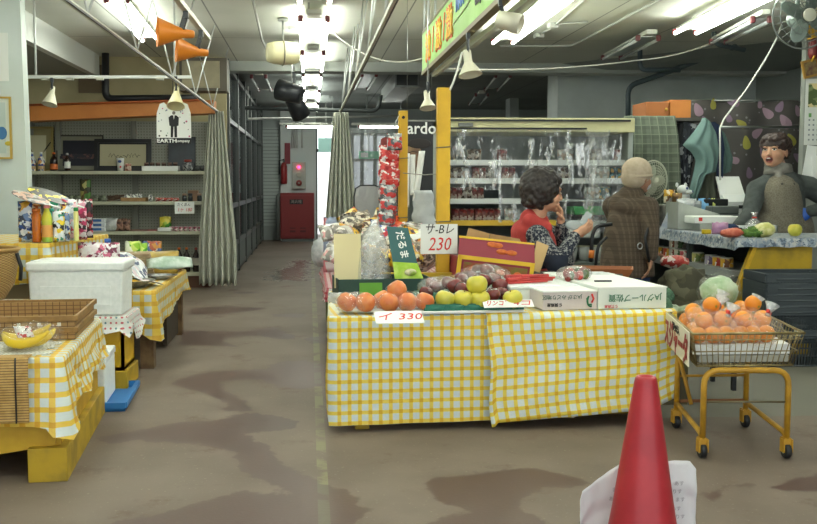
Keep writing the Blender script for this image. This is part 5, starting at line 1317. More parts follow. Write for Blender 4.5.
# hanging strip of red snack pouches
e = E('snack_strip', 'hanging strip of red and silver snack pouches in pink netting beside the thin post', 'snack strip', P(389, 222, 7.45))
l0 = e.location.copy(); s_ = 7.45/1000
RP = [printed('rpA', ['c9302f', 'e9dcd8', 'b82a2c', 'd84a44'], 38), printed('rpB', ['9a9ea0', 'd8d8d4', '5c6064', 'b4b6b6', 'c83a38'], 38)]
for k, (x_, y_, w_, mi_) in enumerate(((0, 152, 20, 0), (-1, 166, 20, 0), (0, 176, 20, 0), (-2, 190, 18, 1), (-1, 203, 18, 1), (-3, 216, 17, 1), (5, 141, 15, 1))):
    o_ = O('pouch', pouch_mb(w_*s_, 17*s_, .04, seed=k*3), RP[mi_], e, loc=(x_*s_, -.01*k, (222-y_-3)*s_-.05), rot=Euler((R(-8), R(4*math.sin(k)), 0)))
    O('netting', MB().tube([(((-.5+j/8)*w_+x_)*s_, -.035, (222-y_-6+5*(2*j/8-1)**2)*s_-.06) for j in range(9)], .0022, 5), mat('net_pink', 'd9766c', .5), e)
O('backing', MB().poly([(-.075, .02, 0), (.05, .02, 0), (.085, .02, .66), (-.06, .02, .62)], (0, .005, 0)), mat('strip_red', 'a84a44', .5, c2='8c3a36', vs=10), e)
O('hook', MB().tube([(.03, .02, .64), (.05, .03, .74), (.08, .06, .8)], .004, 5), STEEL, e)
# poster
YPo = 8.2
s_ = YPo/1000
e = E('poster', 'black poster lettered ardo with a dim painted face, hung between the posts', 'poster', P(419, 195, YPo))
q = lambda px, py: ((px-419)*s_, (195-py)*s_)
O('sheet', MB().b2(-.115, .115, 0, .006, 0, .60), mat('poster_black', '17191b', .45), e)
text('lettering', 'ardo', .135, e, (.02, -.003, q(0, 129)[1]), (R(90), 0, 0), WHITE, sx=.95, bold=.002)
O('face', MB().ball((-.05, -.001, .30), .1, (.8, .02, 1.15)), mat('poster_skin', '9a7a5c', .5, c2='6f5440', vs=10), e)
O('face_hair', MB().ball((-.0, -.003, .42), .09, (1.1, .02, .45)), mat('poster_hair', '1f1815', .5), e)
O('face_eye', MB().ball((-.052, -.004, .325), .016, (1.3, .1, .5)).ball((-.05, -.006, .325), .007, (1, .2, 1), mi=1), [mat('poster_eye', 'c0ad94', .5), BLACK], e)
O('face_brow', MB().tube([(-.085, -.003, .345), (-.055, -.003, .357), (-.02, -.003, .35)], .003, 5), mat('poster_hair', '1f1815', .5), e)
for x_ in (-.1, .1): O('cord', MB().tube([(x_, .003, .6), (x_, .003, ZC-e.location.z)], .002, 4), STEEL, e)
O('top_bar', MB().b2(-.125, .125, -.006, .012, .60, .612), mat('poster_bar', '8a8a84', .4), e)
for k, (x_, w_, z0_, z1_) in enumerate(((-.095, .028, -.1, .34), (-.055, .04, -.0, .33), (-.03, .05, -.05, .36))):
    T('cloth_strip', MB().sheet(lambda u, v: ((u-.5)*w_+.05*(k == 2)*(1-v), .01*math.sin(u*6+v*3), z1_-z0_-(z1_-z0_)*v), 6, 14, thick=.003), WHITE, 'narrow white cloth strip hanging in front of the poster, %s one' % ['left', 'middle', 'right'][k], 'cloth strip', Vector((e.location.x+x_, YPo-.018, e.location.z+z0_)))
T('white_sack', MB().sheet(lambda u, v: (-.1+.2*u*(1-.3*v)+.03*sn(v*4), .05*math.sin(u*PI)*-1, .33*v), 12, 12, thick=.003), mat('sack_white', 'c9ced0', .5, c2='b4babd', vs=8), 'pale plastic sack hanging below the poster beside the thick post', 'sack', P(426, 232, 7.9))
# silver cooler sheet, rear stall pieces
e = E('silver_cooler_bag', 'silver quilted cooler bag with dark edging standing behind the snack heap', 'bag', P(368, 226, 9.6))
pts = [Vector((-.13, 0, 0)), Vector((-.135, 0, .28)), Vector((-.12, 0, .36)), Vector((-.07, 0, .39)), Vector((.06, 0, .39)), Vector((.12, 0, .37)), Vector((.14, 0, .28)), Vector((.14, 0, 0))]
O('panel', MB().poly(pts, (0, .12, 0)), mat('silver_quilt', 'a4a7a4', .3, .5, bump=.8, bs=30), e)
O('piping', MB().tube(pts, .008, 6), DARK, e)
T('clear_partition', MB().sheet(lambda u, v: (u*.52, .02*math.sin(u*20), -1.1*v), 20, 10), film('partition_film', .7, bs=8, streak=.2, white=.7), 'hanging clear plastic sheet behind the right aisle curtain', 'plastic sheet', P(349, 128, 12.2))
T('shelf_block', MB().b2(-.4, .5, -.3, .3, 0, .86), mat('grey_cabinet', '7d817c', .6), 'grey cabinet behind the snack heap supporting the silver bag', 'cabinet', (P(372, 230, 9.9).x, 9.85, 0))
e = E('exit_sign', 'green and white emergency exit sign over the far doorway', 'sign', P(369, 155, 21.7))
O('face', MB().b2(-.22, .22, 0, .05, -.08, .08), mat('exit_green', '4ab88a', .5), e)
O('rod', MB().tube([(0, .02, .08), (0, .02, 2.86-e.location.z)], .01, 6), PIPE, e)
O('symbol', MB().b2(-.18, -.02, -.006, 0, -.05, .05), mat('exit_white', 'e8f4ee', .5), e)
e = E('doorway_sign', 'pale green sign panel hanging in front of the bright doorway', 'sign', P(326, 146, 20.5))
O('panel', MB().b2(-.16, .16, 0, .03, -.12, .16), mat('pale_teal_sign', 'a9d6d0', .5), e)
O('rod', MB().tube([(0, .01, .16), (0, .01, 2.86-e.location.z)], .01, 6), PIPE, e)
# ---- service column objects
YC_ = YF-.26
def col(px, py): return P(px, py, YC_)
e = E('fire_hydrant_cabinet', 'dark red steel hydrant cabinet at the end of the aisle', 'cabinet', (P(297.5, 240, YC_-.2).x, YC_-.2, 0))
DR = mat('hydrant_red', '8d2a2b', .4)
O('body', MB().b2(-.36, .36, -.12, .15, .06, 1.04, bevel=.01), DR, e)
O('door', MB().b2(-.33, .33, -.14, -.12, .1, .98, bevel=.006), DR, e)
O('plinth', MB().b2(-.34, .34, -.1, .14, 0, .06), mat('plinth_grey', '6f7472', .6), e)
O('name_plate', MB().b2(-.16, .12, -.15, -.14, .80, .9), BLACK, e)
text('lettering', '消火栓', .08, e, (-.02, -.152, .85), (R(90), 0, 0), mat('dull_white_ink', 'b8a8a0', .6))
for x_ in (-.1, .12): O('vent', MB().b2(x_-.06, x_+.06, -.146, -.14, .2, .24).b2(x_-.06, x_+.06, -.146, -.14, .28, .3), mat('vent_dark_red', '5f1f20', .5), e)
e = E('alarm_panel', 'grey fire alarm panel with a glowing red lamp above the hydrant cabinet', 'alarm panel', col(299, 189))
O('plate', MB().b2(-.15, .15, -.08, 0, .0, .58, bevel=.01), mat('alarm_grey', 'b9bcb2', .5), e)
O('lamp', MB().ball((0, -.1, .47), .035, (1, .6, 1)), mat('alarm_lamp', 'ff2f5a', .3, emis=4), e)
O('bell', MB().lathe([(.065, 0), (.065, .02), (.055, .04), (0, .045)], (0, -.08, .13), M=Matrix.Rotation(PI/2, 4, 'X')), mat('bell_red', '9c4a44', .4), e)
O('bell_centre', MB().ball((0, -.13, .13), .02), mat('bell_white', 'cfc8be', .4), e)
O('button', MB().lathe([(.055, 0), (.055, .03), (.045, .035)], (0, -.08, .31), M=Matrix.Rotation(PI/2, 4, 'X')), mat('button_cream', 'c4c2b0', .4), e)
e = E('fire_extinguisher', 'small red fire extinguisher hung left of the alarm panel', 'extinguisher', col(284, 184))
O('tank', MB().lathe([(.06, 0), (.07, .03), (.07, .38), (.05, .44), (.02, .47)]), mat('ext_red', '9a2c2c', .35), e)
O('nozzle', MB().tube([(0, 0, .47), (.0, -.02, .53), (-.1, -.02, .5), (-.1, -.03, .2)], .015, 6), DARK, e)
T('red_notice', MB().b2(-.06, .06, -.02, 0, 0, .45), mat('notice_red', '8e2c38', .5), 'narrow red sign with white marks left of the alarm panel', 'sign', col(287.5, 164))
for k, px in enumerate((292, 294.5, 297, 302)):
    run('wall_conduit', 'thin white conduit running down to the alarm panel, %s from the left' % ['first', 'second', 'third', 'fourth'][k], [col(px, 110)+Vector((0, -.03, 0)), col(px, 148)+Vector((0, -.03, 0))], .02, mat('conduit_w', 'd8dcd8', .5))
T('grey_pipe_rail', MB().tube(pipe_bend([P(278, 240, 21.5)*1, P(278, 196, 21.5), P(281, 194, 21.5)], .2), .05, 8), mat('pipe_grey', '7a807c', .5), 'bent grey pipe guard left of the hydrant cabinet', 'pipe')
# ================================================================ CHILLED CASE
YK = 8.55
kx0, kx1 = P(446, 200, YK).x, P(628, 200, YK).x; KW = kx1-kx0
kz = lambda py, Y=YK: P(520, py, Y).z
e = E('chilled_case', 'long open chilled display case with cream header and glass shelves', 'display case', (kx0, YK, 0))
KG = mat('case_grey', '9aa29c', .5); KI = mat('case_inner', '848c88', .6, c2='767e7a', vs=3)
top = kz(118)
O('back_panel', MB().b2(0, KW, .78, .84, .3, top), KI, e)
O('side_panel', MB().b2(-.04, 0, .02, .84, 0, top), KG, e); O('side_panel', MB().b2(KW, KW+.04, .02, .84, 0, top), KG, e)
O('header', MB().b2(-.04, KW+.04, -.02, .84, kz(132), top, bevel=.004), mat('header_cream', 'cfcb9c', .5, c2='c2be92', vs=5), e)
for a, b, x1_ in ((121.5, 119.6, KW), (129.5, 127.8, KW*.76)):
    O('black_trim', MB().b2(-.03, x1_, -.035, -.02, kz(a), kz(b)), DARK, e)
O('trim_clip', MB().b2(.1, .22, -.05, -.02, kz(127), kz(123.5)), mat('clip_grey', '6c706c', .4), e)
O('base', MB().b2(-.04, KW+.04, -.05, .84, 0, .5, bevel=.01), KG, e)
O('bumper', MB().b2(-.05, KW+.05, -.07, -.05, .42, .5), mat('bumper_yellow', 'b4a95c', .5), e)
GLS = mat('case_shelf', 'bcc6c2', .3); RL = mat('price_rail', 'd3d8d4', .35)
zs = [kz(161), kz(179.5), kz(200), kz(222)]
for k, z in enumerate(zs):
    O('shelf', MB().b2(0, KW, .12+.0*k, .78, z-.015, z), GLS, e)
    O('price_rail', MB().b2(0, KW*(1 if k < 2 else .62), .1, .12, z-.035, z+.012), RL if k != 3 else mat('yellow_rail', 'd6b030', .4), e)
O('deck', MB().b2(0, KW, 0, .78, .5, .56), mat('deck_dark', '555d59', .5), e)
RPK = printed('case_red', ['8e3430', 'b89a8e', '6e2f30', 'c4b4a8', '7a4a40'], 30); BPK = printed('case_brown', ['6f5a4a', 'a8988a', '4f4138', 'b8b0a4'], 30); WPK = printed('case_white', ['c8ccc8', '9aa09c', 'dfe2dc', 'b4a090'], 30); TPK = printed('case_teal', ['2f6a6c', '4a8c8a', 'c8a04a', '2a4a4c'], 30)
proto = {}
rows = [(0, [(470, BPK, 3), (500, RPK, 2), (560, WPK, 4), (590, BPK, 3), (615, RPK, 1)]), (1, [(453, BPK, 3), (462, WPK, 2), (475, RPK, 3), (488, BPK, 2), (504, RPK, 3), (560, BPK, 3), (598, WPK, 3), (612, TPK, 4)]),
        (2, [(453, RPK, 3), (463, BPK, 3), (473, RPK, 3), (590, WPK, 4), (600, TPK, 3)]), (3, [(455, RPK, 4), (463, RPK, 4), (478, RPK, 4), (490, RPK, 3), (508, WPK, 2), (590, WPK, 3), (604, BPK, 3)])]
nmk = {id(RPK): 'red', id(BPK): 'brown', id(WPK): 'whitish', id(TPK): 'teal and gold'}
sh_ = ['top', 'second', 'third', 'lowest']
for k, lst in rows:
    for j, (px, mm, n_) in enumerate(lst):
        for q_ in range(n_):
            x_ = P(px+q_*3.3, 180, YK+.25).x
            loc = (x_, YK+.22+.05*(q_ % 2), zs[k]+.001)
            key = id(mm)
            lab = '%s food pack on the %s shelf of the chilled case' % (nmk[key], sh_[k]); g = '%s packs on the %s shelf of the chilled case' % (nmk[key], sh_[k])
            if key not in proto: proto[key] = pouch('food_pack', lab, 'pack', loc, .07, .11, .05, mm, 0, g, seed=j*3.)
            else: dup(proto[key], loc, R(10*(q_ % 3-1)), lab, g)
for j in range(12):
    loc = (P(470+j*12.5, 250, YK+.3).x, YK+.25, .562)
    lab = 'pale tub standing on the deck of the chilled case'
    if j == 0:
        t0 = E('food_tub', lab, 'tub', loc, 0, 'pale tubs on the deck of the chilled case')
        O('tub', MB().lathe([(.04, 0), (.055, .12)]), mat('tub_pale', 'c4c9c4', .4), t0); O('lid', MB().lathe([(.058, .12), (.058, .132)]), mat('tub_lid', 'd6d2b4', .4), t0)
    else: dup(t0, loc)
def tray3(lab, px0, px1, pyb, h, m_, Y=YK-.05, z=None):
    a, b = P(px0, pyb, Y), P(px1, pyb, Y); w_ = b.x-a.x
    e = E('plastic_tray', lab, 'tray', ((a.x+b.x)/2, Y+.14, a.z), 0)
    O('shell', openbox_mb(w_, .3, h, .01), m_, e)
    O('rim', MB().b2(-w_/2-.01, w_/2+.01, -.165, -.15, h-.015, h+.004), m_, e)
    return e
tray3('bright green plastic tray in the chilled case right of the seated woman', 574, 614, 215, .07, mat('bright_green', '3fae5a', .4), YK+.06)
tray3('clear white bin in the chilled case below the green tray', 566, 600, 238, .15, mat('bin_white', 'c8d0cc', .3, alpha=.8), YK+.06)
# clear plastic curtains of the case
for k, (a, b, zb_) in enumerate(((447, 500, 190), (499, 560, 222), (558, 622, 232))):
    xa, xb = P(a, 180, YK-.06).x, P(b, 180, YK-.06).x; z1_ = kz(130); z0_ = kz(zb_)
    def cf(u, v, xa=xa, xb=xb, z0_=z0_, z1_=z1_, k=k):
        cr = (abs(u-.9)*8 if k == 2 else 3)
        return (xa+(xb-xa)*u, YK-.06+.022*sn(u*9+k*7, v*1.3)+.012*sn(u*26, v*5+k)+.01*k, z1_+(z0_-z1_)*v)
    T('plastic_curtain', MB().sheet(cf, 60, 40), film('case_curtain', .93, bs=13, streak=.75, white=.35, bump=1, sx=.4, rough=.2, st=(.5, .64)), 'crinkled clear plastic curtain hanging over the chilled case, %s panel' % ['left', 'middle', 'right'][k], 'plastic curtain')  # whiter streaks put into the film imitate crinkle highlights
T('silver_curtain_roll', MB().sheet(lambda u, v: (P(588+u*20, 180, YK-.1).x, YK-.12+.03*math.sin(u*25+sn(v*4)*3), kz(133)+(kz(222)-kz(133))*v), 30, 30), film('bunched_film', .75, bs=22, streak=.6, white=.35, sx=.5), 'bunched glossy end of the clear curtain above the green tray', 'plastic curtain')
# ================================================================ RIGHT SIDE
# plaid drape over the end of the case
PL = NT('green_plaid'); x, y, z = PL.xyz('UV')
def fr(v, p, a): return PL.math('LESS_THAN', PL.math('FRACT', PL.math('DIVIDE', v, p)), a)
c = PL.mix(PL.math('MULTIPLY', fr(x, .085, .5), .6), srgb('5f6759'), srgb('4d5549'))
c = PL.mix(PL.math('MULTIPLY', fr(y, .085, .5), .5), c, srgb('454d42'))
c = PL.mix(PL.math('MULTIPLY', PL.math('MAXIMUM', fr(x, .085, .09), fr(y, .085, .09)), .7), c, srgb('7f8875'))
PL.link(c, PL.b.inputs['Base Color']); PL.b.inputs['Roughness'].default_value = .9
def drape(name, lab, cat, m_, px0, px1, pt, pb, Y, amp=.04, nf=5, bulge=.0, thick=.004, taper=0, tilt=0, group=None):
    def fn(u, v):
        px = px0+(px1-px0)*u + taper*(u-.5)*v*(px1-px0)
        p = P(px, pt+(pb-pt)*v+tilt*(u-.5), Y)
        p.y = Y - bulge*math.sin(min(1, v*3)*PI/2) + amp*(.3+.7*v)*math.sin(u*nf*2*PI+1.5*sn(v*2, px0))
        return p
    w_ = (px1-px0)*Y/1000; h_ = (pb-pt)*Y/1000
    return T(name, MB().sheet(fn, 48, 24, (w_*1.15, h_), thick=thick), m_, lab, cat, group=group)
drape('plaid_drape', 'grey green plaid cloth draped over the end of the shelving behind the hat woman', 'cloth', PL.m, 624, 675, 116, 215, 9.2, .03, 4, .08, taper=.15)
T('drape_support', MB().b2(P(628, 120, 9.3).x, P(672, 120, 9.3).x, 9.24, 9.6, 0, P(640, 118, 9.3).z-.035), mat('support_grey', '5f6662', .6), 'grey cabinet under the plaid drape', 'cabinet')
# orange cartons
e = E('orange_carton', 'orange wooden box on top of the rack above the clothes', 'box', P(668, 118, 9.3))
for a, b in ((646, 669), (670, 691)):
    xa, xb = P(a, 110, 9.3).x-e.location.x, P(b, 110, 9.3).x-e.location.x
    O('box', MB().b2(xa, xb, 0 if a < 660 else -.0, .4, 0, .15 if a < 660 else .17, bevel=.006), BR if a > 660 else mat('orange_box2', 'a0602f', .6), e)
O('knob', MB().ball((-.02, -.01, .08), .015), mat('brass', 'c8a04a', .3, .6), e)
# garment rail and hung clothes
e = E('clothes_rack', 'dark rack carrying the boxes and hanging clothes behind the counter', 'rack', (P(690, 200, 9.35).x, 9.45, 0))
zt_ = P(668, 118, 9.3).z
O('top_board', MB().b2(-.52, .1, -.2, .3, zt_-.03, zt_), mat('rack_board', '4c4a44', .6), e)
for x_ in (-.08, 1.2): O('upright', MB().b2(x_-.02, x_+.02, -.02, .02, 0, zt_-.03), mat('rack_dark', '3a3d3c', .5), e)
O('rail', MB().tube([(-.08, -.12, zt_-.08), (1.2, -.12, zt_-.08)], .012, 8), STEEL, e)
def garment(lab, m_, pts, Y, depth=.06, name='hanging_garment'):
    """front outline in pixels; folded cloth volume"""
    q = [P(a, b, Y) for a, b in pts]; n = len(q)
    cx = sum((p.x for p in q))/n
    mb = MB(); bm = mb.bm
    # fill as vertical strips
    zs_ = [p.z for p in q]; z1, z0 = max(zs_), min(zs_); rows = 26; cols = 24; g = []
    def span(z):
        xs = []
        for a, b in zip(q, q[1:]+q[:1]):
            if (a.z-z)*(b.z-z) <= 0 and abs(a.z-b.z) > 1e-6: xs.append(a.x+(b.x-a.x)*(z-a.z)/(b.z-a.z))
        return (min(xs), max(xs)) if xs else (cx, cx)
    def fn(u, v):
        z = z1-.001+(z0-z1+.002)*v; a, b = span(z); w_ = b-a
        return (a+w_*u, Y-depth*math.sin(PI*u)**.5+.02*math.sin(u*16+sn(v*2, lab.__len__())*3)*(.3+v), z)
    mb.sheet(fn, cols, rows, (.4, z1-z0))
    def fb(u, v):
        z = z1-.001+(z0-z1+.002)*v; a, b = span(z)
        return (a+(b-a)*u, Y+depth*.6*math.sin(PI*u)**.5, z)
    mb.sheet(fb, cols, rows, (.4, z1-z0))
    return T(name, mb, m_, lab, 'garment')
TL = mat('teal_cloth', '6b8682', .85, c2='617c78', vs=4, bump=.3, bs=30)
garment('pale teal apron hanging on the clothes rack', TL, [(703, 118), (709, 120), (716, 133), (719, 150), (716, 172), (707, 172), (694, 205), (687, 200), (696, 160), (690, 150), (682, 146), (695, 130)], 9.1)
garment('darker teal garment hanging behind the pale apron', mat('teal_cloth2', '546b66', .85), [(716, 128), (724, 133), (733, 158), (730, 172), (718, 175)], 9.3)
garment('dark navy patterned blouse hanging left of the pale apron', printed('navy_floral', ['1d2128', '24282f', '8a8e90', '1a1d24', '30343c', '1f2329'], 26, rough=.9), [(684, 122), (697, 124), (698, 140), (692, 165), (688, 195), (678, 200), (676, 160), (682, 140)], 9.25)
garment('navy blue garment edge hanging right of the pale apron', mat('navy_cloth', '22304c', .85), [(712, 122), (720, 126), (724, 150), (722, 188), (713, 188)], 9.2)
garment('olive grey garment hanging below the pale apron', mat('olive_cloth', '55594c', .9), [(700, 172), (716, 172), (717, 200), (698, 204)], 9.18)
garment('black coat hanging at the left end of the clothes rack', mat('black_cloth', '17191b', .9), [(676, 124), (686, 124), (688, 200), (664, 206), (668, 160)], 9.33)
# patterned curtain with leaves
ptn = printed
YL = 9.95
LB = NT('leaf_curtain'); nd = LB.noise(3, 4)
v_ = LB.new('ShaderNodeTexVoronoi'); v_.inputs['Scale'].default_value = 14; LB.link(LB.tc.outputs['Object'], v_.inputs['Vector'])
dk = LB.math('LESS_THAN', v_.outputs['Distance'], .16)
LB.link(LB.mix(LB.math('MULTIPLY', dk, .7), LB.mix(nd, srgb('4c4a48'), srgb('5c5854')), srgb('97949a')), LB.b.inputs['Base Color']); LB.b.inputs['Roughness'].default_value = .8
e = E('leaf_pattern_curtain', 'grey brown curtain printed with pink and yellow leaves behind the counter', 'curtain', P(752, 225, YL))
l0 = e.location.copy()
cp = lambda px, py: P(px, py, YL)-l0
def yl(x_): return .025*math.sin(x_*14)
a, b = cp(686, 101), cp(860, 262)
O('cloth', MB().sheet(lambda u, v: (a.x+(b.x-a.x)*u, yl(a.x+(b.x-a.x)*u), a.z+(b.z-a.z)*v+.012*math.sin(u*14)*(1-v)), 90, 10, thick=.004), LB.m, e)
LC = [mat('leaf_pink', 'a58a98', .8), mat('leaf_yellow', 'a8a24c', .8), mat('leaf_mauve', '8a7488', .8)]
LVL = [(697, 110, 0, 6, .4), (713, 104, 1, 5, 0), (733, 103, 2, 5, 1.3), (768, 113, 0, 6, .8), (779, 107, 2, 5, -.4), (740, 124, 1, 5, .9), (784, 122, 0, 7, .6), (757, 133, 0, 6, -1), (745, 143, 1, 6, .2), (729, 118, 2, 4, .3), (790, 140, 1, 6, .6), (764, 152, 2, 6, .4), (798, 158, 2, 6, 1), (703, 122, 2, 5, .3), (733, 160, 0, 5, 1.2), (748, 173, 2, 5, .2), (797, 111, 0, 5, .4), (760, 104, 0, 4, .1)]
for px, py, k, s_, an in LVL:
    c_ = cp(px, py); r_ = s_*YL/1000*1.25; mb = MB()
    # heart-like leaf outline
    pts = []
    for j in range(18):
        t = 2*PI*j/18; lx = .55*math.sin(t)*(1-.35*math.cos(t)); lz = .95*math.cos(t)+.05*math.cos(2*t)
        X_ = (lx*math.cos(an)-lz*math.sin(an))*r_+c_.x; Z_ = (lx*math.sin(an)+lz*math.cos(an))*r_+c_.z
        pts.append((X_, yl(X_)-.012, Z_))
    vs = [mb.bm.verts.new(p) for p in pts]; cc = mb.bm.verts.new((c_.x, yl(c_.x)-.012, c_.z))
    for j in range(18): mb.bm.faces.new((vs[j], vs[(j+1) % 18], cc))
    O('printed_leaf', mb, LC[k], e)
O('curtain_rod', MB().tube([cp(684, 100.5), cp(865, 100.5)], .01, 6), STEEL, e)
# right pillar with calendar, charm, frame and fan
XP = P(808, 110, 8.95).x
S('wall_pillar_right', MB().b2(XP-.01, XP+.9, 9.0, 9.08, 0, 2.8), mat('pillar_grey', '8f938c', .7, c2='84887f', vs=3))
e = E('wall_calendar', 'white wall calendar with small photos at the right edge', 'calendar', P(819, 145, 8.98))
s_ = 8.98/1000; h_ = 67*s_
O('page', MB().b2(-.145, .14, -.006, 0, 0, h_), mat('calendar_paper', 'd6d8d2', .6), e)
O('photo', MB().b2(-.12, .0, -.008, -.006, h_*.57, h_*.93), printed('cal_photo', ['7c8a5c', 'b8b890', '56663c', 'd8c890'], 18), e)
m_g = mat('calendar_ink', '7c8488', .6)
for r_ in range(5):
    for c_ in range(6): O('date_mark', MB().b2(-.11+.04*c_, -.095+.04*c_, -.007, -.006, .04+.045*r_, .055+.045*r_), m_g, e)
O('green_month', MB().b2(-.11, -.085, -.008, -.006, h_*.42, h_*.48), mat('green_ink', '6aa05a', .6), e)
T('paper_sheets', MB().box((0, 0, 0), (.1, .01, .28), Euler((0, R(8), 0))).box((.06, -.01, -.06), (.08, .01, .22), Euler((0, R(-6), 0))), WHITE, 'white paper slips hanging below the wall calendar', 'papers', P(810, 161, 8.96))
e = E('lucky_charm', 'gold and dark red tasselled lucky charm hanging above the calendar', 'ornament', P(812, 62, 8.9))
O('fan_top', MB().poly([(0, 0, .22), (-.05, 0, .28), (-.06, 0, .42), (-.02, 0, .46), (.05, 0, .44), (.06, 0, .3)], (0, .02, 0)), mat('charm_gold', 'c89a2c', .35, .4), e)
O('red_drum', MB().lathe([(.03, 0), (.045, .04), (.045, .14), (.03, .18)], (.01, .0, .03)), mat('charm_red', '6e1f1c', .5), e)
O('gold_cord', MB().tube([(-.06, -.02, .2), (0, -.05, .22), (.07, -.02, .2), (.03, -.03, .1), (-.02, -.03, .0)], .01, 6), mat('charm_gold', 'c89a2c', .35, .4), e)
e = E('picture_frame', 'small tilted wooden frame hanging just above the calendar', 'picture', P(812, 77, 8.95), Euler((0, R(-14), 0)))
m = MB(); m.b2(-.08, -.06, -.02, 0, 0, .16).b2(.06, .08, -.02, 0, 0, .16).b2(-.06, .06, -.02, 0, 0, .02).b2(-.06, .06, -.02, 0, .14, .16)
O('frame', m, mat('frame_gold', 'a07a34', .4), e); O('print', MB().b2(-.06, .06, -.01, 0, .02, .14), mat('print_maroon', '5e3a34', .5, c2='8a7a4c', vs=18), e)
e = E('wall_fan', 'large old caged fan hanging near the ceiling at the upper right corner', 'fan', P(806, 16, 7.4))
for r_ in (.06, .1, .145, .19, .235): O('cage_ring', MB().tube([(r_*math.cos(2*PI*i/32), -.05+.1*(r_/.235)**2, r_*math.sin(2*PI*i/32)) for i in range(32)], .003 if r_ < .23 else .007, 5, closed=True), mat('fan_wire', '7f8480', .4, .4), e)
for k in range(24):
    a = 2*PI*k/24; O('cage_wire', MB().tube([(r_*math.cos(a), -.05+.1*(r_/.235)**2, r_*math.sin(a)) for r_ in (.05, .1, .17, .235)], .0022, 4), mat('fan_wire', '7f8480', .4, .4), e)
O('hub', MB().lathe([(.05, 0), (.05, .012), (.042, .02), (0, .024)], (0, -.05, 0), M=Matrix.Rotation(PI/2, 4, 'X')), mat('fan_cream', 'd3d2bf', .4), e)
FG = mat('fan_green', '73827a', .35)
for k in range(4):
    a = k*PI/2+.4; M_ = Matrix.Rotation(a, 4, 'Y') @ Matrix.Rotation(.35, 4, 'X')
    O('blade', MB().ball(M_ @ Vector((.12, 0, 0)), .1, (.95, .06, .6), M=M_.to_3x3()), FG, e)
O('motor', MB().lathe([(.06, -.14), (.075, -.12), (.075, .0), (.06, .02)], M=Matrix.Rotation(-PI/2, 4, 'X') @ Matrix.Translation((0, 0, .1)), c=(0, .06, 0)), FG, e)
O('stem', MB().tube([(0, .14, 0), (0, .14, 2.8-e.location.z)], .018, 8), FG, e)
# ---- counter
CX0 = 3.12
zc = .845
e = E('sales_counter', 'long sales counter with grey metal lower shelf', 'counter', (CX0, 7.15, 0))
CT = mat('counter_grey', '7d827f', .5); L_ = 2.0
O('worktop', MB().poly([(0, .03, zc-.04), (.95, .03, zc-.04), (.95, .62, zc-.04), (.5, .62, zc-.04), (.5, L_, zc-.04), (0, L_, zc-.04)], (0, 0, .04), uvax=(0, 1)), CT, e)
O('lower_shelf', MB().b2(-.02, .46, .05, L_, .56, .6), mat('shelf_metal', '8d9290', .4), e)
O('shelf_lip', MB().b2(-.035, -.02, .05, L_, .54, .61), mat('shelf_metal', '8d9290', .4), e)
O('floor_shelf', MB().b2(.02, .46, .05, L_, .1, .14), CT, e)
O('back_board', MB().b2(.46, .5, .05, L_, 0, zc-.04), mat('counter_dark', '33383a', .6), e)
for y_ in (.9, L_-.03): O('leg', MB().b2(0, .04, y_, y_+.04, 0, zc-.04), mat('counter_dark', '33383a', .6), e)
e2 = E('yellow_counter_panel', 'yellow painted wooden end panel of the sales counter with a slanted edge', 'panel', (CX0, 7.05, 0))
pp = [P(733, 297, 7.05), P(753, 246, 7.05), P(812.5, 246, 7.05), P(812.5, 297, 7.05)]
pts = [Vector((-.28, 0, 0))]
sl = (pp[1].x-pp[0].x)/(pp[1].z-pp[0].z)
x_top = pp[1].x-CX0; x_bot = x_top-sl*(pp[1].z)
O('board', MB().poly([(x_bot, 0, 0), (x_top, 0, pp[1].z), (pp[2].x-CX0, 0, pp[1].z), (pp[2].x-CX0, 0, 0)], (0, .04, 0)), YELD, e2)
O('edge_batten', MB().poly([(x_bot, -.012, 0), (x_top, -.012, pp[1].z), (x_top+.03, -.012, pp[1].z), (x_bot+.03, -.012, 0)], (0, .012, 0)), YEL, e2)
# counter oilcloth
PT_ = printed('counter_print', ['9aa4ae', '7f8e9e', 'b8bec2', '5c6a7c', 'c0c0ba', '8f9aa6', 'a4a8ac'], 46, rough=.4)
e3 = MB()
hc = lambda i, f: zc-(.085 if i == 5 else .06)+.004*math.sin(f*30)
T('counter_cloth', clothmb([(CX0-.02, 7.03), (CX0+.96, 7.03), (CX0+.96, 7.76), (CX0+.5, 7.76), (CX0+.5, 9.12), (CX0-.02, 9.12)], zc+.003, hc, .012, .012, seed=6, sides=(0, 5), nv=4, k=8), PT_, 'printed blue and white oilcloth on the sales counter', 'cloth')
def oc(px, py, z=None): return PZ(px, py, (zc+.012) if z is None else z)
Tt = lambda *a, **k: T(*a, **k)
BXG = mat('grey_white_box', 'b9bdb6', .5, c2='adb2aa', vs=5)
T('grey_tray_box', MB().poly([(0, 0, 0), (.36, 0, 0), (.36, 0, .13), (0, 0, .23)], (0, .3, 0)), BXG, 'sloping pale grey box at the customer side of the counter', 'box', Vector((3.14, 8.35, zc+.012)))
e = E('letter_tray', 'low white box with red marks resting behind the grey sloping box', 'box', Vector((P(720, 212, 8.2).x-.06, 8.2, P(724, 223, 8.2).z)))
O('box', MB().b2(-.2, .2, -.1, .12, 0, .06, bevel=.008), WHITE, e); O('mark', MB().b2(-.16, -.13, -.102, -.1, .02, .05), RED, e)
T('box_stack', MB().b2(-.14, .18, -.08, .1, 0, e.location.z-zc-.014), BXG, 'pale grey box under the low white box on the counter', 'box', Vector((e.location.x, 8.2, zc+.012)))
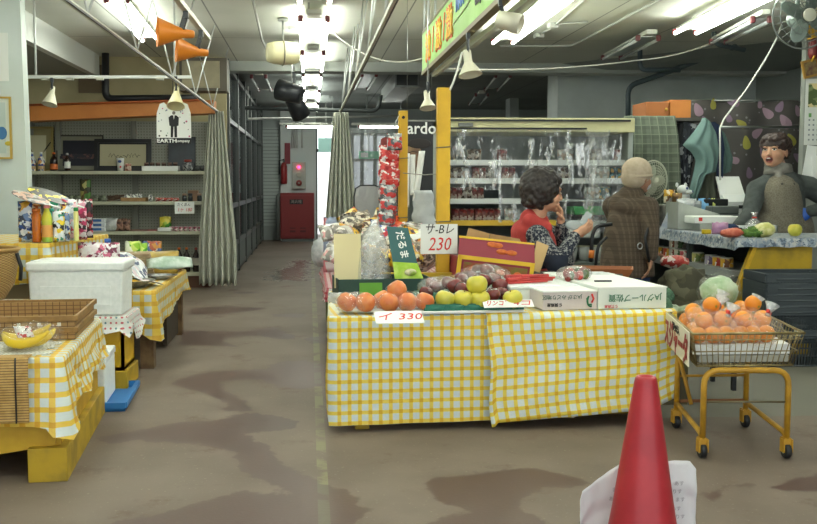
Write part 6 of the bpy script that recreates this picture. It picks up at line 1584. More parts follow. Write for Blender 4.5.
# printed papers taped over the edge
def hangpaper(lab, pts, Y, m_):
    q = [P(a, b, Y) for a, b in pts]
    return T('taped_paper', MB().poly(q, (0, .006, 0)), m_, lab, 'paper')
hangpaper('long white paper with blue and red drawing taped over the counter edge', [(671, 205), (682, 206), (665, 240), (656, 237)], 8.6, mat('drawing_paper', 'cfd3d6', .6, c2='b4bed0', vs=20))
hangpaper('white paper with dark marks taped behind the long drawing', [(655, 212), (670, 208), (661, 232), (655, 232)], 9.0, printed('mark_paper', ['d6d9da', 'd6d9da', 'dfe2e2', '3c4450', 'd6d9da'], 22))
e = E('printer', 'white upright printer with paper feed behind the counter', 'printer', Vector((P(739, 215, 8.9).x, 8.95, zc+.012)))
hh = P(739, 203, 8.9).z-zc
O('body', MB().b2(-.17, .19, -.15, .25, 0, hh, bevel=.02), mat('printer_white', 'dadddb', .4), e)
O('paper_feed', MB().poly([(-.12, .05, hh-.01), (.12, .05, hh-.01), (.09, .18, hh+.23), (-.13, .18, hh+.23)], (0, .02, 0)), WHITE, e)
O('output_slot', MB().b2(-.05, .07, -.156, -.15, hh-.06, hh-.03), DARK, e)
O('front_cover', MB().poly([(-.17, -.15, hh-.01), (.18, -.15, hh-.01), (.14, .04, hh+.05), (-.13, .04, hh+.05)], (0, 0, .012)), mat('printer_white', 'dadddb', .4), e)
e = E('cash_register', 'dark grey cash register left of the printer', 'cash register', Vector((P(724, 215, 8.6).x-.02, 8.62, P(730, 214, 8.6).z)))
O('keyboard', MB().b2(-.11, .13, -.08, .1, -.0, .07, bevel=.01), mat('register_grey', '5c615f', .45), e)
O('display', MB().b2(-.12, .1, .08, .13, .07, .13, bevel=.008), DARK, e)
T('dark_cabinet', MB().b2(-.16, .16, -.1, .12, 0, e.location.z-zc-.014), mat('dark_box', '5f6364', .6), 'grey block carrying the cash register', 'box', Vector((e.location.x, 8.62, zc+.012)))
T('side_table', MB().b2(3.64, 4.15, 8.5, 9.3, zc-.04, zc+.006).b2(3.66, 3.7, 8.52, 8.56, 0, zc-.04).b2(4.09, 4.13, 8.52, 8.56, 0, zc-.04).b2(3.66, 3.7, 9.24, 9.28, 0, zc-.04).b2(4.09, 4.13, 9.24, 9.28, 0, zc-.04), CT, 'grey side table behind the vendor holding the printer', 'table')
e = E('desk_fan', 'round cream caged fan behind the hat woman', 'fan', P(654, 180, 8.97), R(12))
e.scale = (1.15,)*3
for r_ in (.03, .05, .07, .09, .11, .13, .145): O('cage_ring', MB().tube([(r_*.85*math.cos(2*PI*i/30), -.04+.05*(r_/.145)**2, r_*1.06*math.sin(2*PI*i/30)) for i in range(30)], .0018 if r_ < .14 else .006, 5, closed=True), mat('fan_cream_wire', 'b9bba8', .4), e)
for k in range(36):
    a = 2*PI*k/36; O('cage_wire', MB().tube([(r_*.85*math.cos(a), -.04+.05*(r_/.145)**2, r_*1.06*math.sin(a)) for r_ in (.02, .08, .145)], .0014, 4), mat('fan_cream_wire', 'b9bba8', .4), e)
for k in range(4):
    a = k*PI/2+.2; M_ = Matrix.Rotation(a, 4, 'Y') @ Matrix.Rotation(.3, 4, 'X')
    O('blade', MB().ball(M_ @ Vector((.06, .03, 0)), .06, (.95, .06, .7), M=M_.to_3x3()), mat('fan_blade', 'a8ac98', .3), e)
O('hub', MB().ball((0, -.03, 0), .028, (1, .5, 1)), mat('fan_cream', 'd3d2bf', .4), e)
O('motor', MB().ball((0, .07, 0), .05, (1, 1, 1)), mat('fan_cream', 'd3d2bf', .4), e)
O('stand', MB().tube([(0, .08, 0), (0, .08, (zc+.02-e.location.z)/1.15)], .016, 8).lathe([(.1, 0), (.1, .02), (.02, .035)], (0, .05, (zc+.012-e.location.z)/1.15)), mat('fan_cream', 'd3d2bf', .4), e)
# plush toy (generic white animal)
e = E('plush_toy', 'small white plush animal with black ears sitting on the goods by the fan', 'toy', Vector((P(683, 200, 8.95).x, 8.95, P(682, 203, 8.95).z)))
PW = mat('plush_white', 'd3d6d4', .9)
O('body', MB().ball((0, 0, .05), .055, (1.2, .9, .9)), PW, e); O('head', MB().ball((-.01, -.02, .12), .05, (1.1, 1, .9)).ball((.035, -.05, .1), .028, (1.2, 1, .8)), PW, e)
for s_, c_ in ((-1, PW), (1, PW)): O('ear', MB().ball((-.02+s_*.04, 0, .165), .02, (.7, .5, 1.1)), c_, e)
O('eye', MB().ball((.01, -.068, .135), .012), mat('plush_blue', '26386c', .4), e); O('nose', MB().ball((.062, -.06, .105), .01), mat('plush_blue', '26386c', .4), e)
MP = printed('misc_goods', ['c8922c', '6c4a28', 'e4d8c0', 'b8b8b4', 'd8a83a'], 26)
gz = P(682, 203, 8.95).z
T('goods_pile', MB().box((0, 0, (gz-zc)/2-.006), (.42, .3, gz-zc-.03), bevel=.02), mat('goods_dark', '4c4a46', .6, c2='7a786f', vs=10), 'low dark shelf unit carrying the little goods behind the sloping box', 'shelf', Vector((3.36, 8.9, zc+.012)))
def gd(lab, px, py, w_, h_, m_, Y=8.85, d=.05, rot=0, name='goods_packet'):
    q = P(px, py, Y); return pouch(name, lab, 'packet', q, w_, h_, d, m_, rot)
gd('orange and white character free snack packet beside the fan', 669, 203, .1, .12, MP)
gd('gold and brown packet right of the orange snack packet', 677, 204, .09, .1, printed('gb', ['a8842c', '5a4020', 'c8a850', '7a5a30'], 24), 8.8)
gd('crumpled clear bag of white goods in front of the plush animal', 686, 212, .18, .12, film('bagc', .4, bs=25, streak=.5, white=.6), 8.7)
gd('light blue packet between the plush animal and the register', 704, 213, .11, .13, mat('light_blue_pack', '7fb4dc', .4, c2='5c9cd0', vs=8), 8.72)
gd('pale yellow green packet next to the light blue packet', 713, 212, .05, .12, mat('lime_pale', 'c4cc6a', .4), 8.72)
gd('grey tin beside the light blue packet', 697, 211, .08, .09, mat('tin_grey', '8a8f90', .4), 8.7)
T('yellow_box', MB().box((0, 0, .02), (.2, .1, .035), bevel=.004), mat('gold_box', 'c8981f', .5), 'long mustard box lying left of the goods behind the counter edge', 'box', P(663, 205, 8.95)+Vector((.0, 0, -.03)))
T('basket_rest', MB().box((0, 0, (gz-zc)/2-.05), (.1, .12, gz-zc-.1)), mat('goods_dark', '4c4a46', .6), 'dark block under the mustard box', 'block', Vector((P(663, 204, 8.95).x, 8.95, zc+.012+(gz-zc)/2-.05)))
# small things on the counter top
def oncounter(px, py):
    p = oc(px, py)
    if p.x > CX0+.45 and p.y > 7.6: p = P(px, py, 7.55); p.z = zc+.012
    p.y = max(p.y, 7.16); return p
T('teal_plate', MB().lathe([(.07, 0), (.085, .01), (.09, .014), (.08, .014), (0, .006)], sx=1, sy=.55), mat('teal_plastic', '2fb4b0', .35), 'flat turquoise plate on the counter edge', 'plate', oncounter(702, 228.5))
T('yellow_packet', MB().box((0, 0, .018), (.065, .04, .035), bevel=.006), mat('bright_yellow', 'e0c01c', .4), 'small bright yellow packet behind the turquoise plate', 'packet', oncounter(706.5, 226))
T('pink_packet', pouch_mb(.13, .09, .05, seed=4), mat('lilac', 'b886b4', .5, c2='c8a0b8', vs=12), 'lilac pink packet next to the navy cloth on the counter', 'packet', oncounter(720, 228))
T('navy_cloth', MB().ball((0, 0, .03), .08, (1.2, .8, .5), bumpy=.5, fr=3), mat('navy_felt', '24385c', .9), 'crumpled navy cloth lying on the counter', 'cloth', oncounter(726, 233))
T('dark_pouch', MB().ball((0, 0, .02), .06, (1.3, .8, .4), bumpy=.3), mat('black_cloth', '17191b', .9), 'small black pouch beside the navy cloth', 'pouch', oncounter(735, 233))
m = MB(); random.seed(8)
for k in range(9): m.ball((random.uniform(-.1, .1), random.uniform(-.03, .03), .015+.01*(k % 2)), .02, (1.3, 1, .7))
T('eyeglass_tray', MB().b2(-.13, .13, -.05, .05, 0, .012, bevel=.004), DARK, 'dark shallow tray with small white items behind the turquoise plate', 'tray', oncounter(686, 226))
T('small_items', m, mat('small_pale', 'c4bcae', .5, c2='8a7a70', vs=30), 'little pale objects lying in the dark shallow tray', 'small items', oncounter(686, 226)+Vector((0, 0, .014)), kind='stuff')
e = E('white_produce_tray', 'long white tray on the counter in front of the vendor', 'tray', oncounter(750, 232)+Vector((0, .06, 0)))
O('shell', openbox_mb(.42, .2, .055, .012), FOAM, e)
T('herb_bunch', MB().ball((0, 0, .035), .07, (1.2, .6, .5), bumpy=.7, fr=6, seg=26, rings=14), mat('herb_green', '6f9440', .7, c2='4c7030', vs=40), 'small bunch of green herbs on the counter', 'herbs', oncounter(748, 236)+Vector((0, -.1, .0)))
T('pink_fish_pack', MB().ball((0, 0, .03), .085, (1.1, .6, .4), bumpy=.3, fr=4), mat('salmon_pink', 'd87c60', .35, c2='c45c48', vs=25), 'wrapped salmon pink pack at the counter corner', 'pack', oncounter(758, 240))
f_ = T('round_cabbage', MB().ball((0, 0, .055), .075, (1.05, 1, .72), bumpy=.12, fr=4, seg=22), mat('yellow_green_veg', 'c4c46a', .35, c2='e2dca0', vs=28), 'pale yellow wrapped vegetable on the counter corner', 'vegetable', oncounter(776, 238)+Vector((0, 0, -.005)))
fruit('yellow_apple', 'single yellow apple standing on the counter corner', 'apple', oncounter(791.5, 236)+Vector((0, -.05, .045)), .052, YA)
T('clear_bag', MB().lathe([(.05, 0), (.075, .04), (.06, .09), (.012, .13), (.03, .17)], seg=18), film('bag_tied', .7, bs=30, streak=.5), 'small clear bag tied with a red ribbon in front of the vendor', 'bag', oncounter(755, 235)+Vector((0, .02, .002)))
T('ribbon', MB().tube([(.014*math.cos(a), .014*math.sin(a), 0) for a in [2*PI*i/10 for i in range(10)]], .006, 5, closed=True), RED, 'red tie around the neck of the small clear bag', 'ribbon', oncounter(755, 235)+Vector((0, .02, .132)))
# cans on the lower shelf
cc = [('d9a62c', 'c8402c'), ('d9a62c', '7a4a24'), ('c8502c', 'd8a83a'), ('b8b0a0', '8a4a3c'), ('c4c0b4', '4a6a3a'), ('c0505a', 'd8d0c8'), ('b8b06a', '6a7a3a'), ('a8a0b8', '6a5a80')]
k = 0
for i, Y in enumerate((8.95, 8.82, 8.69, 8.55, 8.42, 8.29, 8.02, 7.75, 7.6, 7.45)):
    a_, b_ = cc[i % 8]
    for hgt in range(2 if i in (3, 4) else 1):
        e = E('food_can', 'small food can%s, %s from the far end of the lower counter shelf' % (' stacked on another' if hgt else '', ['first', 'second', 'third', 'fourth', 'fifth', 'sixth', 'seventh', 'eighth', 'ninth', 'tenth'][i]), 'can', (CX0+.07, Y, .601+.085*hgt))
        O('can', MB().lathe([(.045, 0), (.047, .004), (.047, .078), (.045, .082)]), mat('can_rim', 'b8b6ae', .35, .6), e)
        O('label_band', MB().lathe([(.0475, .008), (.0478, .009), (.0478, .073), (.0475, .074)]), printed('can_%d' % (i % 8), [a_, b_, a_, 'e0dcd0', a_], 30), e)
for i, Y in enumerate((9.1, 9.25)): T('tool_pack', MB().ball((0, 0, .03), .1, (.9, 1.2, .35), bumpy=.4), mat('grey_film_pack', '8a9092', .35, c2='5c6264', vs=20), 'grey wrapped pack on the lower shelf beside the hat woman, %s one' % ['nearer', 'farther'][i], 'pack', (CX0+.12, Y, .601))
# sack with red apples and boxes below the shelf
T('cloth_sack', MB().ball((0, 0, .17), .2, (.95, .7, .85), bumpy=.25, fr=2.5, seg=24, rings=16), printed('camo_sack', ['5f5d48', '4c4a3a', '6f6c56', '55543f'], 14, rough=.9), 'mottled olive cloth sack on the floor in front of the counter', 'sack', (P(682, 300, 7.3).x, 7.25, .29))
T('low_crate', MB().b2(-.25, .3, -.18, .2, 0, .30), mat('dark_crate', '4c4c46', .7), 'dark crate under the olive sack', 'crate', (P(684, 300, 7.3).x+.04, 7.25, 0))
T('red_food_bag', MB().ball((0, 0, .04), .1, (1.1, .7, .5), bumpy=.3), printed('redbag', ['b83a34', 'd8c8c0', 'a02c2c', 'c85a50'], 30), 'red wrapped bag lying on top of the olive sack', 'bag', (P(676, 262, 7.35).x, 7.38, P(676, 262, 7.35).z-.04))
for i, px in enumerate((700, 708)): T('dark_bundle', MB().ball((0, 0, .06), .1, (1, .8, .6), bumpy=.4), [mat('bundle_a', '6a5a50', .6, c2='a8988a', vs=14), mat('bundle_b', '8a8078', .6, c2='4a4440', vs=14)][i], 'wrapped bundle on the floor shelf right of the olive sack, %s one' % ['left', 'right'][i], 'bundle', (CX0+.15+.1*i, 8.3-.5*i, .141))
# ---- stack of grey shopping baskets
BG = mat('basket_grey', '3c4448', .45)
def basket_mb(w, d, h, t=.012):
    mb = MB()
    def ringr(z, k): return [(-w/2*k, -d/2*k, z), (w/2*k, -d/2*k, z), (w/2*k, d/2*k, z), (-w/2*k, d/2*k, z)]
    for z, r_ in ((h, .011), (h*.72, .005), (h*.5, .004), (h*.28, .004), (0, .008)):
        k = .86+.14*z/h
        mb.tube([Vector(p) for p in ringr(z, k)], r_, 6, closed=True)
    for sx in range(-11, 12):
        for sy in (-1, 1):
            x = sx/11*.95; mb.bar((x*w/2*.86, sy*d/2*.86, 0), (x*w/2, sy*d/2, h), .007, .004)
    for sy in range(-8, 9):
        for sx in (-1, 1):
            y = sy/8*.95; mb.bar((sx*w/2*.86, y*d/2*.86, 0), (sx*w/2, y*d/2, h), .007, .004)
    mb.b2(-w/2*.86, w/2*.86, -d/2*.86, d/2*.86, 0, .006)
    for sy in (-1, 1): mb.b2(-w/2, w/2, sy*d/2-.008, sy*d/2+.008, h-.05, h+.006)
    for sx in (-1, 1): mb.b2(sx*w/2-.008, sx*w/2+.008, -d/2, d/2, h-.05, h+.006)
    return mb
e0 = E('shopping_basket', 'x', 'basket', (P(782, 350, 6.85).x, 6.72, .006), 0, 'grey shopping baskets stacked by the yellow panel')
O('basket', basket_mb(.54, .36, .24), BG, e0)
O('handle', MB().tube([(-.2, -.17, .235), (-.2, -.185, .21), (.2, -.185, .21), (.2, -.17, .235)], .007, 6), BG, e0)
O('handle', MB().tube([(-.2, .17, .235), (-.2, .185, .21), (.2, .185, .21), (.2, .17, .235)], .007, 6), BG, e0)
nb = ['lowest grey basket of the upright stack by the yellow panel'] + ['grey basket nested %s above the lowest in the stack' % q for q in ('first', 'second', 'third', 'fourth', 'fifth')] + ['topmost grey shopping basket of the stack by the yellow panel']
e0['label'] = nb[0]
zz = [0, .05, .1, .15, .2, .25, .34]
zz = [0, .16, .2, .24, .28, .32, .385]
for i in range(1, 7): dup(e0, e0.location+Vector((0, 0, zz[i])), R([0, 1, -1, .5, -.6, .8, -1.5][i]), nb[i])
# ---- walker trolley next to the hat woman
e = E('shopping_trolley', 'black folding shopping trolley with a curved handle beside the hat woman', 'trolley', (P(600, 290, 7.0).x, 7.0, 0))
q = lambda px, py: P(px, py, 7.0)-e.location
O('handle', MB().tube(pipe_bend([q(591, 262), q(592, 236), q(596, 226), q(612, 224)], .06), .014, 8), DARK, e)
O('handle', MB().tube(pipe_bend([q(600, 270)+Vector((0, .12, 0)), q(603, 246)+Vector((0, .12, 0)), q(612, 238)+Vector((0, .12, 0))], .05), .012, 8), DARK, e)
O('bag', MB().box((.02, .08, .32), (.26, .24, .46), bevel=.03), mat('trolley_cloth', '26282a', .8), e)
O('grip', MB().tube([q(591, 258), q(592, 250)], .02, 8), mat('grip_orange', 'd87a2c', .4), e)
for x_ in (-.1, .14):
    for y_ in (-.05, .2): O('wheel', MB().lathe([(.05, -.012), (.05, .012)], (x_, y_, .05), M=Matrix.Rotation(PI/2, 4, 'X')), DARK, e)
# ---- wire basket cart
CYL = mat('cart_yellow', 'c9982a', .45, c2='b08428', vs=14); WIRE = mat('wire_brass', 'a89a6c', .35, .6, c2='8c7c50', vs=20)
n1, n2, f1, f2 = PZ(702, 458, 0), PZ(786, 458, 0), PZ(676, 428, 0), PZ(745, 427, 0)
zb = .425
e = E('wire_basket_cart', 'yellow tubular cart carrying a wire basket of bagged oranges', 'cart', (2.0, 4.9, 0))
L0 = Vector((2.0, 4.9, 0))
def c3(x, y, z): return Vector((x, y, z))-L0
def up(p, z): return p-L0+Vector((0, 0, z))
def inw(p, k): c_ = (n1+n2+f1+f2)/4; return p+(c_-p)*k
O('frame', MB().tube(pipe_bend([up(n1, .09), up(inw(n1, -.0), zb-.02), up(inw(n2, -.0), zb-.02), up(n2, .09)], .07), .0135, 10), CYL, e)
O('frame', MB().tube(pipe_bend([up(f1, .09), up(f1, zb-.02), up(f2, zb-.02), up(f2, .09)], .07), .0135, 10), CYL, e)
O('side_rail', MB().tube(pipe_bend([up(n1, .095), up(n1+Vector((0, .04, 0)), .115), up(f1, .13)], .03), .012, 8), CYL, e)
O('side_rail', MB().tube(pipe_bend([up(n2, .095), up(n2+Vector((0, .04, 0)), .115), up(f2, .13)], .03), .012, 8), CYL, e)
O('cross_rod', MB().tube([up(n1, .26), up(n2, .26)], .005, 6), mat('rod_rust', '7c7258', .5, .5), e)
O('cross_rod', MB().tube([up(f1, .27), up(f2, .27)], .007, 6), CYL, e)
O('cross_rod', MB().tube([up(f1, .14), up(f2, .14)], .009, 6), mat('rail_rust', '8a5a34', .6), e)
O('brace', MB().tube([up(inw(f1, .3), .14), up(inw(f1, .0), .4)], .01, 6), CYL, e)
for p in (n1, n2, f1, f2):
    cst = O('caster', MB().b2(-.016, .016, -.012, .03, .055, .095).b2(-.022, -.016, -.02, .02, .03, .09).b2(.016, .022, -.02, .02, .03, .09), CYL, e, loc=p-L0)
    O('wheel', MB().lathe([(.03, -.014), (.034, -.008), (.034, .008), (.03, .014)], (0, 0, .034), M=Matrix.Rotation(PI/2, 4, 'Y')), DARK, cst)
    O('axle', MB().lathe([(.012, -.016), (.012, .016)], (0, 0, .034), M=Matrix.Rotation(PI/2, 4, 'Y')), STEEL, cst)
# wire basket
zr_ = .58
R4 = [PZ(693, 334, zr_), PZ(804.5, 333, zr_), PZ(748, 306, zr_), PZ(669, 313, zr_)]
R4[2] = Vector((R4[2].x, R4[2].y, zr_))
cen = sum(R4, Vector())/4
B4 = [p+(cen-p)*.13 for p in R4]
for p in B4: p.z = zb
def lp(a, b, t): return a+(b-a)*t
def wires(a, b, a2, b2, n, r=.0022):
    m = MB()
    for i in range(n+1):
        t = i/n; m.tube([lp(a, b, t)-L0, lp(a2, b2, t)-L0], r, 5)
    return m
bk = O('wire_basket', MB().tube([p-L0 for p in R4], .006, 8, closed=True), WIRE, e)
O('rim', MB().tube([lp(p, cen, .03)+Vector((0, 0, -.03))-L0 for p in R4], .003, 6, closed=True), WIRE, bk)
O('lower_ring', MB().tube([lp(R4[i], B4[i], .55)-L0 for i in range(4)], .003, 6, closed=True), WIRE, bk)
for i in range(4):
    j = (i+1) % 4; n_ = (18, 22, 14, 22)[i]
    O('wires', wires(R4[i], R4[j], B4[i], B4[j], n_), WIRE, bk)
O('base_wires', wires(B4[0], B4[1], B4[3], B4[2], 14), WIRE, bk)
O('base_wires', wires(B4[0], B4[3], B4[1], B4[2], 14), WIRE, bk)
O('bottom_ring', MB().tube([p-L0 for p in B4], .005, 6, closed=True), WIRE, bk)
# liner and sign
T('cardboard_liner', MB().poly([lp(B4[i], cen, .06).xy.to_3d()+Vector((0, 0, zb+.012)) for i in range(4)], (0, 0, .03), uvax=(0, 1)), mat('liner_grey', 'a8a89c', .6), 'flat grey liner at the bottom of the wire basket', 'liner')
lz = zb+.046
T('white_board', MB().poly([Vector((lp(B4[i], cen, -.02 if i in (0, 1) else .1).x, lp(B4[i], cen, .1).y, lz)) for i in range(4)], (0, 0, .045), uvax=(0, 1)), WHITE, 'white foam board under the bagged oranges', 'board')
a, b = R4[3], R4[0]
d_ = (b-a).normalized(); nrm = Vector((d_.y, -d_.x, 0))
e = E('basket_sign', 'cream sign with dark red lettering hung on the left end of the wire basket', 'sign', (a+b)/2+nrm*.012+Vector((0, 0, -.075)), math.atan2(d_.y, d_.x))
sw = (b-a).length*.98
O('board', MB().b2(-sw/2, sw/2, -.005, 0, -.075, .08), mat('sign_cream', 'd9d2bc', .6), e)
text('lettering', 'スジャータ', sw*.215, e, (0.0, -.008, -.018), (R(90), 0, 0), mat('sign_maroon', 'a01f2a', .5), .001, bold=.004, sx=.93)
text('lettering', '褐色の恋人', .045, e, (0, -.008, .045), (R(90), 0, 0), BLACK, .001)
# oranges in bags
OR = mat('orange_peel', 'e89224', .4, c2='e08418', vs=8, bump=.15, bs=220)
ro = .041; zo = lz+.045
sign_l = [(700, 323, 'orange in the clear bag at the left front of the wire basket'), (692, 313, 'orange in the clear bag behind the sign of the wire basket')]
random.seed(14)
spots = []
for j, (v_, n_, du0, zadd) in enumerate(((.16, 6, .1, 0), (.38, 6, .12, 0), (.6, 5, .1, 0), (.82, 4, .15, 0), (.27, 4, .18, .062), (.52, 4, .16, .062), (.72, 3, .2, .06), (.45, 2, .3, .118))):
    for i in range(n_):
        u_ = du0+(.74-du0)*i/max(1, n_-1)
        a_ = lp(R4[0], R4[3], v_); b_ = lp(R4[1], R4[2], v_)
        p = lp(a_, b_, u_); spots.append(Vector((p.x+random.uniform(-.006, .006), p.y+random.uniform(-.006, .006), zo+ro*.95+zadd*.92)))
e0 = None
for i, p in enumerate(spots):
    lab = 'orange in the clear bags filling the wire basket'
    if e0 is None:
        e0 = E('orange', lab, 'orange', p, 0, 'bagged oranges in the wire basket')
        O('peel', MB().ball((0, 0, 0), ro, (1, 1, .94), 18, 12), OR, e0)
        O('navel', MB().lathe([(.004, 0), (.006, .002)], (0, 0, ro*.93), seg=8), mat('navel_green', '8a8a3a', .7), e0)
    else: dup(e0, p, Euler((random.random()*3, random.random()*3, 0)))
bag_c = [(.14, .25, 'front left'), (.14, .62, 'front right'), (.5, .28, 'middle left'), (.5, .66, 'middle right'), (.8, .4, 'rear')]
for v_, u_, w_ in bag_c:
    a_ = lp(R4[0], R4[3], v_); b_ = lp(R4[1], R4[2], v_); p = lp(a_, b_, u_)
    e = E('plastic_bag', 'clear bag with red tape around the oranges at the %s of the wire basket' % w_, 'bag', (p.x, p.y, zo+.06), random.random())
    O('film', MB().ball((0, 0, 0), .12, (1.05, .9, .68), 24, 14, bumpy=.22, fr=3), FILM, e)
    O('neck', MB().lathe([(.012, 0), (.01, .02), (.035, .06)], (.03, -.04, .07), M=Matrix.Rotation(.5, 4, 'Y'), seg=10), film('neck_film', .5, streak=.4, bs=40, white=.6), e)
    O('tape', MB().box((.033, -.045, .088), (.035, .012, .014), Euler((0, .5, .4))), RED, e)
# net bag of vegetables, broccoli
GRN2 = mat('cabbage_green', '8fb07c', .4, c2='c0d0ac', vs=12, bump=.4, bs=20)
e = E('wrapped_cabbage', 'pale green cabbage wrapped in clear film at the back of the cart', 'cabbage', lp(lp(R4[0], R4[3], .92), lp(R4[1], R4[2], .92), .58)+Vector((0, 0, .1)))
O('leaves', MB().ball((0, 0, 0), .095, (1.0, .9, .85), 24, 16, bumpy=.15, fr=3), GRN2, e)
O('wrap', MB().ball((0, 0, .005), .11, (1.05, .95, .9), 24, 16, bumpy=.2, fr=4), FILM, e)
e = E('vegetable_crate', 'wooden vegetable crate on the floor behind the cart', 'crate', (2.28, 5.95, 0), R(3))
O('body', openbox_mb(.6, .34, .12, .02, z0=.36), mat('crate_olive', '6a5f3e', .7, c2='57503a', vs=8), e)
for a in (-.27, .27):
    for b in (-.14, .14): O('leg', MB().b2(a-.012, a+.012, b-.012, b+.012, 0, .36), DARK, e)
for k in range(9):
    lab = ['net wrapped green vegetable lying in the crate behind the cart, %s from the left' % ['first', 'second', 'third', 'fourth', 'fifth', 'sixth', 'seventh', 'eighth', 'ninth'][k]][0]
    T('green_vegetable', MB().ball((0, 0, 0), .07, (1.2, 1, .6), bumpy=.3, fr=4), mat('veg_%d' % (k % 3), ['56704a', '7c9468', '8a8d62'][k % 3], .45, c2='a8b498', vs=24), lab, 'vegetable', (2.05+.058*k, 5.9+.1*(k % 2), .46))
def broc(lab, c, r):
    e = E('broccoli', lab, 'broccoli', c)
    mb = MB(); random.seed(int(c[0]*100))
    for k in range(60):
        a = math.acos(random.uniform(-.1, 1)); b_ = random.random()*2*PI
        mb.ball((r*.8*math.sin(a)*math.cos(b_), r*.8*math.sin(a)*math.sin(b_), r*.7*math.cos(a)), r*.28, seg=8, rings=6, bumpy=.3, fr=6)
    O('florets', mb, mat('broccoli_green', '3f5f4a', .8, c2='52745a', vs=60, bump=.6, bs=150), e)
    O('stalk', MB().tube([(0, 0, -r*.9), (0, 0, r*.3)], r*.35, 10), mat('stalk_green', '8aa070', .6), e)
broc('large dark green broccoli head right of the white carton', P(657, 309, 5.6), .085)
broc('smaller broccoli head just behind the checked cloth corner', P(661, 298, 5.85), .075)
T('broccoli_stand', MB().b2(-.16, .12, -.14, .3, 0, P(660, 318, 5.6).z), mat('crate_olive', '6a5f3e', .7), 'narrow wooden box under the broccoli heads', 'box', (P(660, 309, 5.6).x, 5.6, 0))
# ---- traffic cone with paper
yc_ = 2.86
ct = P(646, 376, yc_)
e = E('traffic_cone', 'red traffic cone standing in the foreground', 'traffic cone', (ct.x, yc_, 0))
CR_ = mat('cone_red', 'b32a33', .42, c2='a3242e', vs=7, coat=.15)
h = ct.z
prof = [(.138, .03), (.131, .05), (.031+.15*h*.58, h*.42), (.034, h-.02), (.031, h-.006), (.027, h), (.02, h-.001), (.018, h-.02), (0, h-.022)]
O('cone', MB().lathe(prof, seg=48), CR_, e)
O('base', MB().box((0, 0, .015), (.38, .38, .03), bevel=.012), CR_, e)
O('top_notch', MB().lathe([(.019, 0), (.019, .002)], (0, 0, h-.012), seg=20), mat('cone_dark', '7a1a22', .6), e)
YPp = yc_+.14
def pf(a, b): return P(a, b, YPp)
def pap(u, v):
    yb = 600
    xl = 580+0*v; 
    t = 461+(yb-461)*v
    x = 580+(696-580)*u
    top = 461 if x > 622 else 461+(622-x)*.78
    if x > 690: top = 461+(x-690)*1.3
    if x < 582: top = 500
    y = top+(yb-top)*v
    p = P(x, y, YPp); p.y += .012*sn(u*4, v*4)+.006*sn(u*14, v*9); return p
PPR = mat('white_paper', 'd8d9dd', .7, bump=.5, bs=12)
e2 = E('paper_notice', 'white crumpled paper notice fixed behind the traffic cone', 'paper', (ct.x, YPp, 0))
mb = MB().sheet(pap, 40, 30, thick=.0015)
for v in mb.bm.verts: v.co -= e2.location
O('sheet', mb, PPR, e2)
for k, (a, b) in enumerate(((681, 482), (679, 490), (682, 498), (678, 507), (682, 515), (615, 488), (612, 497))):
    text('lettering', 'ありま'[k % 3]+'す', .016, e2, P(a-4 if a > 650 else a, b, YPp)-e2.location+Vector((0, -.018, 0)), (R(90), 0, 0), mat('faint_ink', '9a9aa2', .6), .0005)
# ================================================================ PEOPLE
SKIN = mat('skin', 'c99a7c', .5, c2='bd8c70', vs=12, sss=.08); SKIN2 = mat('skin_elder', 'b98b70', .55, c2='a97c62', vs=14, sss=.08)
LIP = mat('lip', 'a0544c', .5); EYEW = mat('eye_white', 'd8d2ca', .3); IRIS = mat('iris', '1d1512', .2)
def frame(fwd, up=(0, 0, 1)):
    f = Vector(fwd).normalized(); r = f.cross(Vector(up)).normalized(); u = r.cross(f)
    return Matrix((r, f, u)).transposed()   # columns: right, forward, up
def head(mb, c, M, s=1):
    g = lambda x, y, z: Vector(c)+M @ (Vector((x, y, z))*s)
    def eb(p, r, sc, tilt=None): mb.ball(g(*p), r*s, sc, 18, 12, M if tilt is None else M @ tilt)
    eb((0, -.012, .028), .1, (.80, .96, .98)); eb((0, .018, -.028), .078, (.86, .88, 1.0)); eb((0, .036, -.06), .05, (.95, .9, .85))
    eb((0, .073, -.088), .021, (1.2, .8, .7))
    for sx in (-1, 1):
        eb((sx*.035, .058, -.025), .03, (1, .8, 1)); eb((sx*.03, .074, .03), .016, (1.6, .6, .5))
        eb((sx*.079, -.008, -.008), .027, (.3, .62, 1.1)); eb((sx*.010, .092, -.027), .009, (1, 1, .8))
    mb.cap(g(0, .084, .02), g(0, .100, -.022), .007*s, .0115*s, 10)
    eb((0, .084, -.052), .020, (1.15, .5, .30)); eb((0, .082, -.064), .018, (1.0, .5, .34))
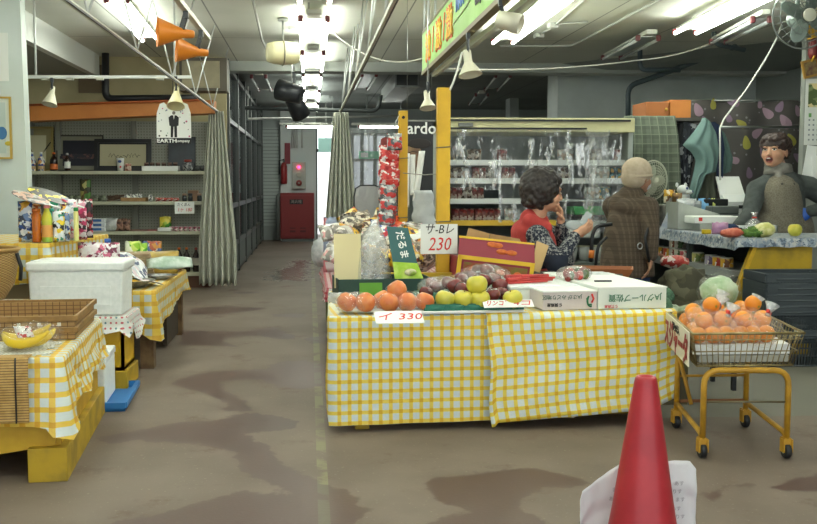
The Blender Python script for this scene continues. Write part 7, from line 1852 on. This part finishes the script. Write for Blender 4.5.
def face(e, c, M, s=1, mouth_open=False, brow='2a211d'):
    g = lambda x, y, z: Vector(c)+M @ (Vector((x, y, z))*s)
    for sx in (-1, 1):
        ey = O('eye', MB().ball(g(sx*.031, .081, .010), .0135*s, (1.15, .5, .55), M=M), EYEW, e)
        O('iris', MB().ball(g(sx*.031, .0875, .010), .0062*s, (1, .4, 1), M=M), IRIS, ey)
        O('eyebrow', MB().tube([g(sx*.014, .093, .030), g(sx*.032, .091, .037), g(sx*.05, .078, .031)], [.003*s, .0035*s, .002*s], 6), mat('brow', brow, .8), e)
        O('eyelid', MB().tube([g(sx*.017, .089, .0135), g(sx*.031, .0925, .019), g(sx*.046, .081, .013)], .0022*s, 6), mat('lash', '2c1d18', .7), e)
    if mouth_open:
        O('mouth', MB().ball(g(0, .089, -.058), .021*s, (1.05, .45, .75), M=M), mat('mouth_dark', '4a1f1c', .4), e)
        O('upper_teeth', MB().ball(g(0, .096, -.050), .013*s, (1.1, .3, .3), M=M), EYEW, e)
        lips = [g(.022*math.cos(a), .096-.012*abs(math.cos(a)), -.058+.017*math.sin(a)) for a in [2*PI*i/16 for i in range(16)]]
        O('lips', MB().tube(lips, .0042*s, 6, closed=True), LIP, e)
    else: O('lips', MB().ball(g(0, .089, -.056), .019*s, (1.1, .42, .32), M=M), LIP, e)
def hand(mb, wrist, d, n, side=1, curl=.5, s=1, grip=None):
    """d: pointing direction, n: palm normal (fingers curl towards it), side: which side the thumb is on"""
    d = Vector(d).normalized(); n = Vector(n); n = (n-d*n.dot(d)).normalized(); l = d.cross(n).normalized()*side
    w = Vector(wrist); Mh = Matrix((l, d, n)).transposed()
    mb.cap(w-d*.02*s, w+d*.012*s, .026*s, .027*s, 12)
    mb.ball(w+d*.05*s, .046*s, (.86, 1.0, .38), 16, 10, Mh)
    for i in range(4):
        off = (i-1.5)*.0195; L = (.040, .044, .041, .032)[i]*s
        p = w+d*(.082-.004*abs(i-1.2))*s - l*off*s; fan = -l*off*1.2
        mb.cap(w+d*.05*s-l*off*.8*s, p, .010*s, .0095*s, 8)
        a = curl*.7
        for k, (ln, rr) in enumerate(((1, .0092), (.68, .0084), (.52, .0074))):
            dd = (d*math.cos(a)+n*math.sin(a)+fan*.6).normalized(); q = p+dd*L*ln
            mb.cap(p, q, rr*s, rr*.9*s, 8); p = q; a += curl*(1.0 if k == 0 else .8)
    t0 = w+d*.022*s+l*.028*s; t1 = t0+(d*.55+l*.6+n*.45).normalized()*.036*s; t2 = t1+(d*.75+l*.1+n*.6).normalized()*.028*s
    mb.cap(w+d*.02*s+l*.012*s, t0, .014*s, .0125*s, 8); mb.cap(t0, t1, .0125*s, .0105*s, 8); mb.cap(t1, t2, .0105*s, .009*s, 8)
def curls(mb, c, rads, M, n, r, zmin=-.4, seed=1, cut=None):
    random.seed(seed)
    mb.ball(c, 1, rads, 20, 14, M)
    for i in range(n):
        z = 1-(i+.5)/n*(1-zmin); a = i*2.39996; q = math.sqrt(max(0, 1-z*z))
        v = Vector((q*math.cos(a), q*math.sin(a), z))
        if cut and cut(v): continue
        p = Vector(c)+M @ Vector((v.x*rads[0], v.y*rads[1], v.z*rads[2]))
        mb.ball(p, r*random.uniform(.7, 1.15), seg=8, rings=6)
# ------------------------------------------------ seated woman
Yw = 6.5
e = E('person', 'seated woman in a red vest and dark patterned sweater holding a hand to her mouth', 'person', (P(536, 280, Yw).x, Yw, 0))
B = e.location.copy()
J = lambda px, py, Y=Yw: P(px, py, Y)-B
hc_ = J(545, 193); HM = frame((1, .12, -.12)); hs = 1.14
pel = Vector((.0, .02, .44)); chest = J(535, 240); chest.y = .02
sN, sF = J(537, 236, 6.33), J(545, 232, 6.66)
hn = J(576, 234, 6.28); elN = J(557, 266, 6.2)
elF = J(566, 262, 6.62); hf = J(561, 221, 6.5)
m = MB()
head(m, hc_, HM, hs)
m.cap(hc_+Vector((-.03, 0, -.06)), J(536, 222), .055, .06, 14)
m.cap(pel, chest, .14, .125, 18); m.cap(chest, J(537, 226), .12, .07, 16)
for s_, k_, a_ in ((sN, elN, hn), (sF, elF, hf)): m.cap(chest+Vector((0, (s_.y-chest.y)*.6, .02)), s_, .075, .055); m.cap(s_, k_, .052, .042); m.cap(k_, a_, .042, .026)
for sy in (-1, 1):
    kn = Vector((.42, .02+sy*.12, .47)); an = Vector((.44, .02+sy*.11, .08))
    m.cap(pel+Vector((0, sy*.08, 0)), kn, .09, .062); m.cap(kn, an, .06, .04); m.cap(an, an+Vector((.13, 0, -.04)), .04, .03)
hand(m, hn, Vector((.9, .05, .45)), Vector((-.3, .9, .4)), -1, .55, 1.0)
hand(m, hf, Vector((-.1, -.1, 1)), Vector((-1, 0, .1)), 1, .8, 1.0)
blob('body', m, SKIN, e, .0045, 3)
face(e, hc_, HM, hs)
# sweater
SW = NT('navy_speckled'); n1 = SW.noise(55, 3, rough=.8); x, y, z = SW.xyz()
pat = SW.step(n1, .5, .56)
zone = SW.math('MAXIMUM', SW.math('GREATER_THAN', z, .80), SW.math('GREATER_THAN', x, .13))
SW.link(SW.mix(SW.math('MULTIPLY', pat, zone), srgb('1a2030'), srgb('8f8f8c')), SW.b.inputs['Base Color']); SW.b.inputs['Roughness'].default_value = .9
m = MB()
m.cap(chest+Vector((0, (sN.y-chest.y)*.6, .02)), sN, .08, .075); m.cap(sN, elN, .074, .064); m.cap(elN, hn-(hn-elN).normalized()*.03, .062, .043)
m.ball(elN, .066)
m.cap(chest+Vector((0, (sF.y-chest.y)*.6, .02)), sF, .08, .07); m.cap(sF, elF, .07, .06); m.cap(elF, hf-(hf-elF).normalized()*.03, .058, .04)
m.cap(pel+Vector((0, 0, .05)), chest, .15, .13)
blob('sweater', m, SW.m, e, .009, 4)
m = MB()
m.ball(pel+Vector((0, 0, .12)), 1, (.175, .185, .2), 20, 14); m.ball(chest+Vector((-.01, 0, -.04)), 1, (.155, .185, .16), 20, 14); m.ball(chest+Vector((-.035, 0, .05)), 1, (.12, .17, .1), 20, 12)
m.cap(J(530, 222, 6.42), J(545, 228, 6.42), .055, .05); m.cap(J(530, 222, 6.58), J(545, 228, 6.58), .055, .05)
m.cap(J(530, 219, 6.5), J(541, 222, 6.5), .07, .055)
blob('red_vest', m, mat('red_vest', 'b8403c', .85, c2='a83834', vs=10, bump=.4, bs=120), e, .009, 4)
m = MB()
for sy in (-1, 1):
    kn = Vector((.42, .02+sy*.12, .47)); an = Vector((.44, .02+sy*.11, .12))
    m.cap(pel+Vector((0, sy*.08, 0)), kn, .11, .075); m.cap(kn, an, .075, .055)
m.ball(pel, 1, (.15, .18, .13))
blob('trousers', m, mat('dark_trousers', '2a2c30', .9), e, .01, 3)
for sy in (-1, 1): O('shoe', MB().ball(Vector((.5, .02+sy*.11, .045)), .06, (1.8, .75, .7)), DARK, e)
m = MB()
curls(m, hc_+HM @ Vector((0, -.032, .03)), (.112, .125, .125), HM, 190, .026, -.75, 3, lambda v: v.y > .52 and v.z < .45)
curls(m, hc_+HM @ Vector((0, -.07, -.03)), (.09, .07, .09), HM, 60, .024, -.8, 5)
blob('hair', m, mat('black_perm_hair', '241f1d', .55, c2='322a27', vs=30, bump=.5, bs=90), e, .006, 1)
# phone-like white packet she holds
T('plastic_packet', MB().poly([(-.035, 0, -.02), (.03, 0, -.04), (.06, 0, .05), (.02, 0, .07)], (0, .006, 0)).ball((-.06, 0, -.02), .05, (1.1, .3, .6), bumpy=.3), mat('clear_whitish', 'c8d2d2', .25, alpha=.5), 'clear whitish packet held in the hand of the seated woman', 'packet', P(583, 222, 6.3))
e = E('stool', 'dark round stool under the seated woman', 'stool', (B.x, Yw+.02, 0))
O('seat', MB().lathe([(.15, .27), (.17, .28), (.17, .305), (.15, .315)]), mat('stool_seat', '4a3a34', .6), e)
for a in (.8, 2.4, 3.9, 5.5): O('leg', MB().tube([(.1*math.cos(a), .1*math.sin(a), .27), (.15*math.cos(a), .15*math.sin(a), 0)], .013, 8), STEEL, e)
# ------------------------------------------------ woman in cream hat
Yh = 7.3
e = E('person', 'woman in a cream knit hat and brown plaid coat facing the counter', 'person', (P(629, 280, Yh).x, Yh, 0))
B = e.location.copy()
J = lambda px, py, Y=Yh: P(px, py, Y)-B
hc_ = J(639, 178); HM = frame((.9, .45, -.12)); hs = .98
m = MB(); head(m, hc_, HM, hs)
ch = J(631, 208); pel = Vector((.0, .03, .70)); nk = J(634, 193)
m.cap(hc_+Vector((-.02, 0, -.05)), nk, .05, .055)
m.cap(pel, ch, .13, .13, 16); m.cap(ch, nk, .12, .06)
shN, shF = J(646, 205, 7.16), J(617, 203, 7.42)
shN = ch+Vector((.085, -.13, .01)); shF = ch+Vector((-.1, .13, .01))
elN = J(651, 232, 7.1); wrN = J(651, 257, 7.1); elF = ch+Vector((.02, .2, -.26)); wrF = ch+Vector((.2, .2, -.36))
for s_, k_, w_ in ((shN, elN, wrN), (shF, elF, wrF)): m.cap(ch, s_, .08, .055); m.cap(s_, k_, .05, .04); m.cap(k_, w_, .04, .026)
hand(m, wrN, Vector((-.1, 0, -1)), Vector((-1, .3, 0)), 1, .35, 1.0); hand(m, wrF, Vector((1, .2, .1)), Vector((0, 0, -1)), 1, .5)
for sx in (-1, 1):
    hp = pel+Vector((sx*.05, -sx*.06, 0)); kn = hp+Vector((0, 0, -.36)); an = hp+Vector((0, 0, -.63))
    m.cap(hp, kn, .085, .055); m.cap(kn, an, .055, .038); m.cap(an, an+Vector((.12, .05, -.03)), .036, .028)
blob('body', m, SKIN2, e, .0045, 3)
face(e, hc_, HM, hs)
PLD = NT('brown_plaid'); x, y, z = PLD.xyz()
def fr(v, p, a): return PLD.math('LESS_THAN', PLD.math('FRACT', PLD.math('DIVIDE', v, p)), a)
xy = PLD.math('ADD', x, PLD.math('MULTIPLY', y, .6))
c = PLD.mix(PLD.math('MULTIPLY', fr(xy, .03, .35), .6), srgb('52463a'), srgb('6a5d4c'))
c = PLD.mix(PLD.math('MULTIPLY', fr(z, .03, .3), .55), c, srgb('443a30'))
c = PLD.mix(PLD.math('MULTIPLY', fr(z, .09, .12), .15), c, srgb('8c7e66'))
PLD.link(c, PLD.b.inputs['Base Color']); PLD.b.inputs['Roughness'].default_value = .95
m = MB()
hemc = J(628, 276); 
m.ball(ch+Vector((-.005, 0, .0)), 1, (.14, .155, .10), 22, 14)
m.cap(ch+Vector((-.05, .04, .01)), ch+Vector((.04, -.04, -.02)), .115, .115, 20)
# flaring body
m.lathe([(.02, 0), (.215, .0), (.215, .02), (.205, .15), (.185, .32), (.155, .45), (.10, .54), (.05, .57)], (hemc.x-.01, .0, hemc.z), seg=36, sx=.95, sy=.85)
m.cap(ch, shN, .1, .08); m.cap(shN, elN, .078, .062); m.cap(elN, wrN+Vector((0, 0, .015)), .062, .05)
m.cap(ch, shF, .1, .08); m.cap(shF, elF, .078, .062); m.cap(elF, wrF, .062, .048)
m.cap(nk+Vector((-.02, .0, -.03)), nk+Vector((-.005, 0, .008)), .1, .072, 18)
blob('plaid_coat', m, PLD.m, e, .009, 4)
m = MB()
for sx in (-1, 1):
    hp = pel+Vector((sx*.055, -sx*.06, 0)); kn = hp+Vector((0, 0, -.36)); an = hp+Vector((0, 0, -.58))
    m.cap(hp, kn, .105, .075); m.cap(kn, an, .075, .06)
m.ball(pel, .14)
blob('jeans', m, mat('blue_jeans', '2f4468', .9, c2='283a5c', vs=20), e, .01, 3)
for sx in (-1, 1): O('shoe', MB().ball(pel+Vector((sx*.055+.06, -sx*.06+.03, -.655)), .055, (1.7, .9, .75), M=Matrix.Rotation(.4, 3, 'Z')), DARK, e)
m = MB()
m.ball(hc_+HM @ Vector((0, -.03, .045)), 1, (.103, .118, .105), 26, 18, HM); m.ball(hc_+HM @ Vector((0, -.055, -.005)), 1, (.092, .09, .085), 22, 14, HM)
blob('knit_hat', m, mat('cream_knit', 'cbbba4', .95, c2='bfae96', vs=20, bump=.6, bs=60), e, .006, 2)
O('hat_band', MB().tube([hc_+HM @ Vector((.1*math.cos(a), -.022+.105*math.sin(a), .012+.02*math.sin(a))) for a in [2*PI*i/28 for i in range(28)]], .012, 8, closed=True), mat('cream_knit2', 'c2b29a', .95, bump=.6, bs=80), e)
O('face_mask', MB().ball(hc_+HM @ Vector((0, .062, -.04)), .055*hs, (1.0, .85, .85), M=HM), mat('mask_white', 'd3d8dc', .7), e)
O('shoulder_strap', MB().tube([ch+Vector((.13, -.17, .02)), J(645, 238, 7.04), J(649, 262, 7.06)], .012, 6), DARK, e)
O('buckle', MB().tube([J(640, 246, 7.06)+Vector((.018*math.cos(a), 0, .022*math.sin(a))) for a in [2*PI*i/12 for i in range(12)]], .004, 6, closed=True), STEEL, e)
# ------------------------------------------------ vendor
Yv = 7.62
vx = P(783, 200, Yv).x
e = E('person', 'vendor with short dark hair, patterned apron and blue glove behind the counter', 'person', (vx, Yv+.62, 0))
B = e.location.copy(); Yv = Yv+.62
J = lambda px, py, Y=Yv: P(px, py, Y)-B
hc_ = J(774.5, 152, Yv-.05); HM = frame((-.72, -.68, .06)); hs = 1.22
m = MB(); head(m, hc_, HM, hs)
ch = J(781, 190); ch.y = 0; pel = Vector((ch.x+.03, .0, .82)); nk = J(779, 171)
m.cap(hc_+Vector((.02, .02, -.06)), nk, .062, .07); m.cap(pel, ch, .16, .17, 18); m.cap(ch, nk, .15, .075)
sR, eR, wR = J(757, 190), J(750, 214, Yv-.12), J(738, 226, Yv-.36); sL, eL, wL = J(809, 187), J(838, 206, Yv-.02), J(811, 211, Yv-.18)
for s_, k_, w_ in ((sR, eR, wR), (sL, eL, wL)): m.cap(ch+Vector(((s_.x-ch.x)*.5, 0, .03)), s_, .09, .07); m.cap(s_, k_, .06, .048); m.cap(k_, w_, .048, .03)
hand(m, wR, Vector((-.9, -.5, -.12)), Vector((0, 0, -1)), 1, .3, 1.1); hand(m, wL, Vector((-.8, .1, -.6)), Vector((.2, 1, 0)), -1, .4, 1.0)
for sx in (-1, 1):
    hp = pel+Vector((sx*.09, 0, 0)); kn = hp+Vector((0, 0, -.4)); an = hp+Vector((0, 0, -.74))
    m.cap(hp, kn, .1, .065); m.cap(kn, an, .065, .042); m.cap(an, an+Vector((0, -.13, -.035)), .04, .03)
blob('body', m, SKIN, e, .0048, 3)
face(e, hc_, HM, hs, True)
m = MB()
m.cap(ch+Vector(((sR.x-ch.x)*.5, 0, .03)), sR, .11, .09); m.cap(sR, eR, .088, .07); m.cap(eR, wR, .068, .048)
m.cap(ch+Vector(((sL.x-ch.x)*.5, 0, .03)), sL, .11, .092); m.cap(sL, eL, .09, .075); m.cap(eL, wL, .072, .05)
m.cap(pel, ch, .19, .185, 18); m.ball(ch+Vector((0, 0, .03)), 1, (.22, .14, .13))
blob('cardigan', m, mat('charcoal_knit', '4c5250', .95, c2='434846', vs=20, bump=.5, bs=90), e, .01, 4)
AP = NT('apron_print'); v_ = AP.new('ShaderNodeTexVoronoi'); v_.inputs['Scale'].default_value = 55; v_.feature = 'DISTANCE_TO_EDGE'; AP.link(AP.tc.outputs['Object'], v_.inputs['Vector'])
AP.link(AP.mix(AP.step(v_.outputs['Distance'], .02, .16), srgb('7f796a'), AP.mix(AP.noise(30, 3), srgb('5c574a'), srgb('7c7566'))), AP.b.inputs['Base Color']); AP.b.inputs['Roughness'].default_value = .9
m = MB()
m.cap(pel+Vector((-.01, -.045, -.1)), ch+Vector((-.03, -.05, -.02)), .195, .165, 20)
m.ball(ch+Vector((-.03, -.06, .03)), 1, (.13, .12, .12)); m.ball(pel+Vector((-.02, -.04, .02)), 1, (.26, .18, .27), 20, 14); m.cap(pel+Vector((0, -.03, 0)), pel+Vector((0, -.04, -.38)), .19, .2, 20)
for sx in (-1, 1): m.cap(ch+Vector((sx*.075-.02, -.09, .06)), ch+Vector((sx*.075, .0, .13)), .035, .03)
blob('apron', m, AP.m, e, .01, 4)
m = MB()
for k in range(3):
    r_ = .09-.004*k
    m.tube([nk+Vector((-.012+r_*math.cos(a), -.01+r_*math.sin(a), -.01+.028*k-.012*math.sin(a+k))) for a in [2*PI*i/24 for i in range(24)]], .03, 8, closed=True)
m.cap(nk+Vector((-.04, -.08, .0)), nk+Vector((-.05, -.11, -.06)), .04, .03)
blob('scarf', m, mat('grey_scarf', '8f8c84', .95, c2='7a776f', vs=16, bump=.6, bs=60), e, .007, 2)
m = MB()
curls(m, hc_+HM @ Vector((0, -.02, .055))*1, (.112, .125, .098), HM, 110, .022, -.1, 7, lambda v: v.y > .75 and v.z < .35)
curls(m, hc_+HM @ Vector((0, -.06, .01)), (.102, .078, .085), HM, 60, .02, -.6, 9, lambda v: v.y > .3)
m.cap(hc_+HM @ Vector((-.06, .06, .108)), hc_+HM @ Vector((.06, .06, .112)), .024, .026, 12)
blob('hair', m, mat('dark_brown_hair', '2e211d', .5, c2='40302a', vs=30, bump=.4, bs=80), e, .006, 2)
m = MB(); hand(m, wL, Vector((-.8, .1, -.6)), Vector((.2, 1, 0)), -1, .4, 1.12)
m.cap(wL, wL+(eL-wL).normalized()*.04, .034, .036)
blob('blue_glove', m, mat('blue_rubber', '2358b0', .4), e, .005, 2)
m = MB()
for sx in (-1, 1):
    hp = pel+Vector((sx*.09, 0, 0)); m.cap(hp, hp+Vector((0, 0, -.4)), .115, .085); m.cap(hp+Vector((0, 0, -.4)), hp+Vector((0, 0, -.7)), .085, .065)
blob('trousers', m, mat('dark_trousers', '2a2c30', .9), e, .01, 3)
for sx in (-1, 1): O('shoe', MB().ball(pel+Vector((sx*.09, -.06, -.77)), .06, (.8, 1.7, .75)), DARK, e)
for k in (-.05, .05): O('apron_button', MB().ball(ch+Vector((k-.03, -.18, .05)), .012), mat('button_dark', '3a332c', .4), e)
